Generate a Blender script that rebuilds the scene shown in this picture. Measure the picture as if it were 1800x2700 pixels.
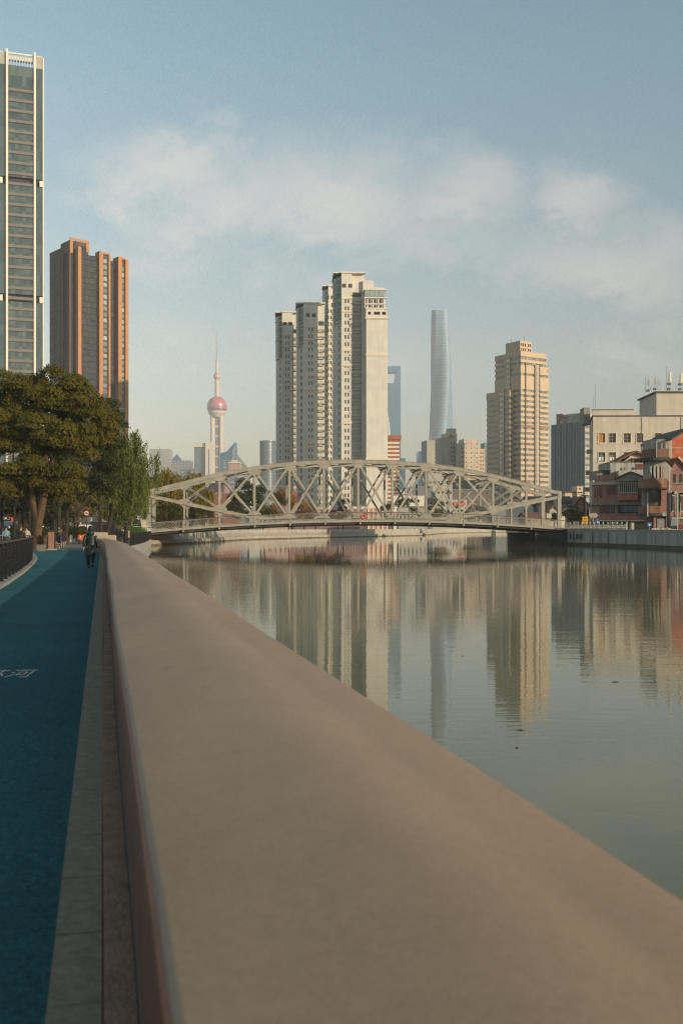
import bpy, bmesh, math, random
import numpy as np
from mathutils import Vector, Matrix
R = math.radians
SC = bpy.context.scene
COL = SC.collection
for _o in list(bpy.data.objects):
    bpy.data.objects.remove(_o)

# ------------------------------------------------------------------ camera
F, CX, HY, EYE = 2625.0, 900.0, 1392.0, 1.62          # photo pixels: focal length, centre column, horizon row; eye height in metres
cam_d = bpy.data.cameras.new('camera'); cam = bpy.data.objects.new('camera', cam_d); COL.objects.link(cam)
cam.location = (0, 0, EYE); cam.rotation_euler = (R(90), 0, 0)
cam_d.sensor_fit = 'VERTICAL'; cam_d.sensor_height = 36.0; cam_d.sensor_width = 24.0; cam_d.lens = 35.0
cam_d.shift_y = (HY - 1350.0) / 2700.0
cam_d.clip_start = 0.05; cam_d.clip_end = 20000
cam_d.dof.use_dof = True; cam_d.dof.focus_distance = 120.0; cam_d.dof.aperture_fstop = 3.0
SC.camera = cam

# ------------------------------------------------------------------ light
SUN_AZ, SUN_EL = 128.0, 13.0                            # degrees clockwise from the view direction, and above the horizon
world = bpy.data.worlds.new('World'); SC.world = world; world.use_nodes = True
wt = world.node_tree; wt.nodes.clear()
SKY_LOW, SKY_HIGH = (.90, .79, .71, 1), (.80, 1.08, 1.04, 1)


def wn(t, **k):
    n = wt.nodes.new(t)
    for a, b in k.items():
        setattr(n, a, b)
    return n


sky = wn('ShaderNodeTexSky', sky_type='NISHITA', sun_disc=False, sun_elevation=R(SUN_EL), sun_rotation=R(SUN_AZ), air_density=1.0, dust_density=2.0, ozone_density=1.0)
bg = wn('ShaderNodeBackground'); bg.inputs[1].default_value = 0.132
wo = wn('ShaderNodeOutputWorld')
hsv = wn('ShaderNodeHueSaturation'); hsv.inputs['Saturation'].default_value = 0.85
tint = wn('ShaderNodeMix', data_type='RGBA', blend_type='MULTIPLY'); tint.inputs[0].default_value = 1.0
_tc0 = wn('ShaderNodeTexCoord'); _se0 = wn('ShaderNodeSeparateXYZ'); wt.links.new(_tc0.outputs['Generated'], _se0.inputs[0])
_mr0 = wn('ShaderNodeMapRange'); _mr0.inputs[1].default_value = 0.08; _mr0.inputs[2].default_value = 0.42; wt.links.new(_se0.outputs[2], _mr0.inputs[0])
_tm = wn('ShaderNodeMix', data_type='RGBA'); wt.links.new(_mr0.outputs[0], _tm.inputs[0]); _tm.inputs[6].default_value = SKY_LOW; _tm.inputs[7].default_value = SKY_HIGH
wt.links.new(_tm.outputs[2], tint.inputs[7])
wt.links.new(sky.outputs[0], hsv.inputs['Color']); wt.links.new(hsv.outputs[0], tint.inputs[6])
# soft clouds: noise broken patches round fixed directions of the sky
tc = wn('ShaderNodeTexCoord'); sep = wn('ShaderNodeSeparateXYZ'); wt.links.new(tc.outputs['Generated'], sep.inputs[0])


def wmath(op, a, b=None, clamp=False):
    n = wn('ShaderNodeMath', operation=op, use_clamp=clamp)
    for i, v in enumerate((a, b)):
        if v is None:
            continue
        if isinstance(v, (int, float)):
            n.inputs[i].default_value = v
        else:
            wt.links.new(v, n.inputs[i])
    return n.outputs[0]


ypos = wmath('MAXIMUM', sep.outputs[1], 0.08)
gx = wmath('DIVIDE', sep.outputs[0], ypos); gz = wmath('DIVIDE', sep.outputs[2], ypos)
nz = wn('ShaderNodeTexNoise'); nz.inputs['Scale'].default_value = 5.5; nz.inputs['Detail'].default_value = 9; nz.inputs['Roughness'].default_value = 0.62
nz.inputs['Distortion'].default_value = 0.25
cmb = wn('ShaderNodeCombineXYZ'); wt.links.new(gx, cmb.inputs[0]); wt.links.new(wmath('MULTIPLY', gz, 1.5), cmb.inputs[1]); wt.links.new(cmb.outputs[0], nz.inputs['Vector'])
nv = wmath('SUBTRACT', nz.outputs[0], 0.5)
gxw = wmath('ADD', gx, wmath('MULTIPLY', nv, 0.22)); gzw = wmath('ADD', gz, wmath('MULTIPLY', nv, 0.26))
tot = None
for (px, py, rx, ry, w) in ((470, 425, 190, 85, 0.95), (620, 520, 200, 110, 0.85), (880, 530, 280, 150, 0.95), (1220, 530, 160, 110, 0.85), (1050, 640, 360, 100, 0.6),
                            (1540, 490, 130, 85, 0.8), (1640, 690, 330, 120, 0.75), (420, 690, 170, 70, 0.5), (420, 920, 120, 90, 0.35), (1640, 950, 160, 60, 0.5), (1050, 960, 170, 80, 0.3),
                            (760, 640, 300, 100, 0.4)):
    ax = wmath('MULTIPLY', wmath('SUBTRACT', gxw, (px - CX) / F), F / rx); az = wmath('MULTIPLY', wmath('SUBTRACT', gzw, (HY - py) / F), F / ry)
    d = wmath('ADD', wmath('MULTIPLY', ax, ax), wmath('MULTIPLY', az, az))
    e = wmath('MULTIPLY', wmath('POWER', 2.718, wmath('MULTIPLY', d, -0.8)), w)
    tot = e if tot is None else wmath('MAXIMUM', tot, e)
# loose patches over the rest of the sky
nz2 = wn('ShaderNodeTexNoise'); nz2.inputs['Scale'].default_value = 2.2; nz2.inputs['Detail'].default_value = 7
wt.links.new(tc.outputs['Generated'], nz2.inputs['Vector'])
behind = wmath('LESS_THAN', sep.outputs[1], 0.3)
loose = wmath('MULTIPLY', wmath('MULTIPLY', wmath('SUBTRACT', nz2.outputs[0], 0.52, True), 5.0, True), behind)
cl = wmath('MULTIPLY', wmath('MULTIPLY', wmath('SUBTRACT', wmath('ADD', tot, wmath('MULTIPLY', nv, 1.0)), 0.12, True), 1.0, True), 0.68)
cl = wmath('MAXIMUM', cl, wmath('MULTIPLY', loose, 0.6))
up = wmath('GREATER_THAN', sep.outputs[2], 0.0)
cl = wmath('MULTIPLY', cl, up)
cmix = wn('ShaderNodeMix', data_type='RGBA'); wt.links.new(cl, cmix.inputs[0]); wt.links.new(tint.outputs[2], cmix.inputs[6]); cmix.inputs[7].default_value = (4.9, 4.5, 4.15, 1)
wt.links.new(cmix.outputs[2], bg.inputs[0]); wt.links.new(bg.outputs[0], wo.inputs[0])

sun_d = bpy.data.lights.new('sun', 'SUN'); sun_d.energy = 5.0; sun_d.angle = R(0.6); sun_d.color = (1.0, 0.80, 0.59)
sun = bpy.data.objects.new('sun', sun_d); COL.objects.link(sun)
_sv = Vector((math.sin(R(SUN_AZ)) * math.cos(R(SUN_EL)), math.cos(R(SUN_AZ)) * math.cos(R(SUN_EL)), math.sin(R(SUN_EL))))
sun.rotation_euler = (-_sv).to_track_quat('-Z', 'Y').to_euler()

SC.view_settings.view_transform = 'Standard'; SC.view_settings.look = 'None'; SC.view_settings.gamma = 1; SC.view_settings.use_curve_mapping = False
SC.view_settings.exposure = 0.40
SC.cycles.use_denoising = True; SC.cycles.denoising_prefilter = 'NONE'; SC.cycles.filter_width = 1.15
SC.cycles.max_bounces = 6; SC.cycles.diffuse_bounces = 3; SC.cycles.glossy_bounces = 3; SC.cycles.transmission_bounces = 3; SC.cycles.transparent_max_bounces = 8
SC.cycles.volume_bounces = 0; SC.cycles.caustics_reflective = False; SC.cycles.caustics_refractive = False
SC.cycles.sample_clamp_indirect = 4
SC.cycles.use_adaptive_sampling = False


# ------------------------------------------------------------------ helpers
def WX(px, Y):
    return (px - CX) / F * Y


def WZ(py, Y):
    return EYE + (HY - py) / F * Y


class FR:
    """a vertical face: u runs along it, d points out of it"""
    def __init__(s, ox, oy, a):
        s.ox, s.oy, s.a, s.c, s.s = ox, oy, a, math.cos(a), math.sin(a)

    def P(s, u, d, z):
        return (s.ox + u * s.c + d * s.s, s.oy + u * s.s - d * s.c, z)


class MB:
    def __init__(s):
        s.v, s.f, s.m, s.mi = [], [], [], 0

    def face(s, pts):
        n = len(s.v); s.v.extend(pts); s.f.append(tuple(range(n, n + len(pts)))); s.m.append(s.mi)

    def hexa(s, b, t):
        n = len(s.v); s.v.extend(list(b) + list(t)); k = len(b)
        s.f.append(tuple(n + i for i in reversed(range(k)))); s.f.append(tuple(n + k + i for i in range(k)))
        for i in range(k):
            j = (i + 1) % k
            s.f.append((n + i, n + j, n + k + j, n + k + i))
        s.m.extend([s.mi] * (k + 2)); return s

    def box(s, x0, x1, y0, y1, z0, z1):
        return s.hexa([(x0, y0, z0), (x1, y0, z0), (x1, y1, z0), (x0, y1, z0)], [(x0, y0, z1), (x1, y0, z1), (x1, y1, z1), (x0, y1, z1)])

    def fbox(s, fr, u0, u1, d0, d1, z0, z1):
        c = [(u0, d1), (u1, d1), (u1, d0), (u0, d0)]
        return s.hexa([fr.P(u, d, z0) for u, d in c], [fr.P(u, d, z1) for u, d in c])

    def prism(s, poly, z0, z1):
        return s.hexa([(x, y, z0) for x, y in poly], [(x, y, z1) for x, y in poly])

    def bar(s, p0, p1, w, h, up=(0, 0, 1)):
        p0, p1 = Vector(p0), Vector(p1); d = (p1 - p0).normalized(); u = Vector(up)
        if abs(d.dot(u)) > .98:
            u = Vector((0, 1, 0))
        x = d.cross(u).normalized() * (w / 2); y = x.cross(d).normalized() * (h / 2)
        q = [(-1, -1), (1, -1), (1, 1), (-1, 1)]
        return s.hexa([tuple(p0 + x * a + y * b) for a, b in q], [tuple(p1 + x * a + y * b) for a, b in q])

    def tube(s, pts, rs, n=6, cap=True):
        rings = []
        pts = [Vector(p) for p in pts]
        if isinstance(rs, (int, float)):
            rs = [rs] * len(pts)
        prev = None
        for i, p in enumerate(pts):
            d = (pts[min(i + 1, len(pts) - 1)] - pts[max(i - 1, 0)])
            d = d.normalized() if d.length > 1e-9 else Vector((0, 0, 1))
            if prev is None:
                a = Vector((1, 0, 0)) if abs(d.x) < .9 else Vector((0, 1, 0))
                x = d.cross(a).normalized()
            else:
                x = (prev - d * prev.dot(d)).normalized()
            prev = x; y = d.cross(x); base = len(s.v)
            for k in range(n):
                t = 2 * math.pi * k / n
                s.v.append(tuple(p + x * (math.cos(t) * rs[i]) + y * (math.sin(t) * rs[i])))
            rings.append(base)
        for a, b in zip(rings, rings[1:]):
            for k in range(n):
                j = (k + 1) % n
                s.f.append((a + k, a + j, b + j, b + k)); s.m.append(s.mi)
        if cap:
            s.f.append(tuple(rings[0] + k for k in reversed(range(n)))); s.m.append(s.mi)
            s.f.append(tuple(rings[-1] + k for k in range(n))); s.m.append(s.mi)
        return s

    def lathe(s, prof, c=(0, 0), n=16, sx=1, sy=1):
        """closed rings of radius r at height z round (cx, cy)"""
        rings = []
        for r, z in prof:
            b = len(s.v)
            for k in range(n):
                t = 2 * math.pi * k / n
                s.v.append((c[0] + math.cos(t) * r * sx, c[1] + math.sin(t) * r * sy, z))
            rings.append(b)
        for a, b in zip(rings, rings[1:]):
            for k in range(n):
                j = (k + 1) % n
                s.f.append((a + k, a + j, b + j, b + k)); s.m.append(s.mi)
        s.f.append(tuple(rings[0] + k for k in reversed(range(n)))); s.m.append(s.mi)
        s.f.append(tuple(rings[-1] + k for k in range(n))); s.m.append(s.mi)
        return s

    def loft(s, rings, n=14):
        """elliptical rings (cx, cy, z, rx, ry)"""
        base = []
        for cx, cy, z, rx, ry in rings:
            base.append(len(s.v))
            for k in range(n):
                t = 2 * math.pi * k / n
                s.v.append((cx + math.cos(t) * rx, cy + math.sin(t) * ry, z))
        for a, b in zip(base, base[1:]):
            for k in range(n):
                j = (k + 1) % n
                s.f.append((a + k, a + j, b + j, b + k)); s.m.append(s.mi)
        s.f.append(tuple(base[0] + k for k in reversed(range(n)))); s.m.append(s.mi)
        s.f.append(tuple(base[-1] + k for k in range(n))); s.m.append(s.mi)
        return s

    def wall(s, fr, u0, u1, z0, z1, holes, rev=.2, d=0):
        """a facade sheet with real openings and their reveals"""
        zs = sorted({z0, z1, *[h[2] for h in holes], *[h[3] for h in holes]})
        for za, zb in zip(zs, zs[1:]):
            row = sorted((h[0], h[1]) for h in holes if h[2] <= za + 1e-6 and h[3] >= zb - 1e-6)
            u = u0
            for a, b in row + [(u1, u1)]:
                if a > u + 1e-6:
                    s.face([fr.P(u, d, za), fr.P(a, d, za), fr.P(a, d, zb), fr.P(u, d, zb)])
                u = max(u, b)
        for a, b, c, e in holes:
            q = [(a, c), (b, c), (b, e), (a, e)]
            for i in range(4):
                (ua, zc), (ub, zd) = q[i], q[(i + 1) % 4]
                s.face([fr.P(ua, d, zc), fr.P(ub, d, zd), fr.P(ub, d - rev, zd), fr.P(ua, d - rev, zc)])
        return s

    def build(s, name, mat, parent=None, smooth=False, link=True):
        me = bpy.data.meshes.new(name)
        me.from_pydata(s.v, [], s.f)
        mats = mat if isinstance(mat, (list, tuple)) else [mat]
        for m in mats:
            me.materials.append(m)
        if len(mats) > 1:
            me.polygons.foreach_set('material_index', s.m)
        if smooth:
            me.polygons.foreach_set('use_smooth', [True] * len(me.polygons))
        me.update()
        if not link:
            return me
        return put(name, me, parent)


def put(name, me, parent=None, loc=None, rz=0, sc=None):
    o = bpy.data.objects.new(name, me); COL.objects.link(o)
    if parent is not None:
        o.parent = parent
    if loc is not None:
        o.location = loc
    if rz:
        o.rotation_euler = (0, 0, rz)
    if sc is not None:
        o.scale = sc
    return o


LABELS = set()


def tag(o, label, cat, group=None, kind=None):
    if label:
        o['label'] = label
    if cat:
        o['category'] = cat
    if group:
        o['group'] = group
    if kind:
        o['kind'] = kind
    return o


def thing(name, label, cat, loc=(0, 0, 0), rz=0, group=None):
    o = bpy.data.objects.new(name, None); COL.objects.link(o); o.location = loc; o.rotation_euler = (0, 0, rz); o.empty_display_size = .3
    return tag(o, label, cat, group)


def copy_tree(o, parent=None):
    kids = [c for c in KIDS(o)]
    c = o.copy(); COL.objects.link(c)
    if parent is not None:
        c.parent = parent
    for k in kids:
        copy_tree(k, c)
    return c


def KIDS(o):
    return list(o.children)


# ------------------------------------------------------------------ materials
MATS = {}


def nodes_of(m):
    m.use_nodes = True
    t = m.node_tree; b = t.nodes['Principled BSDF']
    return t, b


def mat(name, col, rough=.8, var=.12, scale=1.0, bump=0.0, bscale=None, spec=.3, metal=0, streak=0, detail=4, emit=0, objvar=0, spots=None, stretch=(1, 1, 1), fine=None):
    if name in MATS:
        return MATS[name]
    m = bpy.data.materials.new(name); t, b = nodes_of(m); L = t.links.new
    b.inputs['Roughness'].default_value = rough; b.inputs['Metallic'].default_value = metal; b.inputs['Specular IOR Level'].default_value = spec
    co = t.nodes.new('ShaderNodeTexCoord'); mp = t.nodes.new('ShaderNodeMapping'); mp.inputs['Scale'].default_value = stretch; L(co.outputs['Object'], mp.inputs[0])
    n = t.nodes.new('ShaderNodeTexNoise'); n.inputs['Scale'].default_value = scale; n.inputs['Detail'].default_value = detail; n.inputs['Roughness'].default_value = .6
    L(mp.outputs[0], n.inputs['Vector'])
    mr = t.nodes.new('ShaderNodeMapRange'); mr.inputs[1].default_value = .3; mr.inputs[2].default_value = .7; mr.inputs[3].default_value = 1 - var; mr.inputs[4].default_value = 1 + var
    L(n.outputs[0], mr.inputs[0]); fac = mr.outputs[0]
    if streak:
        n2 = t.nodes.new('ShaderNodeTexNoise'); n2.inputs['Scale'].default_value = 1.0; n2.inputs['Detail'].default_value = 5
        m2 = t.nodes.new('ShaderNodeMapping'); m2.inputs['Scale'].default_value = (1.3, 1.3, .07); L(co.outputs['Object'], m2.inputs[0]); L(m2.outputs[0], n2.inputs['Vector'])
        r2 = t.nodes.new('ShaderNodeMapRange'); r2.inputs[1].default_value = .35; r2.inputs[2].default_value = .65; r2.inputs[3].default_value = 1 - streak; r2.inputs[4].default_value = 1 + streak * .5
        L(n2.outputs[0], r2.inputs[0]); mu = t.nodes.new('ShaderNodeMath'); mu.operation = 'MULTIPLY'; L(fac, mu.inputs[0]); L(r2.outputs[0], mu.inputs[1]); fac = mu.outputs[0]
    if fine:
        for fs_, fa_ in fine:
            n5 = t.nodes.new('ShaderNodeTexNoise'); n5.inputs['Scale'].default_value = fs_; n5.inputs['Detail'].default_value = 3; n5.inputs['Roughness'].default_value = .7; L(co.outputs['Object'], n5.inputs['Vector'])
            r5 = t.nodes.new('ShaderNodeMapRange'); r5.inputs[1].default_value = .35; r5.inputs[2].default_value = .65; r5.inputs[3].default_value = 1 - fa_; r5.inputs[4].default_value = 1 + fa_
            L(n5.outputs[0], r5.inputs[0]); mu = t.nodes.new('ShaderNodeMath'); mu.operation = 'MULTIPLY'; L(fac, mu.inputs[0]); L(r5.outputs[0], mu.inputs[1]); fac = mu.outputs[0]
    if objvar:
        oi = t.nodes.new('ShaderNodeObjectInfo'); r3 = t.nodes.new('ShaderNodeMapRange'); r3.inputs[3].default_value = 1 - objvar; r3.inputs[4].default_value = 1 + objvar
        L(oi.outputs['Random'], r3.inputs[0]); mu = t.nodes.new('ShaderNodeMath'); mu.operation = 'MULTIPLY'; L(fac, mu.inputs[0]); L(r3.outputs[0], mu.inputs[1]); fac = mu.outputs[0]
    mx = t.nodes.new('ShaderNodeVectorMath'); mx.operation = 'SCALE'; mx.inputs[0].default_value = col[:3]; L(fac, mx.inputs['Scale'])
    out = mx.outputs[0]
    if spots:
        sc2, thr, scol = spots
        n4 = t.nodes.new('ShaderNodeTexNoise'); n4.inputs['Scale'].default_value = sc2; n4.inputs['Detail'].default_value = 3; L(mp.outputs[0], n4.inputs['Vector'])
        r4 = t.nodes.new('ShaderNodeMapRange'); r4.inputs[1].default_value = thr; r4.inputs[2].default_value = thr + .08; L(n4.outputs[0], r4.inputs[0])
        mm = t.nodes.new('ShaderNodeMix'); mm.data_type = 'RGBA'; L(r4.outputs[0], mm.inputs[0]); L(out, mm.inputs[6]); mm.inputs[7].default_value = (*scol, 1); out = mm.outputs[2]
    L(out, b.inputs['Base Color'])
    if emit:
        b.inputs['Emission Color'].default_value = (*col[:3], 1); b.inputs['Emission Strength'].default_value = emit
    if bump:
        n3 = t.nodes.new('ShaderNodeTexNoise'); n3.inputs['Scale'].default_value = bscale or scale * 6; n3.inputs['Detail'].default_value = 5; L(mp.outputs[0], n3.inputs['Vector'])
        bp = t.nodes.new('ShaderNodeBump'); bp.inputs['Strength'].default_value = bump; bp.inputs['Distance'].default_value = .02; L(n3.outputs[0], bp.inputs['Height']); L(bp.outputs[0], b.inputs['Normal'])
    MATS[name] = m
    return m


def grid_mat(name, ca, cb, cu, cz, line=None, lw=(.06, .1), rough=.12, spec=.6, rvar=.0, off=0.0, jit=1.0, metal=0):
    """glass or cladding panels: every cell (cu by cz metres, in the building's own axes) takes its own tone between ca and cb; joints take `line`"""
    if name in MATS:
        return MATS[name]
    m = bpy.data.materials.new(name); t, b = nodes_of(m); L = t.links.new
    b.inputs['Specular IOR Level'].default_value = spec; b.inputs['Roughness'].default_value = rough; b.inputs['Metallic'].default_value = metal

    def ma(op, a, c=None):
        n = t.nodes.new('ShaderNodeMath'); n.operation = op
        for i, v in enumerate((a, c)):
            if v is None:
                continue
            if isinstance(v, (int, float)):
                n.inputs[i].default_value = v
            else:
                L(v, n.inputs[i])
        return n.outputs[0]
    co = t.nodes.new('ShaderNodeTexCoord'); se = t.nodes.new('ShaderNodeSeparateXYZ'); L(co.outputs['Object'], se.inputs[0])
    u = ma('DIVIDE', ma('ADD', ma('ADD', se.outputs[0], se.outputs[1]), 500.013), cu); z = ma('DIVIDE', ma('ADD', se.outputs[2], 500 + off), cz)
    cc = t.nodes.new('ShaderNodeCombineXYZ'); L(ma('FLOOR', u), cc.inputs[0]); L(ma('FLOOR', z), cc.inputs[1])
    w = t.nodes.new('ShaderNodeTexWhiteNoise'); w.noise_dimensions = '3D'; L(cc.outputs[0], w.inputs['Vector'])
    pw = ma('POWER', w.outputs['Value'], 1.6)
    mx = t.nodes.new('ShaderNodeMix'); mx.data_type = 'RGBA'; L(ma('MULTIPLY', pw, jit), mx.inputs[0]); mx.inputs[6].default_value = (*ca, 1); mx.inputs[7].default_value = (*cb, 1); out = mx.outputs[2]
    if line:
        fu, fz = ma('FRACT', u), ma('FRACT', z)
        k = ma('MAXIMUM', ma('LESS_THAN', fu, lw[0] / cu), ma('LESS_THAN', fz, lw[1] / cz))
        m2 = t.nodes.new('ShaderNodeMix'); m2.data_type = 'RGBA'; L(k, m2.inputs[0]); L(out, m2.inputs[6]); m2.inputs[7].default_value = (*line, 1); out = m2.outputs[2]
        L(ma('ADD', ma('MULTIPLY', k, .4), rough), b.inputs['Roughness'])
    L(out, b.inputs['Base Color'])
    MATS[name] = m
    return m


def brick_mat(name, ca, cb, mortar, sc=1.0, rough=.85):
    if name in MATS:
        return MATS[name]
    m = bpy.data.materials.new(name); t, b = nodes_of(m); L = t.links.new
    co = t.nodes.new('ShaderNodeTexCoord'); se = t.nodes.new('ShaderNodeSeparateXYZ'); L(co.outputs['Object'], se.inputs[0])
    ad = t.nodes.new('ShaderNodeMath'); L(se.outputs[0], ad.inputs[0]); L(se.outputs[1], ad.inputs[1])
    cc = t.nodes.new('ShaderNodeCombineXYZ'); L(ad.outputs[0], cc.inputs[0]); L(se.outputs[2], cc.inputs[1])
    br = t.nodes.new('ShaderNodeTexBrick'); br.inputs['Scale'].default_value = sc; br.inputs['Color1'].default_value = (*ca, 1); br.inputs['Color2'].default_value = (*cb, 1); br.inputs['Mortar'].default_value = (*mortar, 1)
    br.inputs['Brick Width'].default_value = .24; br.inputs['Row Height'].default_value = .08; br.inputs['Mortar Size'].default_value = .010
    L(cc.outputs[0], br.inputs['Vector'])
    n = t.nodes.new('ShaderNodeTexNoise'); n.inputs['Scale'].default_value = .9; n.inputs['Detail'].default_value = 6; L(co.outputs['Object'], n.inputs['Vector'])
    mr = t.nodes.new('ShaderNodeMapRange'); mr.inputs[1].default_value = .3; mr.inputs[2].default_value = .7; mr.inputs[3].default_value = .7; mr.inputs[4].default_value = 1.25; L(n.outputs[0], mr.inputs[0])
    mx = t.nodes.new('ShaderNodeVectorMath'); mx.operation = 'SCALE'; L(br.outputs[0], mx.inputs[0]); L(mr.outputs[0], mx.inputs['Scale']); L(mx.outputs[0], b.inputs['Base Color'])
    b.inputs['Roughness'].default_value = rough; b.inputs['Specular IOR Level'].default_value = .2
    MATS[name] = m
    return m


def leaf_mat(name, ca, cb, trans=.25):
    if name in MATS:
        return MATS[name]
    m = bpy.data.materials.new(name); t, b = nodes_of(m); L = t.links.new
    co = t.nodes.new('ShaderNodeTexCoord')
    n = t.nodes.new('ShaderNodeTexNoise'); n.inputs['Scale'].default_value = .55; n.inputs['Detail'].default_value = 8; n.inputs['Roughness'].default_value = .75; L(co.outputs['Object'], n.inputs['Vector'])
    mr = t.nodes.new('ShaderNodeMapRange'); mr.inputs[1].default_value = .36; mr.inputs[2].default_value = .64; L(n.outputs[0], mr.inputs[0])
    mx = t.nodes.new('ShaderNodeMix'); mx.data_type = 'RGBA'; L(mr.outputs[0], mx.inputs[0]); mx.inputs[6].default_value = (*ca, 1); mx.inputs[7].default_value = (*cb, 1)
    L(mx.outputs[2], b.inputs['Base Color']); b.inputs['Roughness'].default_value = .75; b.inputs['Specular IOR Level'].default_value = .08
    tr = t.nodes.new('ShaderNodeBsdfTranslucent'); L(mx.outputs[2], tr.inputs['Color'])
    ms = t.nodes.new('ShaderNodeMixShader'); ms.inputs[0].default_value = trans; L(b.outputs[0], ms.inputs[1]); L(tr.outputs[0], ms.inputs[2])
    L(ms.outputs[0], t.nodes['Material Output'].inputs['Surface'])
    MATS[name] = m
    return m


GLASS = mat('window_glass', (.035, .045, .05), rough=.12, var=.3, scale=.4, spec=.6, objvar=.6)
DARK_METAL = mat('black_painted_metal', (.010, .011, .012), rough=.6, var=.2, scale=3)
DARK_HOLE = mat('dark_interior', (.02, .02, .02), rough=.9)
CONC = mat('grey_concrete', (.30, .30, .27), var=.16, scale=.6, streak=.25, bump=.3)
# ------------------------------------------------------------------ ground, river, path, parapet
ST, CT = -.2326, .9726                                   # direction of the riverside walk


def PF(s, l):
    """walk frame: s metres along it, l metres to the river side"""
    return (s * ST + l * CT, s * CT - l * ST)


WATER = -.85
LBANK = [PF(-60, 1.15), PF(0, 1.15), PF(70, 1.15), PF(84, 1.9), PF(105, 3.9), PF(141, 6.2), (-27.6, 144), (-24, 166), (-20.7, 209), (-3, 259), (24.7, 324), (47.8, 463), (95, 560)]
RBANK = [(36, -60), (40.5, 60), (39.6, 100), (37.2, 125), (33.0, 146), (33.5, 165), (36.5, 205), (38.5, 224), (43.5, 262), (60, 330), (88, 500), (97, 556)]


def far_pad(p):
    return p


g = MB()
far = 4000
lp = LBANK
for a, b in zip(lp, lp[1:]):
    g.face([(a[0], a[1], 0), (b[0], b[1], 0), (-far, b[1], 0), (-far, a[1], 0)])
for a, b in zip(RBANK, RBANK[1:]):
    g.face([(a[0], a[1], 0), (far, a[1], 0), (far, b[1], 0), (b[0], b[1], 0)])
g.face([(-far, lp[-1][1], 0), (lp[-1][0], lp[-1][1], 0), (RBANK[-1][0], RBANK[-1][1], 0), (far, RBANK[-1][1], 0), (far, far, 0), (-far, far, 0)])
g.face([(-far, -far, 0), (far, -far, 0), (far, -60, 0), (-far, -60, 0)])
ground = g.build('ground', mat('paved_ground', (.16, .155, .14), var=.18, scale=.25, bump=.2))
tag(ground, 'grey paved city ground on both banks of the river', None, kind='structure')

# water: one sheet under the whole reach
wm = bpy.data.materials.new('river_water'); t, b = nodes_of(wm); L = t.links.new
b.inputs['Base Color'].default_value = (.15, .14, .075, 1); b.inputs['Roughness'].default_value = .012; b.inputs['IOR'].default_value = 1.33; b.inputs['Specular IOR Level'].default_value = .5
co = t.nodes.new('ShaderNodeTexCoord')


def wnoise(sx, sy, detail, rough=.5, rot=0):
    mp = t.nodes.new('ShaderNodeMapping'); mp.inputs['Scale'].default_value = (sx, sy, 1); mp.inputs['Rotation'].default_value = (0, 0, rot); L(co.outputs['Object'], mp.inputs[0])
    n = t.nodes.new('ShaderNodeTexNoise'); n.inputs['Scale'].default_value = 1; n.inputs['Detail'].default_value = detail; n.inputs['Roughness'].default_value = rough; L(mp.outputs[0], n.inputs['Vector'])
    return n.outputs[0]


def wm2(op, a, c):
    n = t.nodes.new('ShaderNodeMath'); n.operation = op
    for i, v in enumerate((a, c)):
        if isinstance(v, (int, float)):
            n.inputs[i].default_value = v
        else:
            L(v, n.inputs[i])
    return n.outputs[0]


patch = wnoise(.05, .012, 3, .6, .15)
pr = t.nodes.new('ShaderNodeMapRange'); pr.inputs[1].default_value = .42; pr.inputs[2].default_value = .62; pr.inputs[3].default_value = .35; pr.inputs[4].default_value = 1.5; L(patch, pr.inputs[0])
h = wm2('ADD', wm2('MULTIPLY', wnoise(1.6, 5.0, 4, .55, .1), .0021), wm2('MULTIPLY', wnoise(.3, 1.1, 3, .5, -.12), .0030))
h = wm2('MULTIPLY', h, pr.outputs[0])
bp = t.nodes.new('ShaderNodeBump'); bp.inputs['Strength'].default_value = 1; bp.inputs['Distance'].default_value = 1; L(h, bp.inputs['Height']); L(bp.outputs[0], b.inputs['Normal'])
w = MB(); w.face([(-120, -80, WATER), (400, -80, WATER), (400, 640, WATER), (-120, 640, WATER)])
water = w.build('river_water', wm); tag(water, 'calm olive green river water reflecting towers and bridge', None, kind='structure')

# blue walk
PATH = mat('blue_rubber_path', (.034, .135, .153), rough=.95, var=.16, scale=.5, bump=.9, bscale=130, spec=.12, fine=((9, .10), (34, .30), (110, .35)), spots=(160, .56, (.020, .085, .100)))
pl = [(-12, -2.60), (30, -2.62), (36, -2.7), (42, -2.85), (48, -3.05), (54, -3.3), (60, -3.8), (64, -4.2), (70, -4.9), (75, -5.4)]
p = MB()
for (s0, l0), (s1, l1) in zip(pl, pl[1:]):
    a, b_, c, d = PF(s0, l0), PF(s0, -.185), PF(s1, -.185), PF(s1, l1)
    p.face([(*a, .008), (*b_, .008), (*c, .008), (*d, .008)])
path = p.build('path', PATH); tag(path, 'blue rubberised running path beside the river parapet', None, kind='structure')

# far continuation in grey
p = MB()
q = [PF(75.02, -5.2), PF(75.02, -.2), PF(84, -.6), PF(100, -2.5), PF(130, -6), PF(130, -12), PF(100, -8)]
p.face([(x, y, .008) for x, y in q])
tag(p.build('pavement', mat('grey_pavement', (.17, .17, .16), var=.2, scale=.8)), 'grey pavement continuing beyond the end of the blue path', None, kind='structure')

# kerb of the railing side
k = MB()
for (s0, l0), (s1, l1) in zip(pl, pl[1:-2]):
    a, b_, c, d = PF(s0, l0 - .28), PF(s0, l0 - .003), PF(s1, l1 - .003), PF(s1, l1 - .28)
    k.prism([a, b_, c, d], -.02, .10)
kb = k.build('kerb', mat('pale_kerb_stone', (.27, .26, .23), var=.15, scale=1.5, bump=.3)); tag(kb, 'pale stone kerb under the black railing', None, kind='structure')

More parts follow.
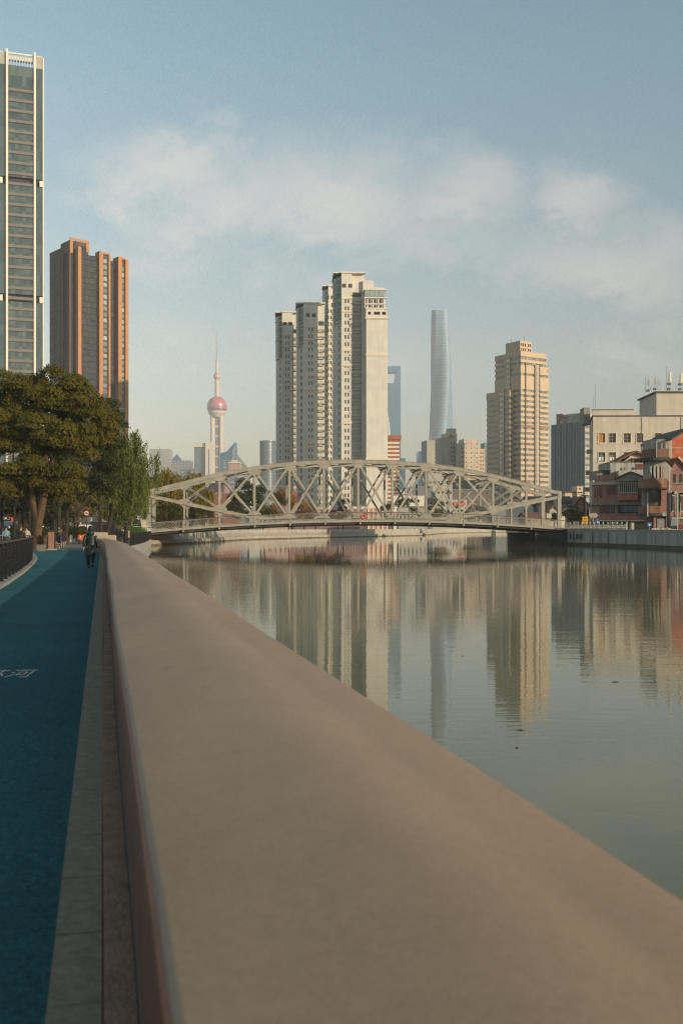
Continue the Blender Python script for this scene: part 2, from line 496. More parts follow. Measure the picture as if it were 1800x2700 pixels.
# slabs beside the parapet, each course a joint line
SL = mat('grey_granite_slab', (.25, .22, .165), rough=.85, fine=((30, .16),), var=.16, scale=14, bump=.5, bscale=140, spots=(55, .66, (.16, .155, .14)))
rnd = random.Random(3)
sl = MB(); s = -4.0
while s < 75:
    ln = .62 + rnd.uniform(-.03, .03); dz = rnd.uniform(-.002, .002)
    sl.prism([PF(s, -.183), PF(s + ln - .010, -.183), PF(s + ln - .010, -.004), PF(s, -.004)][::-1], -.03, .016 + dz)
    s += ln
so = sl.build('kerb', SL); tag(so, 'row of grey granite slabs between blue path and parapet', None, kind='structure')

# parapet
par = thing('river_parapet', 'long rounded stone river parapet running from the foreground to the bridge', 'parapet')
RB = mat('brown_rough_stone', (.24, .145, .09), rough=.9, var=.30, scale=9, bump=1.0, bscale=60, detail=8, spots=(40, .68, (.20, .15, .11)))
SS = [-6, -3, -1, 0, 1, 2, 3, 4, 6, 8, 11, 15, 20, 26, 33, 40, 47, 54, 60, 66, 70, 74, 77]


def bend(s):
    return -max(0, s - 46) ** 2 * .0006 + .012 * math.sin(s * .55) * min(1, s / 12 if s > 0 else 0)


def sweep(prof, name, material, ss=SS, smooth=True, closed=True):
    m = MB(); n = len(prof)
    for s in ss:
        for l, z in prof:
            x, y = PF(s, l + bend(s)); m.v.append((x, y, z))
    for i in range(len(ss) - 1):
        for j in range(n if closed else n - 1):
            jj = (j + 1) % n
            m.f.append((i * n + j, i * n + jj, (i + 1) * n + jj, (i + 1) * n + j)); m.m.append(0)
    for base, rev in ((0, True), ((len(ss) - 1) * n, False)):
        m.f.append(tuple(base + k for k in (reversed(range(n)) if not rev else range(n)))); m.m.append(0)
    o = m.build(name, material, par)
    if smooth:
        me = o.data
        me.polygons.foreach_set('use_smooth', [True] * len(me.polygons))
        try:
            o.modifiers.new('es', 'EDGE_SPLIT').split_angle = R(50)
        except Exception:
            pass
    return o


def arc(cl, cz, r, a0, a1, n=7):
    return [(cl + r * math.cos(R(a0 + (a1 - a0) * i / n)), cz + r * math.sin(R(a0 + (a1 - a0) * i / n))) for i in range(n + 1)]


ssb = [s * .31 for s in range(-16, 250)]
rnd = random.Random(9)
bm_ = MB()
jit = {}
for s in ssb:
    jit[s] = [rnd.uniform(-.004, .004) for _ in range(4)]
sweep([(0, -.02), (.114, -.02), (.114, .02), (.108, .030), (.012, .026), (0, .016)], 'base_course', RB)
sweep([(.112, .012), (.30, .012), (.30, .40), (.112, .40)], 'lower_face', mat('blue_grey_render', (.085, .10, .11), rough=.8, var=.14, scale=3, bump=.3))
OC = mat('rust_brown_tile', (.145, .060, .030), rough=.55, var=.22, scale=2.2, bump=.25, spec=.4)
sweep([(.092, .404), (.30, .404), (.30, .812), (.097, .812), (.092, .80)], 'tile_band', OC)
CO = mat('tan_stone_coping', (.285, .194, .122), rough=.56, var=.13, scale=1.1, bump=.06, bscale=220, fine=((5, .03), (32, .06), (120, .12), (400, .14)), detail=8, spec=.35, spots=(4.5, .70, (.215, .15, .098)), stretch=(1, .35, 1))
top = .835
prof = [(.30, .8125)] + [(.108, .8126)] + arc(.131, top - .034, .020, 180, 95) + [(.30, top - .012), (.48, top + .001), (.64, top + .008), (.76, top + .004), (.86, top - .014), (.98, top - .044), (1.10, top - .082)] + arc(1.205, top - .31, .245, 62, 0, 9) + [(1.445, .50), (1.20, .49), (.30, .49)]
prof = prof[::-1]
SS2 = [i * .5 - 6 for i in range(0, 166)]
sweep(prof, 'coping', CO, ss=SS2)
RW = mat('wet_embankment', (.20, .19, .16), var=.25, scale=.6, streak=.3)
sweep([(.302, -3), (1.36, -3), (1.36, .485), (.302, .485)], 'river_face', RW)
# stepped blocks closing the parapet
for (s0, s1, l0, l1, z) in ((77.1, 78.3, -.75, .36, 1.30), (78.4, 80.2, -.2, 1.0, 1.08)):
    e = MB(); e.prism([PF(s0, l0), PF(s0, l1), PF(s1, l1), PF(s1, l0)], -2.5, z)
    o = e.build('end_block', mat('pale_end_stone', (.30, .26, .20), var=.1, scale=1), par)
    bv = o.modifiers.new('b', 'BEVEL'); bv.width = .12; bv.segments = 3

# path writing
def text_mesh(body, size, mtl, name, ext=0.0, sx=1.0, sy=1.0, parent=None, M_=None, mirror=False):
    c = bpy.data.curves.new('lettering', 'FONT'); c.body = body; c.size = 1; c.extrude = ext; c.align_x = 'LEFT'
    o = bpy.data.objects.new('lettering_tmp', c); COL.objects.link(o)
    dg = bpy.context.evaluated_depsgraph_get(); dg.update()
    me = bpy.data.meshes.new_from_object(o.evaluated_get(dg))
    bpy.data.objects.remove(o); bpy.data.curves.remove(c)
    me.materials.clear(); me.materials.append(mtl)
    for v in me.vertices:
        x = v.co.x * size * sx * (-1 if mirror else 1); y = v.co.y * size * sy; z = v.co.z
        v.co = M_ @ Vector((x, y, z)) if M_ is not None else Vector((x, y, z))
    me.name = name
    return put(name, me, parent)


WH = mat('worn_white_paint', (.52, .55, .53), rough=.8, var=.25, scale=8)
# two characters laid on the path, tall along the walking direction
y0 = 10.72
Mx = Matrix.Translation((WX(93, 11.0) - .56, y0, .0125)) @ Matrix.Rotation(R(6), 4, 'Z')
tx = text_mesh('苏河', 1, WH, 'marking', sx=.29, sy=.66, M_=Mx); tag(tx, 'white painted characters on the blue path', None, kind='structure')

# railing along the inland side
rail = thing('metal_railing', 'long black metal railing with patterned panels curving along the blue path', 'railing')
rl = [(8, -2.78), (30, -2.80), (36, -2.88), (42, -3.03), (48, -3.25), (52, -3.45), (55.5, -3.75), (57.8, -4.3), (58.6, -5.1), (58.2, -6.0), (56.5, -7.2), (54, -8.6)]


def resample(pts, step):
    out = []; acc = 0
    for (a, b) in zip(pts, pts[1:]):
        A, B = Vector(a), Vector(b); ln = (B - A).length
        while acc < ln:
            out.append(tuple(A + (B - A) * (acc / ln))); acc += step
        acc -= ln
    return out


rp = [PF(*q) for q in rl]
fine = resample(rp, 1.45)
for (x, y) in fine:
    m = MB(); m.box(x - .035, x + .035, y - .035, y + .035, .1, 1.17); m.box(x - .05, x + .05, y - .05, y + .05, .06, .13)
    m.build('post', DARK_METAL, rail)
m = MB(); sm = resample(rp, .5)
for a, b_ in zip(sm, sm[1:]):
    m.bar((*a, 1.20), (*b_, 1.20), .09, .05)
m.build('handrail', mat('worn_handrail', (.05, .05, .05), rough=.35, var=.3, scale=2), rail)
for a, b_ in zip(fine, fine[1:]):
    A, B = Vector(a), Vector(b_); d = B - A; n = 9
    m = MB()
    for z in (1.02, .62, .24):
        m.bar((*a, z), (*b_, z), .03, .035)
    for i in range(1, n):
        q = A + d * (i / n)
        m.bar((q.x, q.y, .24), (q.x, q.y, 1.02), .018, .018)
    for i in range(n):
        q0, q1 = A + d * ((i + .08) / n), A + d * ((i + .92) / n); qm = (q0 + q1) / 2
        for z in (.33, .45, .72, .84, .93):
            m.bar((q0.x, q0.y, z - .035), (qm.x, qm.y, z + .04), .02, .03); m.bar((qm.x, qm.y, z + .04), (q1.x, q1.y, z - .035), .02, .03)
    m.build('railing_panel', DARK_METAL, rail)
# ------------------------------------------------------------------ the steel truss bridge
BX, BY, BA = -27.43, 142.0, math.atan(.1)
bridge = thing('truss_bridge', 'cream painted steel truss bridge with arched chords and lattice railings spanning the river', 'bridge', (BX, BY, 0), BA)
CR = mat('cream_bridge_paint', (.295, .28, .23), rough=.5, var=.08, scale=1.5, bump=.05, streak=.12, spots=(2.2, .66, (.20, .14, .09)))
CRD = mat('brown_rail_cap', (.07, .05, .04), rough=.5)
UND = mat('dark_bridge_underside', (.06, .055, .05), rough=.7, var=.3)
TOPZ = [7.05, 8.34, 9.58, 10.50, 11.13, 11.45, 11.56]; TOPZ = TOPZ + TOPZ[-2::-1]
BOTZ = [6.45, 5.42, 4.36, 3.45, 3.05, 2.92, 2.88]; BOTZ = BOTZ + BOTZ[-2::-1]


def railz(x):
    return 2.30 + .4 * x / 60 + 1.36 * (1 - ((x - 30) / 30) ** 2)


def smoothz(Z, x):
    i = min(11, max(0, int(x / 5))); f = x / 5 - i
    p0, p1, p2, p3 = Z[max(i - 1, 0)], Z[i], Z[i + 1], Z[min(i + 2, 12)]
    if i == 0:
        p0 = 2 * p1 - p2
    if i == 11:
        p3 = 2 * p2 - p1
    return .5 * (2 * p1 + (p2 - p0) * f + (2 * p0 - 5 * p1 + 4 * p2 - p3) * f * f + (3 * p1 - p0 - 3 * p2 + p3) * f ** 3)


TR = 8.0
for yy in (0.0, TR):
    for Z, nm, th in ((TOPZ, 'top_chord', .56), (BOTZ, 'bottom_chord', .46)):
        m = MB(); N = 48
        # plated box chord with a cap flange proud of it
        for (dy0, dy1, a, b_) in ((-.22, .22, -th + .05, -.045), (-.27, .27, -.045, 0), (-.27, .27, -th, -th + .05)):
            for i in range(N):
                x0, x1 = -.35 + 60.7 * i / N, -.35 + 60.7 * (i + 1) / N
                z0, z1 = smoothz(Z, max(0, min(60, x0))), smoothz(Z, max(0, min(60, x1)))
                m.hexa([(x0, yy + dy0, z0 + a), (x1, yy + dy0, z1 + a), (x1, yy + dy1, z1 + a), (x0, yy + dy1, z0 + a)],
                       [(x0, yy + dy0, z0 + b_), (x1, yy + dy0, z1 + b_), (x1, yy + dy1, z1 + b_), (x0, yy + dy1, z0 + b_)])
        for k in range(1, 12):                       # splice plates
            for dx in (2.5,):
                x = k * 5 + dx - 5 + 2.0
                zz = smoothz(Z, x); m.box(x - .12, x + .12, yy - .235, yy + .235, zz - th + .06, zz - .06)
        m.build(nm, CR, bridge)
    for k in (0, 12):
        x = k * 5
        m = MB(); m.box(x - .28, x + .28, yy - .26, yy + .26, railz(x) - 1.6, TOPZ[k] - .5)
        m.box(x - .36, x + .36, yy - .33, yy + .33, railz(x) - 1.6, railz(x) - 1.0)
        m.build('end_post', CR, bridge)
    for k in range(1, 12):
        x = k * 5; zt, zb = TOPZ[k] - .5, BOTZ[k] - .1
        m = MB(); m.box(x - .15, x + .15, yy - .17, yy + .17, zb, zt)
        if k % 2 == 0 and 2 < k < 11:
            m.box(x - .2, x + .2, yy - .22, yy + .22, 7.1, 7.25)
        m.build('vertical', CR, bridge)
        for zc, sg, hgt in ((zt, -1, .75), (zb + .05, 1, .6)):   # gusset plates, narrowing away from the chord
            wd = 1.0 if 1 < k < 11 else .8
            if k in (1, 11) and sg == 1:
                hgt = .35
            q = [(-wd, 0), (wd, 0), (wd - .08, .28), (.42, hgt), (-.42, hgt), (-wd + .08, .28)]
            m = MB(); m.hexa([(x + u, yy - .215, zc + sg * v) for u, v in q], [(x + u, yy + .215, zc + sg * v) for u, v in q])
            m.build('gusset', CR, bridge)
        if k in (1, 2, 10, 11):                       # hangers below the lower chord
            m = MB(); zl = railz(x) - 1.3; zu = BOTZ[k] - .46
            m.box(x - .14, x + .14, yy - .15, yy + .15, zl, zu - .3)
            prev = .14
            for i in range(6):
                z0 = zu - .75 + .75 * i / 6; z1 = zu - .75 + .75 * (i + 1) / 6; w0 = .14 + .5 * (i / 6) ** 2.2; w1 = .14 + .5 * ((i + 1) / 6) ** 2.2
                m.hexa([(x - w0, yy - .12, z0), (x + w0, yy - .12, z0), (x + w0, yy + .12, z0), (x - w0, yy + .12, z0)],
                       [(x - w1, yy - .12, z1 + .03), (x + w1, yy - .12, z1 + .03), (x + w1, yy + .12, z1 + .03), (x - w1, yy + .12, z1 + .03)])
            m.build('hanger', CR, bridge)
    for k in range(1, 11):
        x0, x1 = k * 5 + .2, k * 5 + 4.8
        for za, zb_, off in ((BOTZ[k] + .15, TOPZ[k + 1] - .75, -.11), (TOPZ[k] - .75, BOTZ[k + 1] + .15, .11)):
            m = MB(); A, B = Vector((x0, yy + off, za)), Vector((x1, yy + off, zb_)); d = (B - A).normalized()
            if k in (1, 10):                          # laced bars near the ends
                for s_ in (-.11, .11):
                    nrm = Vector((-d.z, 0, d.x)) * s_
                    m.bar(A + nrm, B + nrm, .16, .07)
                n = 12
                for i in range(n):
                    a = A.lerp(B, i / n) + Vector((-d.z, 0, d.x)) * (.09 if i % 2 else -.09); c = A.lerp(B, (i + 1) / n) + Vector((-d.z, 0, d.x)) * (-.09 if i % 2 else .09)
                    m.bar(a, c, .05, .05)
            else:
                m.bar(A, B, .18, .30, up=(-d.z, 0, d.x))
            m.build('diagonal', CR, bridge)

# sway frames and roof bracing between the trusses
for k in range(2, 11):
    x = k * 5; zt = TOPZ[k] - .62
    m = MB(); dep = 1.0
    m.box(x - .1, x + .1, .25, TR - .25, zt - .16, zt); m.box(x - .1, x + .1, .25, TR - .25, zt - dep - .12, zt - dep)
    n = 8
    for i in range(n):
        ya, yb = .3 + (TR - .6) * i / n, .3 + (TR - .6) * (i + 1) / n
        m.bar((x, ya, zt - .1 if i % 2 else zt - dep), (x, yb, zt - dep if i % 2 else zt - .1), .08, .08)
        m.bar((x, ya, zt - dep), (x, ya, zt - .1), .07, .07)
    for ya, sg in ((.25, 1), (TR - .25, -1)):         # curved knee bracket
        pts = [(x, ya + sg * 1.3 * (1 - math.cos(t)), zt - dep - 1.5 + 1.5 * math.sin(t)) for t in [i * math.pi / 16 for i in range(9)]]
        m.tube(pts, .06, 4)
    m.build('sway_frame', CR, bridge)
for k in range(2, 10):
    m = MB()
    z0, z1 = TOPZ[k] - .45, TOPZ[k + 1] - .45
    m.bar((k * 5, .25, z0), (k * 5 + 5, TR - .25, z1), .2, .18); m.bar((k * 5, TR - .25, z0), (k * 5 + 5, .25, z1), .2, .18)
    m.build('roof_bracing', CR, bridge)

# deck, girders, railings
WLK = -2.6
m = MB(); N = 24
for i in range(N):
    x0, x1 = 60 * i / N, 60 * (i + 1) / N; z0, z1 = railz(x0) - 1.16, railz(x1) - 1.16
    m.hexa([(x0, WLK, z0 - .12), (x1, WLK, z1 - .12), (x1, TR + 2.6, z1 - .12), (x0, TR + 2.6, z0 - .12)], [(x0, WLK, z0), (x1, WLK, z1), (x1, TR + 2.6, z1), (x0, TR + 2.6, z0)])
m.build('deck', mat('deck_asphalt', (.07, .07, .07), var=.2), bridge)
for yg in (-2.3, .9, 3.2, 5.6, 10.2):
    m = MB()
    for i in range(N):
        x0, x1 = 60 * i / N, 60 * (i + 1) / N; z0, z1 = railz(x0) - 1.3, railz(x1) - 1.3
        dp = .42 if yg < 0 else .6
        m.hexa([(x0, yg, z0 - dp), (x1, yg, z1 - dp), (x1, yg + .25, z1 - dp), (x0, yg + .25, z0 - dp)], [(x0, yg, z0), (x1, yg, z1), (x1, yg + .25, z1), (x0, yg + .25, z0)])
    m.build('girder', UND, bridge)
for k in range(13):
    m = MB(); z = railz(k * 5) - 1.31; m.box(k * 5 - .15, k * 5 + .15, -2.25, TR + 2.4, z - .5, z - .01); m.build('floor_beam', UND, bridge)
for side, yr in ((0, WLK - .08), (1, TR + 2.68)):
    xa = 0.0
    for k in range(12):
        x0, x1 = k * 5 + .08, k * 5 + 4.92
        m = MB()
        z0, z1 = railz(x0), railz(x1)
        for dz, hh, th in ((-.07, .07, .09), (-.96, .06, .07), (-1.25, .32, .12)):
            m.hexa([(x0, yr - th / 2, z0 + dz - hh / 2), (x1, yr - th / 2, z1 + dz - hh / 2), (x1, yr + th / 2, z1 + dz - hh / 2), (x0, yr + th / 2, z0 + dz - hh / 2)],
                   [(x0, yr - th / 2, z0 + dz + hh / 2), (x1, yr - th / 2, z1 + dz + hh / 2), (x1, yr + th / 2, z1 + dz + hh / 2), (x0, yr + th / 2, z0 + dz + hh / 2)])
        n = 11; H_ = .84; st = (x1 - x0) / n
        for i in range(-2, n):
            for sg in (1, -1):
                ua, ub = x0 + i * st, x0 + (i + 2.0) * st
                za, zb_ = 0.0, 1.0
                if sg < 0:
                    za, zb_ = 1.0, 0.0
                if ua < x0:
                    za += (x0 - ua) / (ub - ua) * (zb_ - za); ua = x0
                if ub > x1:
                    zb_ = za + (x1 - ua) / (ub - ua) * (zb_ - za); ub = x1
                if ub - ua < .05:
                    continue
                m.bar((ua, yr + .012 * sg, railz(ua) - .95 + H_ * za), (ub, yr + .012 * sg, railz(ub) - .95 + H_ * zb_),  .02, .028, up=(0, 0, 1))
        m.build('railing_panel', CR, bridge)
        m = MB(); m.hexa([(x0 - .08, yr - .09, z0 - .035), (x1 + .08, yr - .09, z1 - .035), (x1 + .08, yr + .09, z1 - .035), (x0 - .08, yr + .09, z0 - .035)],
                         [(x0 - .08, yr - .09, z0 + .03), (x1 + .08, yr - .09, z1 + .03), (x1 + .08, yr + .09, z1 + .03), (x0 - .08, yr + .09, z0 + .03)])
        m.build('rail_cap', CRD, bridge)
    for k in range(1, 12):
        z = railz(k * 5)
        m = MB(); m.box(k * 5 - .075, k * 5 + .075, yr - .11, yr + .07, z - 1.62, z - .03); m.box(k * 5 - .13, k * 5 + .13, yr - .16, yr + .1, z - 1.66, z - 1.5)
        m.build('railing_post', CR, bridge)

# life ring on the railing
lr = MB(); n1, n2 = 20, 8
for i in range(n1):
    for j in range(n2):
        a, b_ = 2 * math.pi * i / n1, 2 * math.pi * j / n2; r = .27 + .085 * math.cos(b_)
        lr.v.append((r * math.cos(a), .085 * math.sin(b_), r * math.sin(a)))
for i in range(n1):
    for j in range(n2):
        lr.f.append((i * n2 + j, ((i + 1) % n1) * n2 + j, ((i + 1) % n1) * n2 + (j + 1) % n2, i * n2 + (j + 1) % n2)); lr.m.append(0)
ring = lr.build('life_ring', mat('red_life_ring', (.75, .07, .05), rough=.5), smooth=True)
_rx = 30.45; ca, sa = math.cos(BA), math.sin(BA); _ry = WLK - .3
ring.location = (BX + _rx * ca - _ry * sa, BY + _rx * sa + _ry * ca, railz(30) - .60); ring.rotation_euler = (0, 0, BA)
tag(ring, 'red life ring hanging on the bridge railing at mid span', 'life ring')


def bl(x, y):
    return (BX + x * ca - y * sa, BY + x * sa + y * ca)


# abutments
ab = thing('bridge_abutment', 'pale stone abutment and pier carrying the left end of the bridge', 'abutment', (0, 0, 0))
m = MB(); m.prism([bl(-.6, -3.3), bl(.1, -3.3), bl(.1, 11), bl(-.6, 11)], -3, 1.0); m.prism([bl(-7, -3.1), bl(-.62, -3.1), bl(-.62, 11), bl(-7, 11)], -3, .62); m.build('wall', CONC, ab)
m = MB(); m.prism([bl(-.75, -3.25), bl(-.05, -3.25), bl(-.05, -2.5), bl(-.75, -2.5)], .62, 2.6); m.prism([bl(-.85, -3.35), bl(.05, -3.35), bl(.05, -2.4), bl(-.85, -2.4)], 2.61, 2.78)
m.build('pier', mat('pale_granite', (.46, .40, .30), var=.12, scale=2), ab)
ab2 = thing('bridge_abutment', 'dark shadowed abutment under the right end of the bridge', 'abutment', (0, 0, 0))
DK = mat('shadow_dark_stone', (.045, .043, .04), var=.35, scale=.7, streak=.3)  # stone colour darkened to stand for the shadow under the bridge
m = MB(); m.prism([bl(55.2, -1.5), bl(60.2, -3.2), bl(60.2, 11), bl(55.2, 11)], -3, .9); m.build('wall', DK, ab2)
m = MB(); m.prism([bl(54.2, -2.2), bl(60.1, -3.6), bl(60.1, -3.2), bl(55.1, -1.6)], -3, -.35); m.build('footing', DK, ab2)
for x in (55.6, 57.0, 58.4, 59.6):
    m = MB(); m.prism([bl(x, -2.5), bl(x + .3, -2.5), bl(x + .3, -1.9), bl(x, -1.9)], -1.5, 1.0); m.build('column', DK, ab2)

# approach slabs
m = MB()
q = [bl(-30, -2.6), bl(0, -2.6), bl(0, 10.6), bl(-30, 10.6)]
m.hexa([(x, y, -.1) for x, y in q], [(q[0][0], q[0][1], .3), (q[1][0], q[1][1], 1.13), (q[2][0], q[2][1], 1.13), (q[3][0], q[3][1], .3)])
tag(m.build('road', mat('asphalt', (.055, .055, .055), var=.2)), 'asphalt road leading onto the left end of the bridge', None, kind='structure')
m = MB()
q = [bl(60.3, -3.0), bl(100, -3.0), bl(100, 12), bl(60.3, 12)]
m.hexa([(x, y, -.1) for x, y in q], [(q[0][0], q[0][1], 1.5), (q[1][0], q[1][1], .5), (q[2][0], q[2][1], .5), (q[3][0], q[3][1], 1.5)])
tag(m.build('road', MATS['asphalt']), 'asphalt road coming off the right end of the bridge', None, kind='structure')
# ------------------------------------------------------------------ towers and houses
def H(py, Y):
    return WZ(py, Y)


def win_mesh(name, w, h, mtl, frame=None, nx=1, nz=1, fw=.06):
    """a window unit: x along the face, -y outwards, origin at its lower left corner; frame bars proud of the pane"""
    m = MB(); m.mi = 0; m.box(.0, w, -.02, .03, 0, h)
    if frame is not None:
        m.mi = 1
        for i in range(nx + 1):
            u = i * (w - fw) / nx; m.box(u, u + fw, -.07, -.022, .001, h - .001)
        for j in range(nz + 1):
            z = j * (h - fw) / nz; m.box(.002, w - .002, -.066, -.0225, z, z + fw)
        return m.build(name, [mtl, frame], link=False)
    return m.build(name, mtl, link=False)


def place(me, name, fr, parent, spots, d=-.18, cap=100):
    """window units of one kind; beyond a hundred the rest becomes one mass"""
    outs = []
    rest = None
    for i, (u, z) in enumerate(spots):
        if i < cap:
            outs.append(put(name, me, parent, fr.P(u, d, z), fr.a))
        else:
            if rest is None:
                rest = (MB(), me)
            c, s_ = math.cos(fr.a), math.sin(fr.a); bx, by, bz = fr.P(u, d, z); mb = rest[0]; n = len(mb.v)
            for v in me.vertices:
                mb.v.append((bx + v.co.x * c - v.co.y * s_, by + v.co.x * s_ + v.co.y * c, bz + v.co.z))
            for p_ in me.polygons:
                mb.f.append(tuple(n + k for k in p_.vertices)); mb.m.append(p_.material_index)
    if rest:
        o = rest[0].build(name, list(me.materials), parent); o['kind'] = 'stuff'
    return outs


def shell(parent, name, mtl, x0, x1, y0, y1, z0, z1, skip=()):
    """box body minus the faces that get their own facade: 'f' front, 'r' right, 'l' left"""
    m = MB()
    if 'f' not in skip:
        m.face([(x0, y0, z0), (x1, y0, z0), (x1, y0, z1), (x0, y0, z1)])
    if 'r' not in skip:
        m.face([(x1, y0, z0), (x1, y1, z0), (x1, y1, z1), (x1, y0, z1)])
    if 'l' not in skip:
        m.face([(x0, y1, z0), (x0, y0, z0), (x0, y0, z1), (x0, y1, z1)])
    m.face([(x1, y1, z0), (x0, y1, z0), (x0, y1, z1), (x1, y1, z1)])
    m.face([(x0, y0, z1), (x1, y0, z1), (x1, y1, z1), (x0, y1, z1)])
    return m.build(name, mtl, parent)


def fr_front(x0, y0):
    return FR(x0, y0, 0)


def fr_right(x1, y0):
    return FR(x1, y0, R(90))


def fr_left(x0, y1):
    return FR(x0, y1, R(-90))


# ---- glass office tower at the left edge
Yg = 400.0
gt = thing('glass_tower', 'very tall green glass tower with white vertical fins and dark recessed floors', 'skyscraper', (WX(-3, Yg), Yg - .4, 0), R(18.3))
GG = grid_mat('green_curtain_glass', (.035, .065, .068), (.12, .165, .155), 1.45, 4.2, line=(.035, .05, .05), lw=(.08, .14), rough=.16, jit=.75, off=.6)
GG2 = grid_mat('green_side_glass', (.04, .07, .075), (.10, .145, .14), 4.0, 4.2, line=(.03, .04, .045), lw=(.06, .16), rough=.16, jit=.5, off=.6)
FIN = mat('white_fin', (.66, .62, .52), rough=.5, var=.05, scale=.3)
BAND = mat('bronze_spandrel', (.14, .125, .105), rough=.5, var=.12, scale=.4, spec=.5)
GREYP = mat('grey_cladding_panel', (.34, .33, .28), var=.12, scale=.6)
WD = 17.6; DP = 17.6
segs = [(0, H(793, Yg)), (H(773, Yg), H(483, Yg)), (H(463, Yg), H(168, Yg))]
mb_ = MB()
for z0, z1 in segs:
    mb_.box(.45, WD - .45, .0, DP, z0, z1)
mb_.mi = 0
o = mb_.build('glass_wall', GG2, gt)
for (za, zb) in ((segs[0][1], segs[1][0]), (segs[1][1], segs[2][0])):
    m = MB(); m.box(1.6, WD - 1.6, 1.2, DP - 1.2, za, zb)
    m.build('recess', mat('dark_recess', (.045, .045, .05)), gt)
xf = [3.35, 14.05]
m = MB()
for z0, z1 in segs:
    m.box(xf[0] + .4, xf[1] - .4, -.25, .0, z0, z1 if z1 < 180 else z1)
m.build('centre_glass', GG, gt)
for x in xf:
    m = MB(); m.box(x - .42, x + .42, -.95, -.26, 0, H(128, Yg)); m.build('vertical_fin', FIN, gt)
for x in (.12, WD - .38):
    m = MB(); m.box(x - .12, x + .38, -.35, .6, 0, H(143, Yg) + .8); m.build('vertical_fin', FIN, gt)
zb = H(229, Yg)
while zb > 20:
    m = MB(); m.box(xf[0] + .43, xf[1] - .43, -.42, -.252, zb - 1.1, zb); m.build('spandrel_band', BAND, gt)
    m = MB(); m.box(xf[0] + .43, xf[1] - .43, -.36, -.253, zb - 1.42, zb - 1.27); m.build('mullion_strip', MATS['dark_recess'], gt)
    zb -= 4.2
for (za, zc) in ((segs[0][1], segs[1][0]), (segs[1][1], segs[2][0])):
    for x0, x1 in ((.0, 1.7), (WD - 1.7, WD)):
        m = MB(); m.box(x0, x1, -.3, 1.3, za + .1, zc - .6); m.build('bracket', FIN, gt)
zt0, zt1 = H(168, Yg) + .02, H(136, Yg)
for x0, x1 in ((.45, xf[0] - .43), (xf[1] + .43, WD - .45)):
    m = MB(); m.box(x0, x1, -.1, .4, zt0, zt1); m.build('crown_panel', GREYP, gt)
m = MB(); m.box(xf[0], xf[1], -.2, .2, zt1 - .3, zt1 + .3)
for i in range(10):
    x = xf[0] + .5 + (xf[1] - xf[0] - 1) * i / 9; m.box(x - .06, x + .06, -.15, .05, zt0, zt1 - .3)
m.build('crown_frame', FIN, gt)
for i in range(9):
    x = xf[0] + 1.05 + (xf[1] - xf[0] - 1) * i / 9 - .05
    m = MB(); m.box(x - .32, x + .32, -.1, .3, zt1 - 2.6, zt1 - 1.0); m.build('crown_screen', mat('cream_screen', (.6, .55, .42)), gt)
    m = MB(); m.box(x - .32, x + .32, -.12, .32, zt1 - 3.3, zt1 - 2.62); m.build('crown_louvre', MATS['dark_recess'], gt)
m = MB(); m.box(.3, WD - .3, .5, 1.0, zt1 + .1, zt1 + .5); m.box(.3, .8, 0, DP, zt1, zt1 + .45); m.build('parapet', FIN, gt)

# ---- brown residential tower
Yb = 495.0
bt = thing('brown_tower', 'tall brown tiled residential tower with orange lit piers and dark stepped left side', 'apartment tower', (0, 0, 0), 0)
a = R(42); cx_, cy_ = WX(205, Yb), Yb
bt.location = (cx_, cy_, 0); bt.rotation_euler = (0, 0, a); bt.scale = (.80, 1, 1)
OR = mat('sunlit_brown_tile', (.41, .19, .075), rough=.7, var=.10, scale=.5, streak=.06)  # tower tile with the orange of the low sun in its colour
BR = mat('shaded_brown_tile', (.10, .055, .040), rough=.75, var=.15, scale=.4)  # the tile again, darkened in colour for the side in shade
GB = grid_mat('dark_residential_glass', (.010, .016, .020), (.040, .055, .06), 1.5, 3.0, line=(.020, .020, .020), lw=(.12, .45), rough=.5, jit=.6, spec=.2)
# right hand faces run along +x, left hand faces along +y ; steps
zt = H(640, Yb)


def vol(name, mtl, x0, x1, y0, y1, z1, z0=0):
    m = MB(); m.box(x0, x1, y0, y1, z0, z1); return m.build(name, mtl, bt)


vol('glass_wall', GB, .5, 29.0, .8, 24, H(668, Yb))
vol('glass_wall', GB, -2.2, 8.0, 3.2, 27, H(640, Yb))
vol('glass_wall', GB, 3.0, 18.0, 4.2, 20, H(660, Yb))
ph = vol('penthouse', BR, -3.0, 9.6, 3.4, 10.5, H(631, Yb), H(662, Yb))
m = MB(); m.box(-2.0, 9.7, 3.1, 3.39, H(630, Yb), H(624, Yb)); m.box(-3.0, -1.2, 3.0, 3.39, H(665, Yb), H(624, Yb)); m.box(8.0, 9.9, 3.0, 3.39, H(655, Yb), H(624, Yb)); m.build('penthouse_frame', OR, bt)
for (x0, x1, yo, zy) in ((.0, 2.3, -.6, 650), (14.1, 16.7, -1.4, 652), (20.6, 21.9, -1.4, 654), (26.6, 29.2, -2.6, 658), (31.7, 33.9, -2.6, 662)):
    m = MB(); m.box(x0, x1, yo, 3, 0, H(zy, Yb))
    o = m.build('pier', OR, bt)
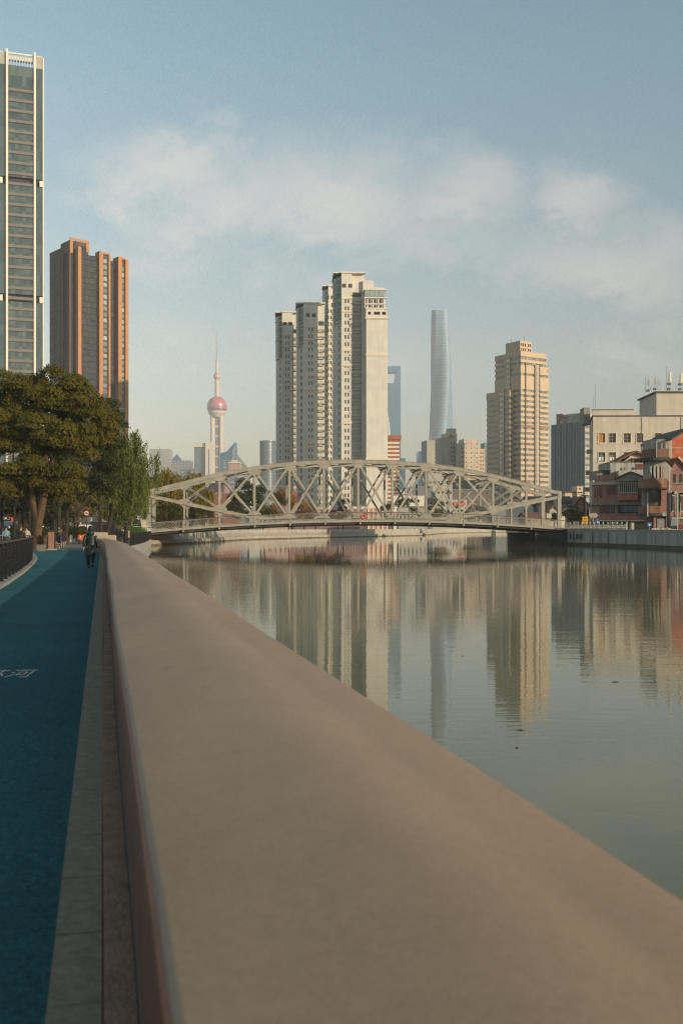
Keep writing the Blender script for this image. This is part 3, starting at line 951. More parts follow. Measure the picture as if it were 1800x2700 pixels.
for (x0, x1, yo, zy, cw) in ((16.7, 20.6, -.6, 658, 2.4), (29.2, 31.7, -1.6, 672, 2.4)):
    m = MB(); m.box(x0, x1, yo, 2.9, 0, H(zy, Yb)); m.build('bay', mat('dark_bay', (.055, .05, .05), rough=.6), bt)
    wv = [mat('bright_pane_%d' % i, c, rough=.15, var=.2, scale=.5, spec=.6, objvar=.5) for i, c in enumerate(((.20, .26, .25), (.12, .16, .16)))]
    fr = FR(0, yo, 0); mes = [win_mesh('window', (x1 - x0) * .6, 1.9, w_) for w_ in wv]
    for i in range(48):
        z = H(zy, Yb) - 4.2 - 3.0 * i
        if z < 4:
            break
        put('window', mes[(i * 7) % 3 // 2], bt, fr.P(x0 + .25 + (x1 - x0) * .12, .04, z))
        m = None
m = MB(); m.box(29.2, 31.7, -2.5, -1.7, H(664, Yb), H(659, Yb)); m.build('top_beam', OR, bt)
m = MB(); m.box(16.7, 20.6, -1.3, -.65, H(658, Yb), H(653, Yb)); m.build('top_beam', OR, bt)
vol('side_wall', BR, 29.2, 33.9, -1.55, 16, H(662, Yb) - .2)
# shaded left side: stepped fins, shade put into their brown, and bands of dark glass
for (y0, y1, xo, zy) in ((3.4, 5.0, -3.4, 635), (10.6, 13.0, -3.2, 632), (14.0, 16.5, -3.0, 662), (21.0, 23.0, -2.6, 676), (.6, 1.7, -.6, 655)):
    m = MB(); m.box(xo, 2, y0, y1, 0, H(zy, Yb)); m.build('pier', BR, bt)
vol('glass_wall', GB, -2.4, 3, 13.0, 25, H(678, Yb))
for z in range(12, 142, 12):                        # tile joints on the lit piers
    pass

# ---- white residential towers in a row
WHT = mat('cream_render_wall', (.60, .575, .51), rough=.8, var=.07, scale=.25, streak=.07, bump=.1)
TRIM = mat('cream_trim', (.66, .60, .48), rough=.7, var=.06)
GRN = grid_mat('green_corner_glass', (.022, .085, .060), (.07, .15, .11), 1.1, 3.0, line=(.42, .42, .36), lw=(.04, .22), rough=.2, jit=.6)
GRNW = mat('green_window', (.035, .085, .07), rough=.2, var=.2, scale=.5, spec=.6, objvar=.5)
FRM = mat('white_frame', (.55, .52, .45), rough=.5)
BAL = mat('balcony_rail', (.09, .095, .09), rough=.5, var=.3)
SM = win_mesh('window', .75, 1.7, mat('small_pane', (.06, .065, .06), rough=.2, var=.2, spec=.6, objvar=.7), FRM, 1, 1, .09)
GW = win_mesh('side_window', 1.5, 1.9, GRNW, FRM, 1, 1, .1)


def balcony_mesh(w):
    m = MB(); m.mi = 0; m.box(0, w, -.9, .0, -.18, 0); m.mi = 1
    for i in range(9):
        u = i * (w - .08) / 8; m.box(u, u + .08, -.9, -.84, .0, .92)
    m.box(0, w, -.92, -.83, .921, 1.02); m.box(0, .06, -.83, -.0, 0, .9); m.box(w - .06, w, -.83, -.0, 0, .9)
    m.mi = 2; m.box(.15, w - .15, .002, .05, .05, 2.4); m.mi = 3; m.box(w * .45, w * .45 + .1, -.04, -.002, .05, 2.4); m.box(w * .75, w * .75 + .1, -.04, -.002, .05, 2.4)
    return m.build('balcony', [TRIM, BAL, GLASS, FRM], link=False)


def res_tower(px0, px1, ptop, Y, label, fl=3.0, crown=True, seed=1, gtop=12, zgreen=None, front_w=None, bal_at=None, D=16.0):
    """a slab tower with a chamfered green glass corner on its left, a front with paired small windows and a recessed balcony bay"""
    x0, x1 = WX(px0, Y), WX(px1, Y); W = x1 - x0; top = H(ptop, Y)
    t = thing('residential_tower', label, 'apartment tower', (x0, Y, 0), R(3), 'white residential towers in a stepped row')
    cw = 3.0 if W > 9 else 2.3
    ang = math.atan2(5.6, -cw)                        # chamfer from (cw,0) back to (0,5.6)
    zg = H(zgreen, Y) if zgreen else top - gtop * fl
    bw = 3.6 if W > 14 else 2.9
    xb0 = bal_at if bal_at is not None else W - bw - .2
    # body
    m = MB(); nfl = int((top - 4) / fl)
    fr = FR(0, 0, 0); holes = []; spots = []
    uc = (cw + xb0) / 2
    for i in range(nfl):
        z = top - 6.5 - i * fl
        if z < 3:
            break
        if top - z < 12:
            continue
        for du in ((-1.0, .25) if W < 13 else (-1.0, .25, -3.1)):
            holes.append((uc + du, uc + du + .75, z, z + 1.7)); spots.append((uc + du, z))
    m.wall(fr, cw, xb0, 0, top, holes, .25)
    m.face([(0, 5.6, 0), (cw, 0, 0), (cw, 0, zg), (0, 5.6, zg)])
    m.face([(0, D, 0), (0, 5.6, 0), (0, 5.6, top - 1), (0, D, top - 1)])
    m.face([(W, 1.5, 0), (W, D, 0), (W, D, top), (W, 1.5, top)]); m.face([(W, D, 0), (0, D, 0), (0, D, top), (W, D, top)])
    m.face([(cw, 0, top), (xb0, 0, top), (xb0, 1.5, top), (W, 1.5, top), (W, D, top), (0, D, top), (0, 5.6, top)])
    m.face([(xb0, 0, 0), (xb0, 1.5, 0), (xb0, 1.5, top), (xb0, 0, top)]); m.face([(xb0, 1.5, 0), (W, 1.5, 0), (W, 1.5, top), (xb0, 1.5, top)])
    m.build('wall', WHT, t)
    # green glass corner, three slightly bowed panels
    m = MB(); q = [(cw - .05, -.25), (cw * .62, 1.2), (cw * .28, 3.1), (-.15, 5.6), (.6, 5.9), (cw, .4)]
    m.prism(q, zg, top - 1.2); m.build('corner_glass', GRN, t)
    for z in [zg + k * fl * 3 for k in range(0, 5)]:
        if z < top - 2:
            m = MB(); m.prism([(cw + .1, -.5), (cw * .6, .95), (cw * .25, 2.95), (-.45, 5.7), (.6, 5.9), (cw, .4)], z, z + .28); m.build('ledge', TRIM, t)
    # corner windows below the glass
    frc = FR(cw * .5 + .62, 2.8 - 1.15, math.atan2(-5.6, cw)); frc = FR(0, 5.6, math.atan2(-5.6, cw)); ln = math.hypot(cw, 5.6)
    place(GW, 'side_window', frc, t, [(ln * .60, zg - 2.9 - k * fl) for k in range(int((zg - 4) / fl))], d=.03)
    place(SM, 'window', fr, t, spots)
    # top: two dark vents, cornice, ledges
    for du in (-2.0, .6):
        m = MB(); m.box(uc + du, uc + du + 1.7, -.03, .02, top - 6.0, top - 4.4); m.build('vent', mat('dark_louvre', (.07, .065, .055), var=.3, scale=4), t)
    m = MB(); m.box(cw - .4, W + .3, -.45, .0, top, top + .55); m.box(-.4, W + .3, .001, D, top, top + .5); m.build('cornice', TRIM, t)
    for dz in (10.0, 15.5, 31.5, 38, 62):
        if top - dz > 3 and W > 7:
            m = MB(); m.box(cw - .1, xb0, -.32, -.003, top - dz - .55, top - dz); m.box(cw - .1, xb0, -.2, -.004, top - dz - .9, top - dz - .56); m.build('string_course', TRIM, t)
    # balconies
    bm = balcony_mesh(W - xb0 - .25); frb = FR(0, 1.5, 0)
    place(bm, 'balcony', frb, t, [(xb0 + .12, top - 12.5 - k * fl) for k in range(int((top - 16) / fl))], d=.0)
    m = MB(); m.box(xb0 + .3, W - .2, 1.42, 1.498, top - 9.5, top - 7.6); m.build('loggia_window', GLASS, t)
    # air conditioners
    rnd = random.Random(seed); am = MB(); am.box(0, .8, -.35, 0, 0, .6); ame = am.build('air_conditioner', mat('ac_white', (.5, .5, .46), objvar=.2), link=False)
    place(ame, 'air_conditioner', fr, t, [(xb0 - .9, top - 13 - fl * rnd.randint(0, nfl - 8) - .4) for _ in range(9)], d=0.0)
    return t, W, top


res_tower(727, 788, 824, 472, 'farthest left and lowest of the white residential towers, grey in shade', seed=1, zgreen=945)
res_tower(782, 856, 800, 446, 'second white residential tower from the left with an orange lit strip', seed=2, zgreen=912)
res_tower(852, 890, 754, 464, 'narrow white residential tower squeezed between its wider neighbours', seed=3, zgreen=880, D=8.0)
# the tall one with its blank right hand block
Yd = 415.0
t, W, top = res_tower(881, 961, 720, Yd, 'tallest white residential tower with a blank cream side block and glazed top floors', seed=4, zgreen=850, bal_at=WX(928, Yd) - WX(881, Yd))
x0, x1 = WX(963, Yd) - WX(881, Yd), WX(1019, Yd) - WX(881, Yd); zb = H(840, Yd)
m = MB(); m.box(x0, x1, -5.2, 9, 0, zb); m.build('side_block', WHT, t)
m = MB(); m.box(x0 - 1.5, x0 - .01, -1.5, 9, 0, H(775, Yd)); m.build('stair_wall', WHT, t)
place(GW, 'side_window', FR(x0 - 1.5, 3.5, R(-90)), t, [(2.6, H(775, Yd) - 14 - k * 3) for k in range(36)], d=.03)
for zc, pr in ((zb, .5), (H(936, Yd), .35), (H(1207, Yd), .3)):
    m = MB(); m.box(x0 - pr, x1 + pr, -5.2 - pr, 9, zc - .8, zc - .3); m.box(x0 - pr * .5, x1 + pr * .5, -5.2 - pr * .5, 9, zc - 1.2, zc - .81); m.build('string_course', TRIM, t)
# glazed top floors
z1, z2, z3, z4, z5 = H(838, Yd), H(820, Yd), H(806, Yd), H(787, Yd), H(770, Yd)
m = MB(); m.box(x0 - .1, x1 - .1, -4.7, 8.5, z1 - .2, z2); m.build('loggia_floor', WHT, t)
for i, (a0, a1) in enumerate(((.8, 2.0), (3.3, 5.9), (6.8, 8.4))):
    m = MB(); m.box(x0 + a0 * .97, x0 + a1 * .97, -4.74, -4.69, z1 + .5, z1 + 1.7); m.build('opening', DARK_HOLE, t)
m = MB(); m.box(x0 - .3, x1 + .2, -5, 8.6, z2 + .01, z2 + .5); m.build('cornice', TRIM, t)
m = MB(); m.box(x0 - .6, x1 - .9, -4.2, 8, z2 + .5, z5); m.build('upper_floor', WHT, t)
for (za, zc_, nm) in ((z2 + .7, z3 - .5, 'window_row'), (z3 + .3, z4 - 1.0, 'window_row')):
    for i in range(7):
        u = x0 - .2 + i * 1.12
        m = MB(); m.box(u + .08, u + (.95 if i % 2 else .55), -4.26, -4.2, za, zc_); m.build('window', GLASS, t)
m = MB(); m.box(x0 - .7, x1 - .7, -4.5, -4.21, z3 - .2, z3 + .15); m.box(x0 - .9, x1 - .5, -4.7, -4.21, z4 - .7, z4 - .3); m.build('ledge', TRIM, t)
SG = mat('pale_top_glass', (.28, .36, .35), rough=.15, var=.2, spec=.6)
for i in range(8):
    u = x0 - .5 + i * 1.06; m = MB(); m.box(u + .05, u + .98, -4.45, -4.21, z4, z5 - .15); m.build('top_pane', SG, t)
m = MB(); m.box(x0 - .9, x1 - .5, -4.6, 8, z5, z5 + .45); m.build('cornice', TRIM, t)
for (xa, xb, ya, za, zc_) in ((x0 - 1, x0 + 3.5, 0, z5 + .46, H(738, Yd)), (x0 + 3.51, x0 + 6.0, 1, z5 + .46, H(755, Yd)), (x0 + 2, x1 - 1.2, -4, z5 + .46, H(763, Yd))):
    m = MB(); m.box(xa, xb, ya, 8, za, zc_); m.build('roof_block', WHT, t)
m = MB(); m.box(x0 - 8, x1 + .5, -7, 12, 0, 9.5); m.build('podium', mat('salmon_podium', (.52, .30, .21), var=.12, scale=.5), t)
for i in range(5):
    m = MB(); m.box(x0 + .4 + i * 1.9, x0 + 1.0 + i * 1.9, -7.3, -7.01, 0, 9.3); m.build('pilaster', TRIM, t)
m = MB(); m.box(x0 - 8.3, x1 + .8, -7.4, 12, 9.51, 10.4); m.build('cornice', TRIM, t)

# ---- cream and red banded block
Yr = 640.0
t = thing('banded_building', 'cream apartment block striped with red brown bands beside the tall white tower', 'apartment block', (WX(1006, Yr), Yr, 0), R(2))
W = WX(1052, Yr) - WX(1006, Yr); top = H(1158, Yr)
shell(t, 'wall', mat('bright_cream_wall', (.70, .64, .52), var=.06, scale=.3), 0, W, 0, 14, 0, top)
RED = mat('red_brown_band', (.34, .12, .07), var=.12, scale=.5)
for i in range(20):
    z = top - .3 - i * 2.62
    if z < 3:
        break
    m = MB(); m.box(3.9, W + .02, -.35, -.002, z - 1.25, z - .02); m.build('red_band', RED, t)
    m = MB(); m.box(.2, 3.85, -.1, -.003, z - 1.5, z - .2); m.build('window', GLASS, t)
m = MB(); m.box(-.3, W + 1.3, -1.2, 15, top, top + 2.6); m.build('roof_band', RED, t)
m = MB(); m.box(.0, 3.6, 2, 8, top + 2.61, top + 5.4); m.build('roof_block', MATS['bright_cream_wall'], t)

# ---- cream cluster behind the bridge
CW = mat('cluster_cream', (.54, .47, .36), rough=.85, var=.08, scale=.3, streak=.15)
CG = mat('cluster_shaded_cream', (.40, .38, .32), rough=.85, var=.08, scale=.3, streak=.15)  # the same cream with the shade of the fronts put into its colour


def block(px0, px1, ptop, Y, a, label, mtl, cols, fl=3.0, D=14, name='apartment_block', cat='apartment block', ww=1.3, wh=1.5, right=None, group='cream apartment blocks behind the bridge', rcols=(), first=3.2, lowest=10):
    W = (WX(px1, Y) - WX(px0, Y)) / math.cos(a); top = H(ptop, Y)
    t = thing(name, label, cat, (WX(px0, Y), Y, 0), a, group)
    wm_ = win_mesh('window', ww, wh, GLASS, FRM, 2, 1, .1)
    zs = [top - first - k * fl for k in range(int((top - first - lowest) / fl) + 1)]
    f = FR(0, 0, 0); sp = [(c * W, z) for z in zs for c in cols]
    m = MB(); m.wall(f, 0, W, 0, top, [(u, u + ww, z, z + wh) for u, z in sp], .2)
    fr_ = FR(W, 0, R(90)); sp2 = [(c * D, z) for z in zs for c in rcols]
    m.wall(fr_, 0, D, 0, top, [(u, u + ww, z, z + wh) for u, z in sp2], .2)
    m.face([(0, D, 0), (0, 0, 0), (0, 0, top), (0, D, top)]); m.face([(W, D, 0), (0, D, 0), (0, D, top), (W, D, top)])
    m.face([(0, 0, top - .02), (W, 0, top - .02), (W, D, top - .02), (0, D, top - .02)])
    m.build('wall', mtl, t)
    place(wm_, 'window', f, t, sp, d=-.15)
    place(wm_, 'window', fr_, t, sp2, d=-.15)
    m = MB()
    for (xa, xb, ya, yb) in ((-.15, W + .15, -.15, .25), (-.15, .25, .251, D), (W - .25, W + .15, .251, D)):
        m.box(xa, xb, ya, yb, top, top + .8)
    m.build('parapet', mtl, t)
    return t, W, D, top


t, W, D, top = block(1125, 1161, 1164, 700, R(12), 'left cream block coloured grey as in shade with one column of stacked windows', CG, (.55, .9))
t, W, D, top = block(1160, 1205, 1158, 672, R(16), 'middle cream block crowned by stepped arches', CG, (.62, .8), rcols=(.25, .6), D=9)
# arched crown
m = MB(); m.box(W * .35, W + .6, 1.0, D, top + .81, H(1142, 672)); m.build('crown_block', CW, t)
m = MB(); m.box(W * .62, W + .2, 1.6, D - 1, H(1142, 672) + .01, H(1128, 672)); m.build('crown_block', CW, t)
for (uc, f, r) in ((W * .68, FR(0, 1.0, 0), 2.4), (4.4, FR(W + .6, 1.0, R(90)), 2.6)):
    m = MB(); pts = [f.P(uc + r * math.cos(k * math.pi / 10), .12, top + .9 + r * math.sin(k * math.pi / 10)) for k in range(11)]
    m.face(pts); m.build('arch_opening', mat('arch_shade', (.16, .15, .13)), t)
    m = MB(); m.tube([f.P(uc + r * math.cos(k * math.pi / 10), .2, top + .9 + r * math.sin(k * math.pi / 10)) for k in range(11)], .22, 5)
    for q in (-1.1, 0, 1.1):
        m.tube([f.P(uc + q, .2, top + .9), f.P(uc + q, .2, top + .9 + math.sqrt(r * r - q * q))], .14, 4)
    m.build('arch', CW, t)
block(1205, 1224, 1172, 668, R(6), 'narrow lit cream strip block right of the arched crown', CW, (.55,), ww=1.4)
block(1222, 1263, 1160, 690, R(8), 'right cream block with scattered small square windows', CW, (.12, .45, .82), ww=.9, wh=1.2, fl=3.2)
block(1262, 1277, 1186, 760, R(4), 'small tan block glimpsed left of the beige office tower', mat('tan_wall', (.55, .42, .28)), (.2, .6), ww=1.0)
block(1276, 1284, 1170, 800, R(4), 'thin blue grey slab beside the beige office tower', mat('blue_grey_wall', (.20, .24, .26)), (.4,), ww=1.0)

# ---- beige office tower
Yo = 620.0
ang = R(32)
ot = thing('beige_office_tower', 'beige office tower striped with window bands, with a lower wing on its left', 'office tower', (WX(1372, Yo), Yo, 0), ang)
BE = mat('beige_tile', (.50, .385, .255), rough=.7, var=.07, scale=.35, streak=.06)
BG = grid_mat('beige_tower_glass', (.085, .095, .085), (.26, .28, .24), 1.5, 3.35, line=(.20, .17, .12), lw=(.12, .1), rough=.18, jit=.9, spec=.7)
BK = mat('dark_groove', (.06, .05, .04))
fo = 3.35
rw = (WX(1457, Yo) - WX(1372, Yo)) / (math.cos(ang) - math.sin(ang) * .20); lw_ = 24.5; lw2 = 29.0
zt = H(925, Yo)
rw = 23.8
rwt = rw - 1.9
m = MB(); m.box(.35, rw - .35, .35, lw_ - .3, 0, H(958, Yo)); m.box(.35, rwt - .35, .35, lw_ - .3, H(958, Yo), zt - .5); m.build('glass_wall', BG, ot)
m = MB(); m.box(.0, rwt, .0, lw_, zt - 3.2, zt); m.build('parapet', BE, ot)
ztop = zt - 3.2 - 1.9
nb = 0; z = ztop
while z > 3:
    w1 = rwt if z > H(958, Yo) else rw
    hh = 1.75
    thick = 1.45
    if nb in (3, 4):
        hh = 3.36                                     # solid upper storeys
    m = MB(); m.box(0, w1, 0, .32, z - hh, z); m.box(0, .32, .33, lw_, z - hh, z); m.box(w1 - .32, w1, .33, lw_, z - hh, z)
    m.build('spandrel_band', BE, ot)
    z -= fo; nb += 1
m = MB(); m.box(-.02, rwt, -.03, 6, H(966, Yo) - 2.4, H(966, Yo)); m.build('solid_band', BE, ot)
for u in (3.9, 15.6):
    m = MB(); m.box(u - .5, u + .5, -.12, .3, 4, H(954, Yo)); m.build('groove', BK, ot)
# rounded bays: right face and left face
for (f, u, z1, nm) in ((FR(0, 0, 0), 13.3, H(958, Yo), 1), (FR(0, lw_, R(-90)), 13.0, H(933, Yo), 2), (FR(-3.0, lw2, R(-90)), 15.0, H(1022, Yo), 3)):
    m = MB(); c = f.P(u, -.7, 0); m.lathe([(1.9, 0), (1.9, z1)], (c[0], c[1]), 14); m.build('round_bay', mat('bay_steel_glass', (.42, .41, .36), rough=.16, var=.15, scale=.3, spec=.9, metal=.3), ot)
    zz = z1 - .2; k = 0
    while zz > 4:
        m = MB(); m.lathe([(2.0, zz - 1.7), (2.0, zz)], (c[0], c[1]), 14); m.build('bay_band', BE, ot); zz -= fo
    for du in (-2.1, 2.1):
        m = MB(); m.fbox(f, u + du - .2, u + du + .2, -.2, .1, 4, z1); m.build('groove', BK, ot)
# solid dark service storey
zz = H(1122, Yo); m = MB(); m.box(-.04, rw + .04, -.04, .3, zz - .9, zz + .7); m.box(-.04, .3, .31, lw_, zz - .9, zz + .7); m.build('service_band', mat('brown_service_band', (.28, .19, .12)), ot)
# left lower wing
zw = H(1025, Yo)
m = MB(); m.box(-2.8, -.4, 7.3, lw2 - .3, 0, zw - .4); m.box(-.39, 10, lw_, lw2 - .3, 0, zw - .4); m.build('wing_glass_wall', BG, ot)
m = MB(); m.box(-3, -.05, 7.0, 7.29, zw - 4.5, zw); m.box(-3, -2.7, 7.30, lw2, zw - 4.5, zw); m.box(-3, 0, lw2, lw2 + .3, zw - 4.5, zw); m.box(-2.69, -.05, 7.30, lw2 - .01, zw - .4, zw - .1); m.build('wing_parapet', BE, ot)
z = zw - 6.2
while z > 3:
    m = MB(); m.box(-3, -.05, 7.0, 7.29, z - 1.75, z); m.box(-3, -2.7, 7.30, lw2, z - 1.75, z); m.build('wing_spandrel_band', BE, ot); z -= fo
# roof box
m = MB(); zr = H(896, Yo); fx = FR(.9, 1.6, 0); hs = []
hs = [(u, u + .95, z_, z_ + 2.1) for u in (.7, 2.3, 3.9, 6.3, 7.9) for z_ in (zt + .2, zt + 3.2, )]
m.wall(fx, 0, 9.5, zt, zr, hs, 1.2)
m.face([(.9, 1.6, zt), (.9, 15, zt), (.9, 15, zr), (.9, 1.6, zr)]); m.face([(10.4, 1.6, zt), (10.4, 15, zt), (10.4, 15, zr), (10.4, 1.6, zr)]); m.face([(.9, 1.6, zr), (10.4, 1.6, zr), (10.4, 15, zr), (.9, 15, zr)])
m.build('roof_box', BE, ot)
m = MB(); m.box(1.2, 10.1, 2.9, 14.7, zt, zr - .3); m.build('roof_box_core', mat('box_core', (.12, .09, .07)), ot)
for (u, v, h_) in ((-1, 12, 5), (4.5, 6, 7)):
    m = MB(); m.tube([(4 + u, v, zr), (4 + u, v, zr + h_ * .6)], .09, 4); m.build('mast', DARK_METAL, ot)

# ---- blue grey office block with sign
Ys = 560.0
st = thing('blue_grey_office', 'blue grey ribbed office block with a looping orange and pink sign on its crown', 'office building', (WX(1541, Ys), Ys, 0), R(38))
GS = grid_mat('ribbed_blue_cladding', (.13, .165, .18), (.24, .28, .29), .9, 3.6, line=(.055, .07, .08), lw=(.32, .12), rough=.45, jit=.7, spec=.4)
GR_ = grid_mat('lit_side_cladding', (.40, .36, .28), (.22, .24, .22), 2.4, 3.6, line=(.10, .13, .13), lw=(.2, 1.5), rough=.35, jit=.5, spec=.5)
zt = H(1112, Ys)
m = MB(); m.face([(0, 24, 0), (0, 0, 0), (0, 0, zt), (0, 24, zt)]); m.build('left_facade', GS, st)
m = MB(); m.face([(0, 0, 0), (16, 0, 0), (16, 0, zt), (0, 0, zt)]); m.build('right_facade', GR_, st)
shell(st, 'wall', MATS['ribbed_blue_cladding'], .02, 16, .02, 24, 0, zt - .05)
for k in range(22):
    y = 24 - 24 * k / 21; m = MB(); m.box(-.30, -.001, y - .13, y + .13, 2, zt + .3); m.build('rib', mat('pale_rib', (.25, .29, .30), rough=.4), st)
zc = H(1087, Ys)
CRN = mat('crown_screen_panel', (.33, .34, .31), rough=.5, var=.25, scale=.25)
m = MB(); m.box(.3, 15, .4, 18.5, zt, zc); m.build('crown', CRN, st)
m = MB(); m.box(.0, .28, 15.5, 20.5, zt, H(1084, Ys)); m.build('billboard', mat('faded_red_billboard', (.33, .13, .11), var=.5, scale=.3, detail=7, spots=(.35, .52, (.45, .42, .36))), st)
m = MB(); m.box(-.02, .27, 4.0, 15.4, zt, H(1093, Ys)); m.build('billboard', mat('pictured_billboard', (.30, .29, .27), var=.35, scale=.25, detail=6, spots=(.22, .55, (.22, .06, .09))), st)
PK = mat('pink_red_sign', (.75, .10, .12), rough=.4); OG = mat('orange_sign', (.95, .42, .06), rough=.4)
fs = FR(0, .4, 0)
m = MB(); m.tube([fs.P(2.0 + q, .35, zt + z_) for q, z_ in ((0, .3), (-.3, 2.2), (.2, 4.6), (1.1, 5.7), (1.5, 5.2), (1.2, 3), (.8, 1.2), (.9, .4))], .28, 6); m.build('sign_loop', PK, st)
m = MB(); m.tube([fs.P(3.0 + q, .35, zt + z_) for q, z_ in ((.0, 5.2), (.5, 3.4), (1.0, 1.6), (1.7, .7), (2.3, 1.4), (2.3, 2.6), (1.7, 3.4))], .28, 6); m.build('sign_loop', OG, st)

# ---- far skyline
HB = mat('far_blue_glass', (.02, .11, .19), rough=.25, var=.15, scale=.02, spec=.5)
HG = mat('far_grey_wall', (.22, .22, .21), rough=.7, var=.12, scale=.03)
HC = mat('far_cream_wall', (.55, .48, .39), rough=.7, var=.08, scale=.02)
# television tower with spheres
Yt = 2360.0
tv = thing('television_tower', 'slender television tower with a large rose sphere, a small upper sphere and a needle spire', 'tower', (WX(572, Yt), Yt, 0))
k = Yt / F
CT_ = mat('tower_concrete', (.46, .39, .33), rough=.7, var=.05, scale=.02); RO = mat('rose_sphere', (.42, .13, .13), rough=.22, var=.25, scale=.12, spec=.8, metal=.25)
for i, (dx, dy) in enumerate(((-11.5, -5), (11.5, -5), (0, 9))):
    m = MB(); m.lathe([(4.6, 0), (4.6, H(1090, Yt))], (dx * k, dy * k), 14); m.build('column', CT_, tv)
for i, py in enumerate((1125, 1151, 1178, 1204, 1232, 1260, 1290)):
    z = H(py, Yt)
    m = MB(); m.box(-11 * k, 11 * k, -6.0 * k, -3 * k, z - 2.2, z + 2.2); m.build('cross_platform', mat('pink_platform', (.52, .36, .30)), tv)
m = MB(); m.lathe([(5, 0), (5, H(1090, Yt))], (1.5 * k, 1 * k), 10); m.build('lift_shaft', HG, tv)
zc = H(1071, Yt); r = 26 * k
m = MB(); m.lathe([(max(.5, r * math.cos(R(a_))), zc + r * math.sin(R(a_))) for a_ in range(-50, 91, 7)], (0, 0), 36); m.build('large_sphere', RO, tv, smooth=True)
m = MB(); m.lathe([(13 * k, H(1101, Yt)), (22.5 * k, H(1090, Yt)), (23.5 * k, H(1088, Yt)), (23.5 * k, H(1085, Yt)), (17 * k, H(1085, Yt))], (0, 0), 32); m.build('sphere_skirt', CT_, tv)
m = MB(); m.lathe([(25.9 * k, H(1081, Yt)), (26.6 * k, H(1079, Yt)), (26.6 * k, H(1076.5, Yt)), (25.9 * k, H(1075, Yt))], (0, 0), 32); m.build('viewing_deck', mat('deck_dark', (.14, .13, .15), rough=.3), tv)
m = MB(); m.lathe([(6 * k, H(1052, Yt)), (5.4 * k, H(1035, Yt)), (5.2 * k, H(1001, Yt))], (0, 0), 14); m.build('upper_shaft', CT_, tv)
m = MB(); m.lathe([(6.5 * k, H(1034, Yt)), (6.5 * k, H(1031, Yt))], (0, 0), 14); m.build('collar', CT_, tv)
zc = H(993, Yt); r = 9.2 * k
m = MB(); m.lathe([(max(.5, r * math.cos(R(a_))), zc + r * math.sin(R(a_))) for a_ in range(-80, 91, 10)], (0, 0), 20); m.build('small_sphere', mat('small_rose_sphere', (.45, .28, .30), rough=.3, metal=.2), tv, smooth=True)
m = MB(); m.lathe([(6.0 * k, H(985.5, Yt)), (6.0 * k, H(983.5, Yt))], (0, 0), 14); m.build('collar', CT_, tv)
m = MB(); m.lathe([(3.6 * k, H(986, Yt)), (2.8 * k, H(951, Yt))], (0, 0), 10); m.build('mast', CT_, tv)
m = MB(); m.lathe([(1.3 * k, H(951, Yt)), (1.0 * k, H(915, Yt)), (.8 * k, H(893, Yt)), (.55 * k, H(873, Yt))], (0, 0), 8); m.build('spire', mat('spire_grey', (.30, .28, .27)), tv)
for py, rr in ((951, 4.2), (915, 2.6), (893, 1.6)):
    m = MB(); m.lathe([(rr * k, H(py, Yt) - .8), (rr * k, H(py, Yt) + .8)], (0, 0), 10); m.build('collar', CT_, tv)

# twisted glass tower
Yw = 2830.0; k = Yw / F
tw = thing('twisted_glass_tower', 'tallest far tower, hazy blue glass twisting and tapering upward with a rounded top', 'skyscraper', (WX(1165, Yw), Yw, 0))
prof_ = [(1392, 1130, 1232), (1250, 1131, 1203), (1170, 1129.5, 1196), (1105, 1133.5, 1194), (1036, 1136, 1192), (962, 1135.5, 1188), (895, 1135.2, 1183), (845, 1135.5, 1180.5), (820, 1136.5, 1178.5)]
m = MB(); n = 48; rings = []; mdeck = []
levels = []
for a_, b_ in zip(prof_, prof_[1:]):
    for i in range(10):
        f_ = i / 10; levels.append(tuple(a_[j] * (1 - f_) + b_[j] * f_ for j in range(3)))
levels.append(prof_[-1])


def tw_ring(py, pl_, pr_, grow=1.0):
    z = H(py, Yw); tt = (1392 - py) / 572; tws = R(-20 + 105 * tt); pts = []
    for i in range(n):
        th = 2 * math.pi * i / n
        rr = .86 + .11 * math.cos(3 * th) + (-.14 * math.exp(-((math.atan2(math.sin(th - 2.35), math.cos(th - 2.35))) / .14) ** 2))
        pts.append((rr * math.cos(th + tws), rr * math.sin(th + tws)))
    xs = [p_[0] for p_ in pts]; mn, mx_ = min(xs), max(xs); sc_ = (pr_ - pl_) * k / (mx_ - mn) * grow; cx = ((pl_ + pr_) / 2 - 1165) * k - (mn + mx_) / 2 * sc_
    return [(cx + x * sc_, y * sc_, z) for x, y in pts]


for py, pl_, pr_ in levels:
    b0 = len(m.v); m.v.extend(tw_ring(py, pl_, pr_)); rings.append(b0)
for a_, b_ in zip(rings, rings[1:]):
    for i in range(n):
        j = (i + 1) % n; m.f.append((a_ + i, a_ + j, b_ + j, b_ + i)); m.m.append(0)
m.f.append(tuple(rings[-1] + i for i in range(n))); m.m.append(0)
TG = grid_mat('pale_tower_glass', (.07, .17, .27), (.12, .22, .31), 9, 9, line=(.22, .28, .31), lw=(.0, 2.2), rough=.5, jit=.8, spec=.4)
m.build('glass_skin', TG, tw, smooth=True)
for py in (895, 900, 962, 968, 1032, 1038, 1100, 1106):
    lv = min(levels, key=lambda q: abs(q[0] - py)); m = MB()
    up_ = tw_ring(py, lv[1], lv[2], 1.02); lo = tw_ring(py + 1.4, lv[1], lv[2], 1.02)
    m.hexa(lo, up_); m.build('mechanical_band', mat('grey_band', (.20, .22, .23)), tw)

# tower with a trapezoid opening
Yv = 2900.0; k = Yv / F
vt = thing('opening_top_tower', 'blue hazy tower with a trapezoid opening near its top, half hidden by the white tower', 'skyscraper', (WX(1019, Yv), Yv, 0))
c0 = -34 * k; TB = 20.0
m = MB()


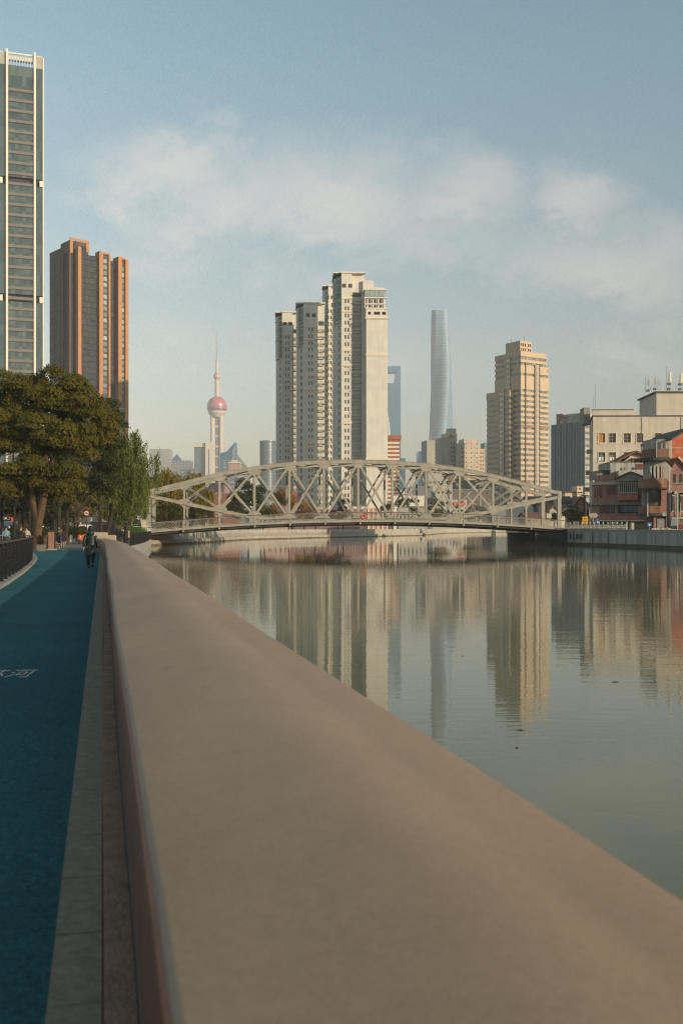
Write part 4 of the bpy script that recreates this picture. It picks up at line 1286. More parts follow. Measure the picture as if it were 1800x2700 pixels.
def slab(m, q, d0, d1):
    m.hexa([(x, d0, z) for x, z in q], [(x, d1, z) for x, z in q])


e = 35.5 * k; zt = H(967, Yv)
slab(m, [(-e, 0), (e, 0), (e, H(1013, Yv)), (-e, H(1013, Yv))], -TB, TB)
m.build('glass_wall', HB, vt)
m = MB(); slab(m, [(18 * k, H(1013, Yv)), (e, H(1013, Yv)), (e, H(984, Yv)), (22.5 * k, H(984, Yv))], -TB * .8, TB * .8); m.build('opening_side', HB, vt)
m = MB(); slab(m, [(-e, H(1013, Yv)), (-18 * k, H(1013, Yv)), (-22.5 * k, H(984, Yv)), (-e, H(984, Yv))], -TB * .8, TB * .8); m.build('opening_side', HB, vt)
m = MB(); slab(m, [(-e, H(984, Yv)), (e, H(984, Yv)), (e, zt), (-e, zt - 3)], -TB * .8, TB * .8); m.build('top_bar', HB, vt)
# stepped pale tower in front
Yj = 2750.0; k = Yj / F
jt = thing('tiered_tower', 'pale tiered tower tapering to a point in front of the blue opening topped tower', 'skyscraper', (WX(1020, Yj), Yj, 0), R(20))
zz = [(1392, 13), (1310, 12.5), (1230, 11.5), (1165, 9.5), (1130, 7.5), (1112, 5), (1098, 2.2), (1083, .5)]
for (pa, ra), (pb, rb) in zip(zz, zz[1:]):
    m = MB(); m.lathe([(ra * k, H(pa, Yj)), (ra * k * .96, H(pb, Yj) - .01)] if pb > 1090 else [(ra * k, H(pa, Yj)), (rb * k, H(pb, Yj))], (0, 0), 8); m.build('tier', mat('pale_tier', (.36, .37, .35), rough=.4, metal=.2), jt)


def far_block(name, label, px0, px1, ptop, Y, mtl, a=0, D=40, extra=None, cat='office building'):
    t = thing(name, label, cat, (WX(px0, Y), Y, 0), a); W = (WX(px1, Y) - WX(px0, Y)) / math.cos(a)
    m = MB(); m.box(0, W, 0, D, 0, H(ptop, Y)); m.build('wall', mtl, t)
    if extra:
        extra(t, W, Y)
    return t


FG = grid_mat('far_window_grid', (.20, .21, .21), (.30, .30, .28), 6, 4.5, line=(.10, .12, .14), lw=(2.4, 1.8), rough=.4, jit=.6)
FB = grid_mat('far_blue_grid', (.07, .11, .14), (.14, .18, .20), 5, 4.5, line=(.05, .08, .10), lw=(.8, .9), rough=.3, jit=.6)
FP = grid_mat('far_pink_grid', (.42, .24, .20), (.50, .33, .27), 5, 4.5, line=(.30, .22, .20), lw=(1.5, 1.2), rough=.5, jit=.4)


def ex_pyr(t, W, Y):
    k = Y / F; z = H(1214, Y)
    m = MB(); m.hexa([(0, 0, z), (26 * k, 0, z), (26 * k, 26 * k, z), (0, 26 * k, z)], [(12.6 * k, 12.6 * k, H(1196, Y)), (13.4 * k, 12.6 * k, H(1196, Y)), (13.4 * k, 13.4 * k, H(1196, Y)), (12.6 * k, 13.4 * k, H(1196, Y))]); m.build('pyramid_roof', HB, t)


def ex_slabs(t, W, Y):
    k = Y / F
    m = MB(); m.box(W * .62, W * 1.03, -8, 20, 0, H(1168, Y) + 1); m.build('pale_wing', HC, t)
    m = MB(); m.box(-.5, W * .56, -3, -.5, H(1179, Y), H(1169, Y)); m.build('crown_band', HC, t)
    m = MB(); m.box(W * .8, W * .83, -9, -8.01, 60, H(1185, Y)); m.build('groove', HB, t)


def ex_cap(t, W, Y):
    m = MB(); m.lathe([(W * .5, 0), (W * .5, H(1165, Y)), (W * .53, H(1164, Y)), (W * .53, H(1162, Y))], (W / 2, W / 2 - 6), 20); m.build('round_front', FB, t)


far_block('far_office', 'faint grey slab tower in haze at the left of the skyline', 394, 448, 1184, 2300, HG, extra=None)
far_block('far_office', 'hazy building with a dark pyramid roof left of the television tower', 452, 502, 1214, 1900, FG, extra=ex_pyr)
far_block('far_office', 'hazy broad blue grey twin slab just left of the television tower', 512, 562, 1168, 2000, FB, extra=ex_slabs)
far_block('far_office', 'hazy round fronted blue tower left of the white residential row', 685, 724, 1163, 1500, FB, extra=ex_cap)
far_block('far_office', 'small blue glass block beside the cream cluster', 1102, 1128, 1190, 1500, HB)
far_block('far_office', 'small faint block low between banded building and blue glass block', 1052, 1068, 1208, 1600, HB)
# fan shaped dark glass building right of the television tower
Yf = 1750.0; k = Yf / F
ft = thing('angular_glass_building', 'hazy angular glass building with a slanted spike right of the television tower', 'office building', (WX(590, Yf), Yf, 0))
m = MB(); slab(m, [(-10 * k, 0), (32 * k, 0), (32 * k, H(1199, Yf)), (31 * k, H(1166, Yf)), (26 * k, H(1170, Yf)), (8 * k, H(1190, Yf)), (-10 * k, H(1195, Yf))], 0, 30); m.build('glass_wall', HB, ft)
m = MB(); slab(m, [(22 * k, H(1190, Yf)), (30.5 * k, H(1172, Yf)), (30.5 * k, H(1205, Yf)), (22 * k, H(1215, Yf))], -.8, -.05); m.build('pale_facet', HG, ft)
m = MB(); slab(m, [(32.1 * k, 0), (66 * k, 0), (64 * k, H(1235, Yf)), (32.1 * k, H(1196, Yf))], 6, 30); m.build('slanted_wing', mat('slant_glass', (.16, .21, .21), rough=.4), ft)
# pink and cream classical blocks
Yp = 1150.0
t = far_block('far_classical_block', 'hazy pink and cream block with a balustraded roof right of the television tower', 603, 632, 1221, Yp, FP, D=30, extra=lambda t, W, Y: (MB().box(-.6, W + .6, -1, 28, H(1221, Y), H(1218, Y)).build('cornice', HC, t), MB().box(3, W - 4, 0, 20, H(1218, Y) + .1, H(1213, Y)).build('attic', HC, t)))
t = far_block('far_classical_block', 'hazy cream block with tall window slots rising behind the bridge arch', 588, 606, 1212, 1200, FG, D=30)
t = far_block('far_classical_block', 'pale cream slotted block directly behind the left bridge arch', 606, 640, 1258, 900, FG, D=20)
t = far_block('far_office', 'low grey cream office seen over the yellow willows', 478, 515, 1235, 1300, FG, D=20)
# ------------------------------------------------------------------ right bank, near buildings and street things
WW = thing('river_wall', 'grey rendered flood wall with a coping along the right bank', 'river wall')
GRW = mat('grey_flood_wall', (.36, .375, .345), rough=.85, var=.10, scale=.5, streak=.3, bump=.2)
WET = mat('tidal_stain', (.10, .09, .065), rough=.7, var=.3, scale=1.2)
rb = [(32.75, 145.0), (37.2, 125), (39.6, 100), (40.6, 70)]


def along(pts, off0, off1, z0, z1, name, mtl, parent):
    m = MB()
    for (a, b) in zip(pts, pts[1:]):
        A, B = Vector(a), Vector(b); d = (B - A).normalized(); nrm = Vector((-d.y, d.x)) * -1     # towards the river (-x)
        if nrm.x > 0:
            nrm = -nrm
        q = [A - nrm * off0, B - nrm * off0, B - nrm * off1, A - nrm * off1]
        m.prism([tuple(v) for v in q], z0, z1)
    return m.build(name, mtl, parent)


along(rb, .0, .45, -.45, 1.28, 'wall', GRW, WW); along(rb, -.03, .48, -3, -.452, 'tidal_band', WET, WW)
along(rb, -.10, .5, 1.283, 1.42, 'coping', mat('pale_coping', (.33, .33, .29), var=.15, scale=1), WW); along(rb, -.045, .4, 1.12, 1.281, 'moulding', MATS['pale_coping'], WW)
for t_ in (.12, .4, .62, .85):
    A, B = Vector(rb[0]), Vector(rb[1]); p_ = A.lerp(B, t_); m = MB(); m.box(p_.x - .12, p_.x + .05, p_.y - .08, p_.y + .08, -.44, 1.1); m.build('joint_strip', mat('joint_grey', (.20, .21, .19)), WW)
# four characters on the wall beside the bridge
d_ = (Vector(rb[1]) - Vector(rb[0])).normalized(); az = math.atan2(d_.y, d_.x)
BLK = mat('black_letter_paint', (.07, .07, .065))
p0 = Vector((*rb[0], 0)) + Vector((d_.x, d_.y, 0)) * .8
Mx = Matrix.Translation((p0.x - .07, p0.y, .05)) @ Matrix.Rotation(az, 4, 'Z') @ Matrix.Rotation(R(90), 4, 'X')
text_mesh('浙江路桥', 1, BLK, 'lettering', sx=1.15, sy=.9, M_=Mx, parent=WW, ext=.01)

# stone balustrade on the wall
bal = thing('stone_balustrade', 'short stone balustrade with rounded posts standing on the right river wall', 'balustrade')
STN = mat('balustrade_stone', (.36, .345, .29), var=.15, scale=3, bump=.3)
A, B = Vector(rb[0]) + Vector((.3, 0)), Vector(rb[1]) + Vector((.3, 0)); dd = (B - A)
npst = 14
for i in range(npst):
    c = A + dd * (.02 + i * .062); m = MB(); m.box(c.x - .11, c.x + .11, c.y - .11, c.y + .11, 1.425, 2.18)
    m.build('post', STN, bal); m = MB(); m.lathe([(.06, 2.181), (.11, 2.24), (.12, 2.32), (.08, 2.40), (.02, 2.43)], (c.x, c.y), 8); m.build('post_cap', STN, bal)
    if i < npst - 1:
        e_ = A + dd * (.02 + (i + 1) * .062); m = MB()
        for z0, z1 in ((1.44, 1.58), (1.74, 1.82), (2.0, 2.12)):
            m.bar((*(c.lerp(e_, .12)), (z0 + z1) / 2), (*(c.lerp(e_, .88)), (z0 + z1) / 2), .1, z1 - z0)
        for f_ in (.3, .5, .7):
            q_ = c.lerp(e_, f_); m.box(q_.x - .04, q_.x + .04, q_.y - .04, q_.y + .04, 1.58, 2.0)
        m.build('panel', STN, bal)
c = A + dd * (.02 + npst * .062); m = MB(); m.box(c.x - .15, c.x + .2, c.y - .5, c.y + .3, 1.425, 2.3); m.build('end_block', STN, bal)

# raised street slab behind the wall
m = MB(); m.prism([(33.2, 145), (37.6, 125), (40, 100), (41, 70), (120, 70), (120, 260), (50, 260), (45.5, 206), (34.4, 166)], .005, .45)
tag(m.build('street', MATS['asphalt']), 'raised street behind the right flood wall', None, kind='structure')
SZ = .45

# cream stuccoed corner office
Yc = 212.0
X0 = WX(1562, Yc)
cb = thing('cream_office_building', 'large old cream rendered building with rows of dark four pane windows behind the brick houses', 'office building', (X0, Yc, 0), R(-1))
STU = mat('old_cream_stucco', (.50, .455, .37), rough=.9, var=.07, scale=.5, streak=.10, bump=.5, bscale=9)
W = 32; top = H(1098, Yc)
cols = [1585, 1613, 1652, 1685, 1733, 1765, 1798, 1830, 1870, 1900]; rows = [1155, 1205, 1257, 1309, 1360]
ww, wh = 1.42, 2.0
sp = [(WX(c, Yc) - X0 - ww / 2, H(r, Yc) - wh / 2) for r in rows for c in cols]
m = MB(); m.wall(FR(0, 0, 0), 0, W, 0, top, [(u, u + ww, z, z + wh) for u, z in sp], .35)
m.face([(W, 0, 0), (W, 18, 0), (W, 18, top), (W, 0, top)]); m.face([(3.4, 18, 0), (W, 18, 0), (W, 18, top), (3.4, 18, top)]); m.face([(0, 0, top - .3), (W, 0, top - .3), (W, 18, top - .3), (3.4, 18, top - .3)])
m.wall(FR(3.4, 18, math.atan2(-18, -3.4)), 0, 18.318, 0, top, [(14, 15, H(r, Yc) - 1.2, H(r, Yc) + 1) for r in rows], .3)
m.build('wall', STU, cb)
m = MB(); m.box(-.15, W, -.2, .3, top, top + .22); m.bar((.05, .4, top + .11), (3.45, 18, top + .11), .4, .22); m.build('coping', mat('dark_coping', (.11, .105, .09)), cb)
m = MB(); m.box(.0, 9.2, -.12, .5, top + .221, top + 1.3); m.build('raised_parapet', STU, cb)
m = MB(); m.box(-.1, 8.6, -.16, .6, top + 1.301, top + 1.5); m.build('coping', MATS['dark_coping'], cb)
WF = mat('thin_window_bars', (.42, .38, .28), rough=.6)
DG = mat('dark_office_glass', (.045, .045, .035), rough=.12, var=.35, scale=.8, spec=.6, objvar=.6)
for i, (u, z) in enumerate(sp):
    f = MB(); c = .05
    for uu in (0, ww / 2 - c / 2, ww - c):
        f.box(uu, uu + c, -.04, .02, 0, wh)
    for zz in (0, wh * .68, wh - c):
        f.box(c, ww / 2 - c / 2, -.035, .02, zz, zz + c); f.box(ww / 2 + c / 2, ww - c, -.035, .02, zz, zz + c)
    f.box(c, ww / 2 - c / 2, -.03, .015, wh * .34, wh * .34 + .03); f.box(ww / 2 + c / 2, ww - c, -.03, .015, wh * .34, wh * .34 + .03)
    wo_ = f.build('window', WF, cb); wo_.location = (u, .22, z)
    p_ = MB(); p_.face([(0, .03, 0), (ww, .03, 0), (ww, .03, wh), (0, .03, wh)]); pane = p_.build('pane', mat('sunset_pane', (.5, .2, .05), rough=.3, emit=0) if i == 0 else DG, wo_)
    if i in (10, 11):
        for q in (.18, .82):
            n_ = MB(); n_.box(q, q + .42, -.03, .01, .25, 1.05); n_.build('notice', mat('paper_white', (.7, .7, .66)), wo_)
    s_ = MB(); s_.box(-.22, ww + .22, -.37, -.225, -.22, -.02); s_.box(-.16, -.01, -.30, -.222, -.02, wh + .12); s_.box(ww + .01, ww + .16, -.30, -.222, -.02, wh + .12); s_.box(-.01, ww + .01, -.30, -.222, wh + .01, wh + .12)
    s_.build('surround', mat('surround_cream', (.62, .55, .42)), wo_)
for u in (10.3, 18.6):
    m = MB(); m.tube([(u, -.08, top - .2), (u, -.08, 1)], .05, 5); m.build('drainpipe', mat('pipe_grey', (.30, .28, .24)), cb)
# stair tower on the roof
xa = WX(1720, Yc + 5) - X0
m = MB(); zt = H(1031, Yc); m.box(xa, xa + 14, 3, 16, top - .2, zt); m.build('roof_house', STU, cb)
m = MB(); m.box(xa - .4, xa + 14.3, 2.6, 16.4, zt, zt + .3); m.build('coping', MATS['dark_coping'], cb)
m = MB(); m.box(xa - .04, xa - .005, 5.5, 6.6, zt - 3, zt - .9); m.build('stair_window', GLASS, cb)
m = MB(); m.tube([(xa + 6.4, 2.95, zt), (xa + 6.4, 2.95, top)], .06, 5); m.build('drainpipe', MATS['pipe_grey'], cb)
# pipes and boxes down its shaded left edge
for i, z in enumerate((17.5, 13, 9.5)):
    m = MB(); m.box(-.9, -.02, 1 + i, 2 + i, z, z + .9); m.build('air_conditioner', MATS['pipe_grey'], cb)
m = MB(); m.box(-1.4, -.01, 2.5, 6, top - 1.4, top + 2.2); m.build('water_tank', mat('tank_grey', (.25, .23, .2)), cb)


def antenna(px, pbase, ptop_, Y, label, kind=0):
    x = WX(px, Y); z0, z1 = H(pbase, Y), H(ptop_, Y)
    t = thing('rooftop_antenna', label, 'antenna', (x, Y, z0), 0, 'antennas on the roofs of the cream building')
    h_ = z1 - z0; G = mat('antenna_grey', (.28, .27, .25), rough=.5, objvar=.3); m = MB(); m.tube([(0, 0, 0), (0, 0, h_)], .045, 5); m.build('mast', G, t)
    if kind in (1, 2):
        m = MB(); m.bar((0, 0, h_ * .62), (-1.1, .2, 0), .05, .05); m.build('stay', G, t); m = MB(); m.bar((0, 0, h_ * .6), (.9, .3, 0), .04, .04); m.build('stay', G, t)
        m = MB(); m.box(-.35, .3, -.2, .2, .0, .5); m.build('base_box', mat('antenna_box', (.12, .11, .1)), t)
    if kind == 2:
        m = MB(); m.box(.08, .52, -.2, .1, h_ * .42, h_ * 1.0); m.build('panel', mat('white_antenna_panel', (.72, .66, .54)), t); m = MB(); m.box(-.3, .35, -.25, .2, h_ * .28, h_ * .4); m.build('radio_unit', MATS['antenna_box'], t)
    if kind == 1:
        m = MB(); m.box(-.02, .28, -.15, .1, h_ * .4, h_ * .72); m.build('panel', G, t)
    if kind == 3:
        m = MB(); m.tube([(-.35, 0, h_ * .5), (-.35, 0, h_ * .75), (.0, 0, h_ * .8)], .035, 5); m.tube([(0, 0, h_ * .45), (-.35, 0, h_ * .5)], .035, 5); m.build('bracket', G, t)


Ya = Yc + 7
antenna(1569, 1078, 1013, Yc + 3, 'tall thin rod aerial on the left roof corner of the cream building')
antenna(1564, 1080, 1046, Yc + 3, 'short rod aerial beside the tall rod on the left roof corner')
antenna(1700, 1036, 990, Ya, 'leftmost aerial with a hooked bracket on the stair tower roof', 3)
antenna(1707, 1033, 990, Ya, 'thin aerial just right of the hooked bracket aerial', 1)
antenna(1725, 1029, 985, Ya, 'stayed aerial mast with a slim grey panel', 1)
antenna(1733, 1029, 994, Ya, 'short leaning rod right of the stayed mast', 0)
antenna(1739, 1029, 998, Ya, 'short aerial with base box near the middle of the roof', 3)
antenna(1756, 1029, 966, Ya, 'tallest thin rod beside the white panel antenna', 0)
antenna(1762, 1029, 981, Ya, 'mast carrying the bright white panel antenna', 2)
antenna(1791, 1029, 984, Ya, 'rightmost mast with a grey green panel', 2)

# ---- brick corner building, curved front
RB1 = brick_mat('red_brick', (.36, .14, .10), (.44, .19, .14), (.30, .23, .19))
RB2 = brick_mat('dark_red_brick', (.25, .115, .09), (.32, .15, .12), (.24, .19, .16))
RBO = brick_mat('bright_red_brick', (.46, .115, .055), (.54, .15, .07), (.36, .16, .10))
GYR = mat('grey_render', (.35, .355, .32), rough=.9, var=.15, scale=.8, streak=.3)
TAN = mat('tan_timber_boards', (.30, .15, .085), rough=.7, var=.2, scale=1.2, streak=.25)
TILE = mat('brown_roof_tile', (.16, .075, .05), rough=.9, var=.3, scale=6, bump=.6, bscale=12)
GRYT = mat('grey_roof_tile', (.10, .095, .085), rough=.9, var=.3, scale=6, bump=.6, bscale=12)
WOODW = mat('dark_window_wood', (.09, .05, .04), rough=.6)
CRN2 = mat('grey_cornice', (.23, .22, .19), var=.2, scale=1.5)
Yk = 180.0; k = Yk / F


def curvepts():
    """plan of the front: flat to the right, rounding away at the left corner (pixel column, depth)"""
    out = []
    for px, Y in ((1556, 194), (1556, 190.5), (1559, 187.6), (1566, 185.3), (1577, 183.6), (1592, 182.5), (1634, 181.0), (1672, 179.6), (1716, 178.0)):
        out.append((WX(px, Y), Y))
    return out


br = thing('brick_corner_building', 'curved red brick corner building with a pediment bay and shuttered windows', 'building')
cp = curvepts()


def ribbon(pts, z0, z1, name, mtl, th=.4, off=0.0, parent=br, back=True):
    """a curved wall: pts in plan, thickness going away from the viewer"""
    m = MB(); out_, in_ = [], []
    for i, p_ in enumerate(pts):
        a_, b_ = Vector(pts[max(0, i - 1)]), Vector(pts[min(len(pts) - 1, i + 1)]); d = (b_ - a_).normalized(); nn = Vector((d.y, -d.x))
        out_.append(Vector(p_) + nn * off); in_.append(Vector(p_) - nn * th)
    for i in range(len(pts) - 1):
        m.prism([tuple(out_[i]), tuple(out_[i + 1]), tuple(in_[i + 1]), tuple(in_[i])], z0, z1)
    return m.build(name, mtl, parent)


zz = lambda py, Y=182.0: H(py, Y)
ribbon(cp, SZ, zz(1392), 'ground_storey_wall', mat('shop_front_dark', (.10, .10, .085), var=.4, scale=.8))
ribbon(cp, zz(1392), zz(1375), 'shopfront', mat('olive_shopfront', (.15, .145, .11), var=.3, scale=1.5), off=-.1)
ribbon(cp, zz(1375), zz(1372.5), 'canopy', mat('stained_canopy_edge', (.44, .41, .32), var=.3, scale=2), off=.9)
ribbon(cp, zz(1372), zz(1354.5), 'brick_band', RB1, off=.05)
ribbon(cp, zz(1354.5), zz(1332), 'wall', RB1)
ribbon(cp, zz(1331.8), zz(1324.5), 'cornice', CRN2, off=.35); ribbon(cp, zz(1330.2), zz(1329), 'cornice_edge', mat('pale_edge', (.33, .31, .26)), off=.5)
ribbon(cp[2:], zz(1324.4), zz(1278), 'wall', RB1)
ribbon(cp[2:], zz(1277.8), zz(1270), 'cornice', mat('pale_cornice', (.45, .43, .36), var=.15), off=.45)
ribbon(cp[3:6] + [(WX(1628, 181.2), 181.2)], zz(1269.8), zz(1252), 'brick_parapet', RB1)
ribbon([cp[0], cp[1], cp[2]], zz(1324.4), zz(1290), 'grey_side', GYR, off=-.3)
# teal strip windows of the middle storey
TEAL = mat('teal_curtained_glass', (.17, .27, .29), rough=.25, var=.35, scale=2.5, spec=.5)


def front_pt(px, out=0.0):
    for (x0, y0), (x1, y1) in zip(cp[2:], cp[3:]):
        # depth along the front for this column
        a_, b_ = x0 / y0 * F + CX, x1 / y1 * F + CX
        if a_ <= px <= b_:
            t_ = (px - a_) / (b_ - a_); Y = y0 + (y1 - y0) * t_; return Vector((WX(px, Y), Y - out, 0)), math.atan2(y1 - y0, x1 - x0)
    Y = 178.0
    return Vector((WX(px, Y), Y - out, 0)), math.atan2(cp[-1][1] - cp[-2][1], cp[-1][0] - cp[-2][0])


def on_front(name, px0, px1, py0, py1, mtl, frame=None, out=.12, nx=1, nz=1, bars=0, parent=br, fw=.09):
    p0, a0 = front_pt(px0, 0); p1, _ = front_pt(px1, 0); a_ = math.atan2(p1.y - p0.y, p1.x - p0.x); w_ = (p1 - p0).length; z0, z1 = zz(py1), zz(py0)
    m = MB(); m.box(0, w_, -out, .1, 0, z1 - z0); o = m.build(name, mtl, parent); o.location = (p0.x, p0.y, z0); o.rotation_euler = (0, 0, a_)
    if frame is not None:
        m = MB()
        for i in range(nx + 1):
            u = i * (w_ - fw) / nx; m.box(u, u + fw, -out - .05, -out - .001, 0, z1 - z0)
        for j in range(nz + 1):
            z = j * (z1 - z0 - fw) / nz; m.box(0.002, w_ - .002, -out - .046, -out - .0015, z, z + fw)
        f_ = m.build('frame', frame, o)
    if bars:
        m = MB()
        for i in range(bars):
            u = .1 + i * (w_ - .2) / (bars - 1); m.box(u - .015, u + .015, -out - .16, -out - .13, .05, z1 - z0 - .05)
        for z in (.3, (z1 - z0) * .6):
            m.box(.05, w_ - .05, -out - .158, -out - .132, z, z + .03)
        m.build('window_grille', DARK_METAL, o)
    return o


SHUT = mat('weathered_shutter', (.16, .085, .06), rough=.8, var=.3, scale=2, streak=.2)
on_front('window', 1583, 1619, 1333, 1353, TEAL, DARK_METAL, bars=11)
on_front('window', 1627, 1692, 1332, 1353, mat('dark_frame_panel', (.04, .055, .06)), None, out=.10)
on_front('window', 1636, 1684, 1333.5, 1352, TEAL, DARK_METAL, out=.16, bars=15)
on_front('boarded_window', 1561, 1580, 1334, 1354, TAN, None, out=.08)
for i, (a_, b_) in enumerate(((1566, 1570), (1573, 1576), (1579, 1582), (1584, 1586))):
    on_front('shutter', a_, b_, 1284, 1312, SHUT, None, out=.06)
for i, (a_, b_) in enumerate(((1598, 1602), (1605, 1614), (1617, 1622))):
    on_front('shutter', a_, b_, 1282, 1304, SHUT, None, out=.06)
on_front('window_recess', 1603.5, 1616, 1283, 1303, mat('brown_inner', (.10, .05, .04)), None, out=.03)
on_front('pilaster', 1628, 1635.5, 1279, 1322, mat('pilaster_grey', (.33, .32, .27), var=.2, scale=2), None, out=.3)
# projecting bay with pediment
on_front('bay_apron', 1635, 1684, 1301, 1320, brick_mat('bay_brick', (.40, .13, .07), (.47, .17, .09), (.32, .2, .15)), None, out=1.1)
b_ = on_front('bay_window', 1636, 1683, 1274, 1300.6, mat('bay_dark_glass', (.05, .05, .045), rough=.15), mat('bay_white_frame', (.42, .40, .34)), out=.95, nx=9, nz=1, fw=.1)
on_front('bay_sill', 1634.5, 1685, 1300.7, 1302.2, mat('bay_sill', (.40, .38, .31)), None, out=1.2)
p0, _ = front_pt(1630); p1, _ = front_pt(1702); a_ = math.atan2(p1.y - p0.y, p1.x - p0.x); W_ = (p1 - p0).length; m = MB()
hz_ = zz(1252) - zz(1268)
m.hexa([(0, -1.2, 0), (W_, -1.2, 0), (W_, -1.2, .35), (W_ / 2, -1.2, hz_ + .35), (0, -1.2, .35)], [(0, .5, 0), (W_, .5, 0), (W_, .5, .35), (W_ / 2, .5, hz_ + .35), (0, .5, .35)])
o = m.build('pediment', mat('pediment_grey', (.27, .265, .23), var=.15, scale=1.5), br); o.location = (p0.x, p0.y, zz(1270)); o.rotation_euler = (0, 0, a_)
m = MB(); m.bar((-.4, -.5, .42), (W_ / 2, -.5, hz_ + .50), 1.9, .2); m.bar((W_ / 2, -.5, hz_ + .50), (W_ + .4, -.5, .42), 1.9, .2); o2 = m.build('pediment_moulding', mat('dark_moulding', (.13, .125, .11)), br); o2.location = o.location; o2.rotation_euler = o.rotation_euler

# sheds and rooms on its roof
rh = thing('rooftop_house', 'grey rendered rooftop house with a brown tiled gable above the curved brick building', 'house')
Yq = 190.0
m = MB(); m.box(WX(1608, Yq), WX(1705, Yq), Yq, Yq + 9, H(1262, Yq), H(1219, Yq)); m.build('wall', GYR, rh)
m = MB(); m.box(WX(1607, Yq), WX(1706, Yq), Yq - .2, Yq + 9, H(1219, Yq), H(1217.5, Yq)); m.build('coping', CRN2, rh)
m = MB(); m.box(WX(1576, Yq), WX(1604, Yq), Yq + 1, Yq + 7, H(1262, Yq), H(1240, Yq)); m.build('lean_to', mat('lean_to_grey', (.25, .25, .2), var=.2), rh)
m = MB(); m.box(WX(1588, Yq), WX(1611, Yq), Yq - .4, Yq + 7, H(1240, Yq), H(1238, Yq)); m.build('lean_to_roof', GRYT, rh)
m = MB(); m.box(WX(1636, Yq), WX(1649, Yq), Yq - .12, Yq - .001, H(1246, Yq), H(1233, Yq)); m.build('window', WOODW, rh)
for q in range(3):
    m = MB(); m.box(WX(1637.5 + q * 4, Yq), WX(1639.5 + q * 4, Yq), Yq - .18, Yq - .121, H(1245, Yq), H(1234, Yq)); m.build('window_bar', mat('bar_grey', (.35, .34, .3)), rh)
m = MB(); m.box(WX(1664, Yq), WX(1672, Yq), Yq - .05, Yq - .001, H(1238, Yq), H(1233, Yq)); m.build('opening', DARK_HOLE, rh)
m = MB(); m.box(WX(1675, Yq), WX(1694, Yq), Yq - .1, Yq - .001, H(1238, Yq), H(1223, Yq)); m.build('shuttered_window', mat('maroon_board', (.14, .06, .05), var=.2), rh)
Yq = 188.5; m = MB(); m.box(WX(1629, Yq), WX(1693, Yq), Yq, Yq + 1.3, H(1266, Yq), H(1241, Yq)); m.build('parapet', mat('pale_parapet', (.34, .335, .29), var=.15, scale=.8), rh)
Yq = 196.0
ga = [(1624, 1219), (1633, 1211), (1672, 1190), (1702, 1202), (1702, 1219)]
m = MB(); m.hexa([(WX(a, Yq), Yq, H(b, Yq)) for a, b in [(1640, 1220), (1702, 1220), (1702, 1205), (1672, 1193)]], [(WX(a, Yq), Yq + 6, H(b, Yq)) for a, b in [(1640, 1220), (1702, 1220), (1702, 1205), (1672, 1193)]]); m.build('gable', mat('gable_white', (.52, .49, .42), var=.1), rh)
m = MB(); m.bar((WX(1624, Yq), Yq + 2, H(1216, Yq)), (WX(1672, Yq), Yq + 2, H(1191, Yq)), 6, .35); m.bar((WX(1672, Yq), Yq + 2, H(1191, Yq)), (WX(1708, Yq), Yq + 2, H(1203, Yq)), 6, .35); m.build('gable_roof', TILE, rh)
m = MB(); q = [(WX(1658, Yq), Yq - 2.4, H(1218, Yq)), (WX(1712, Yq), Yq - 2.4, H(1218, Yq)), (WX(1712, Yq), Yq + 1, H(1203, Yq)), (WX(1666, Yq), Yq + 1, H(1203, Yq))]
m.hexa([(x, y, z - .25) for x, y, z in q], q); m.build('tiled_roof', mat('red_brown_roof_tile', (.24, .10, .06), rough=.9, var=.3, scale=5, bump=.6, bscale=12), rh)

# ---- corner house with stacked balconies
ch = thing('balcony_house', 'narrow corner house with stacked wooden balconies, grey rounded upper walls and an orange brick end', 'house')
Ym = 168.0


def V(px, py, Y=Ym):
    return (WX(px, Y), H(py, Y))


def pbox(name, px0, px1, py0, py1, Y0, dep, mtl, parent=ch):
    m = MB(); m.box(WX(px0, Y0), WX(px1, Y0), Y0, Y0 + dep, H(py1, Y0), H(py0, Y0)); return m.build(name, mtl, parent)


def arcwall(name, px0, px1, py0, py1, Y0, mtl, bulge=3.0, parent=ch, th=.35, off=0, n=8):
    """wall rounding away from the viewer at its left end"""
    x0, x1 = WX(px0, Y0), WX(px1, Y0); pts = []
    for i in range(n + 1):
        t_ = i / n; ang_ = t_ * math.pi / 2; pts.append((x0 + (x1 - x0) * .45 * (1 - math.cos(ang_)) if t_ < 1 else x0 + (x1 - x0) * .45, Y0 + bulge * (1 - math.sin(ang_))))
    pts.append((x1, Y0 - .2))
    m = MB(); o_, i_ = [], []
    for i, p_ in enumerate(pts):
        a_, b_ = Vector(pts[max(0, i - 1)]), Vector(pts[min(len(pts) - 1, i + 1)]); d = (b_ - a_).normalized(); nn = Vector((d.y, -d.x)); o_.append(Vector(p_) + nn * off); i_.append(Vector(p_) - nn * th)
    for i in range(len(pts) - 1):
        m.prism([tuple(o_[i]), tuple(o_[i + 1]), tuple(i_[i + 1]), tuple(i_[i])], H(py1, Y0), H(py0, Y0))
    return m.build(name, mtl, parent)


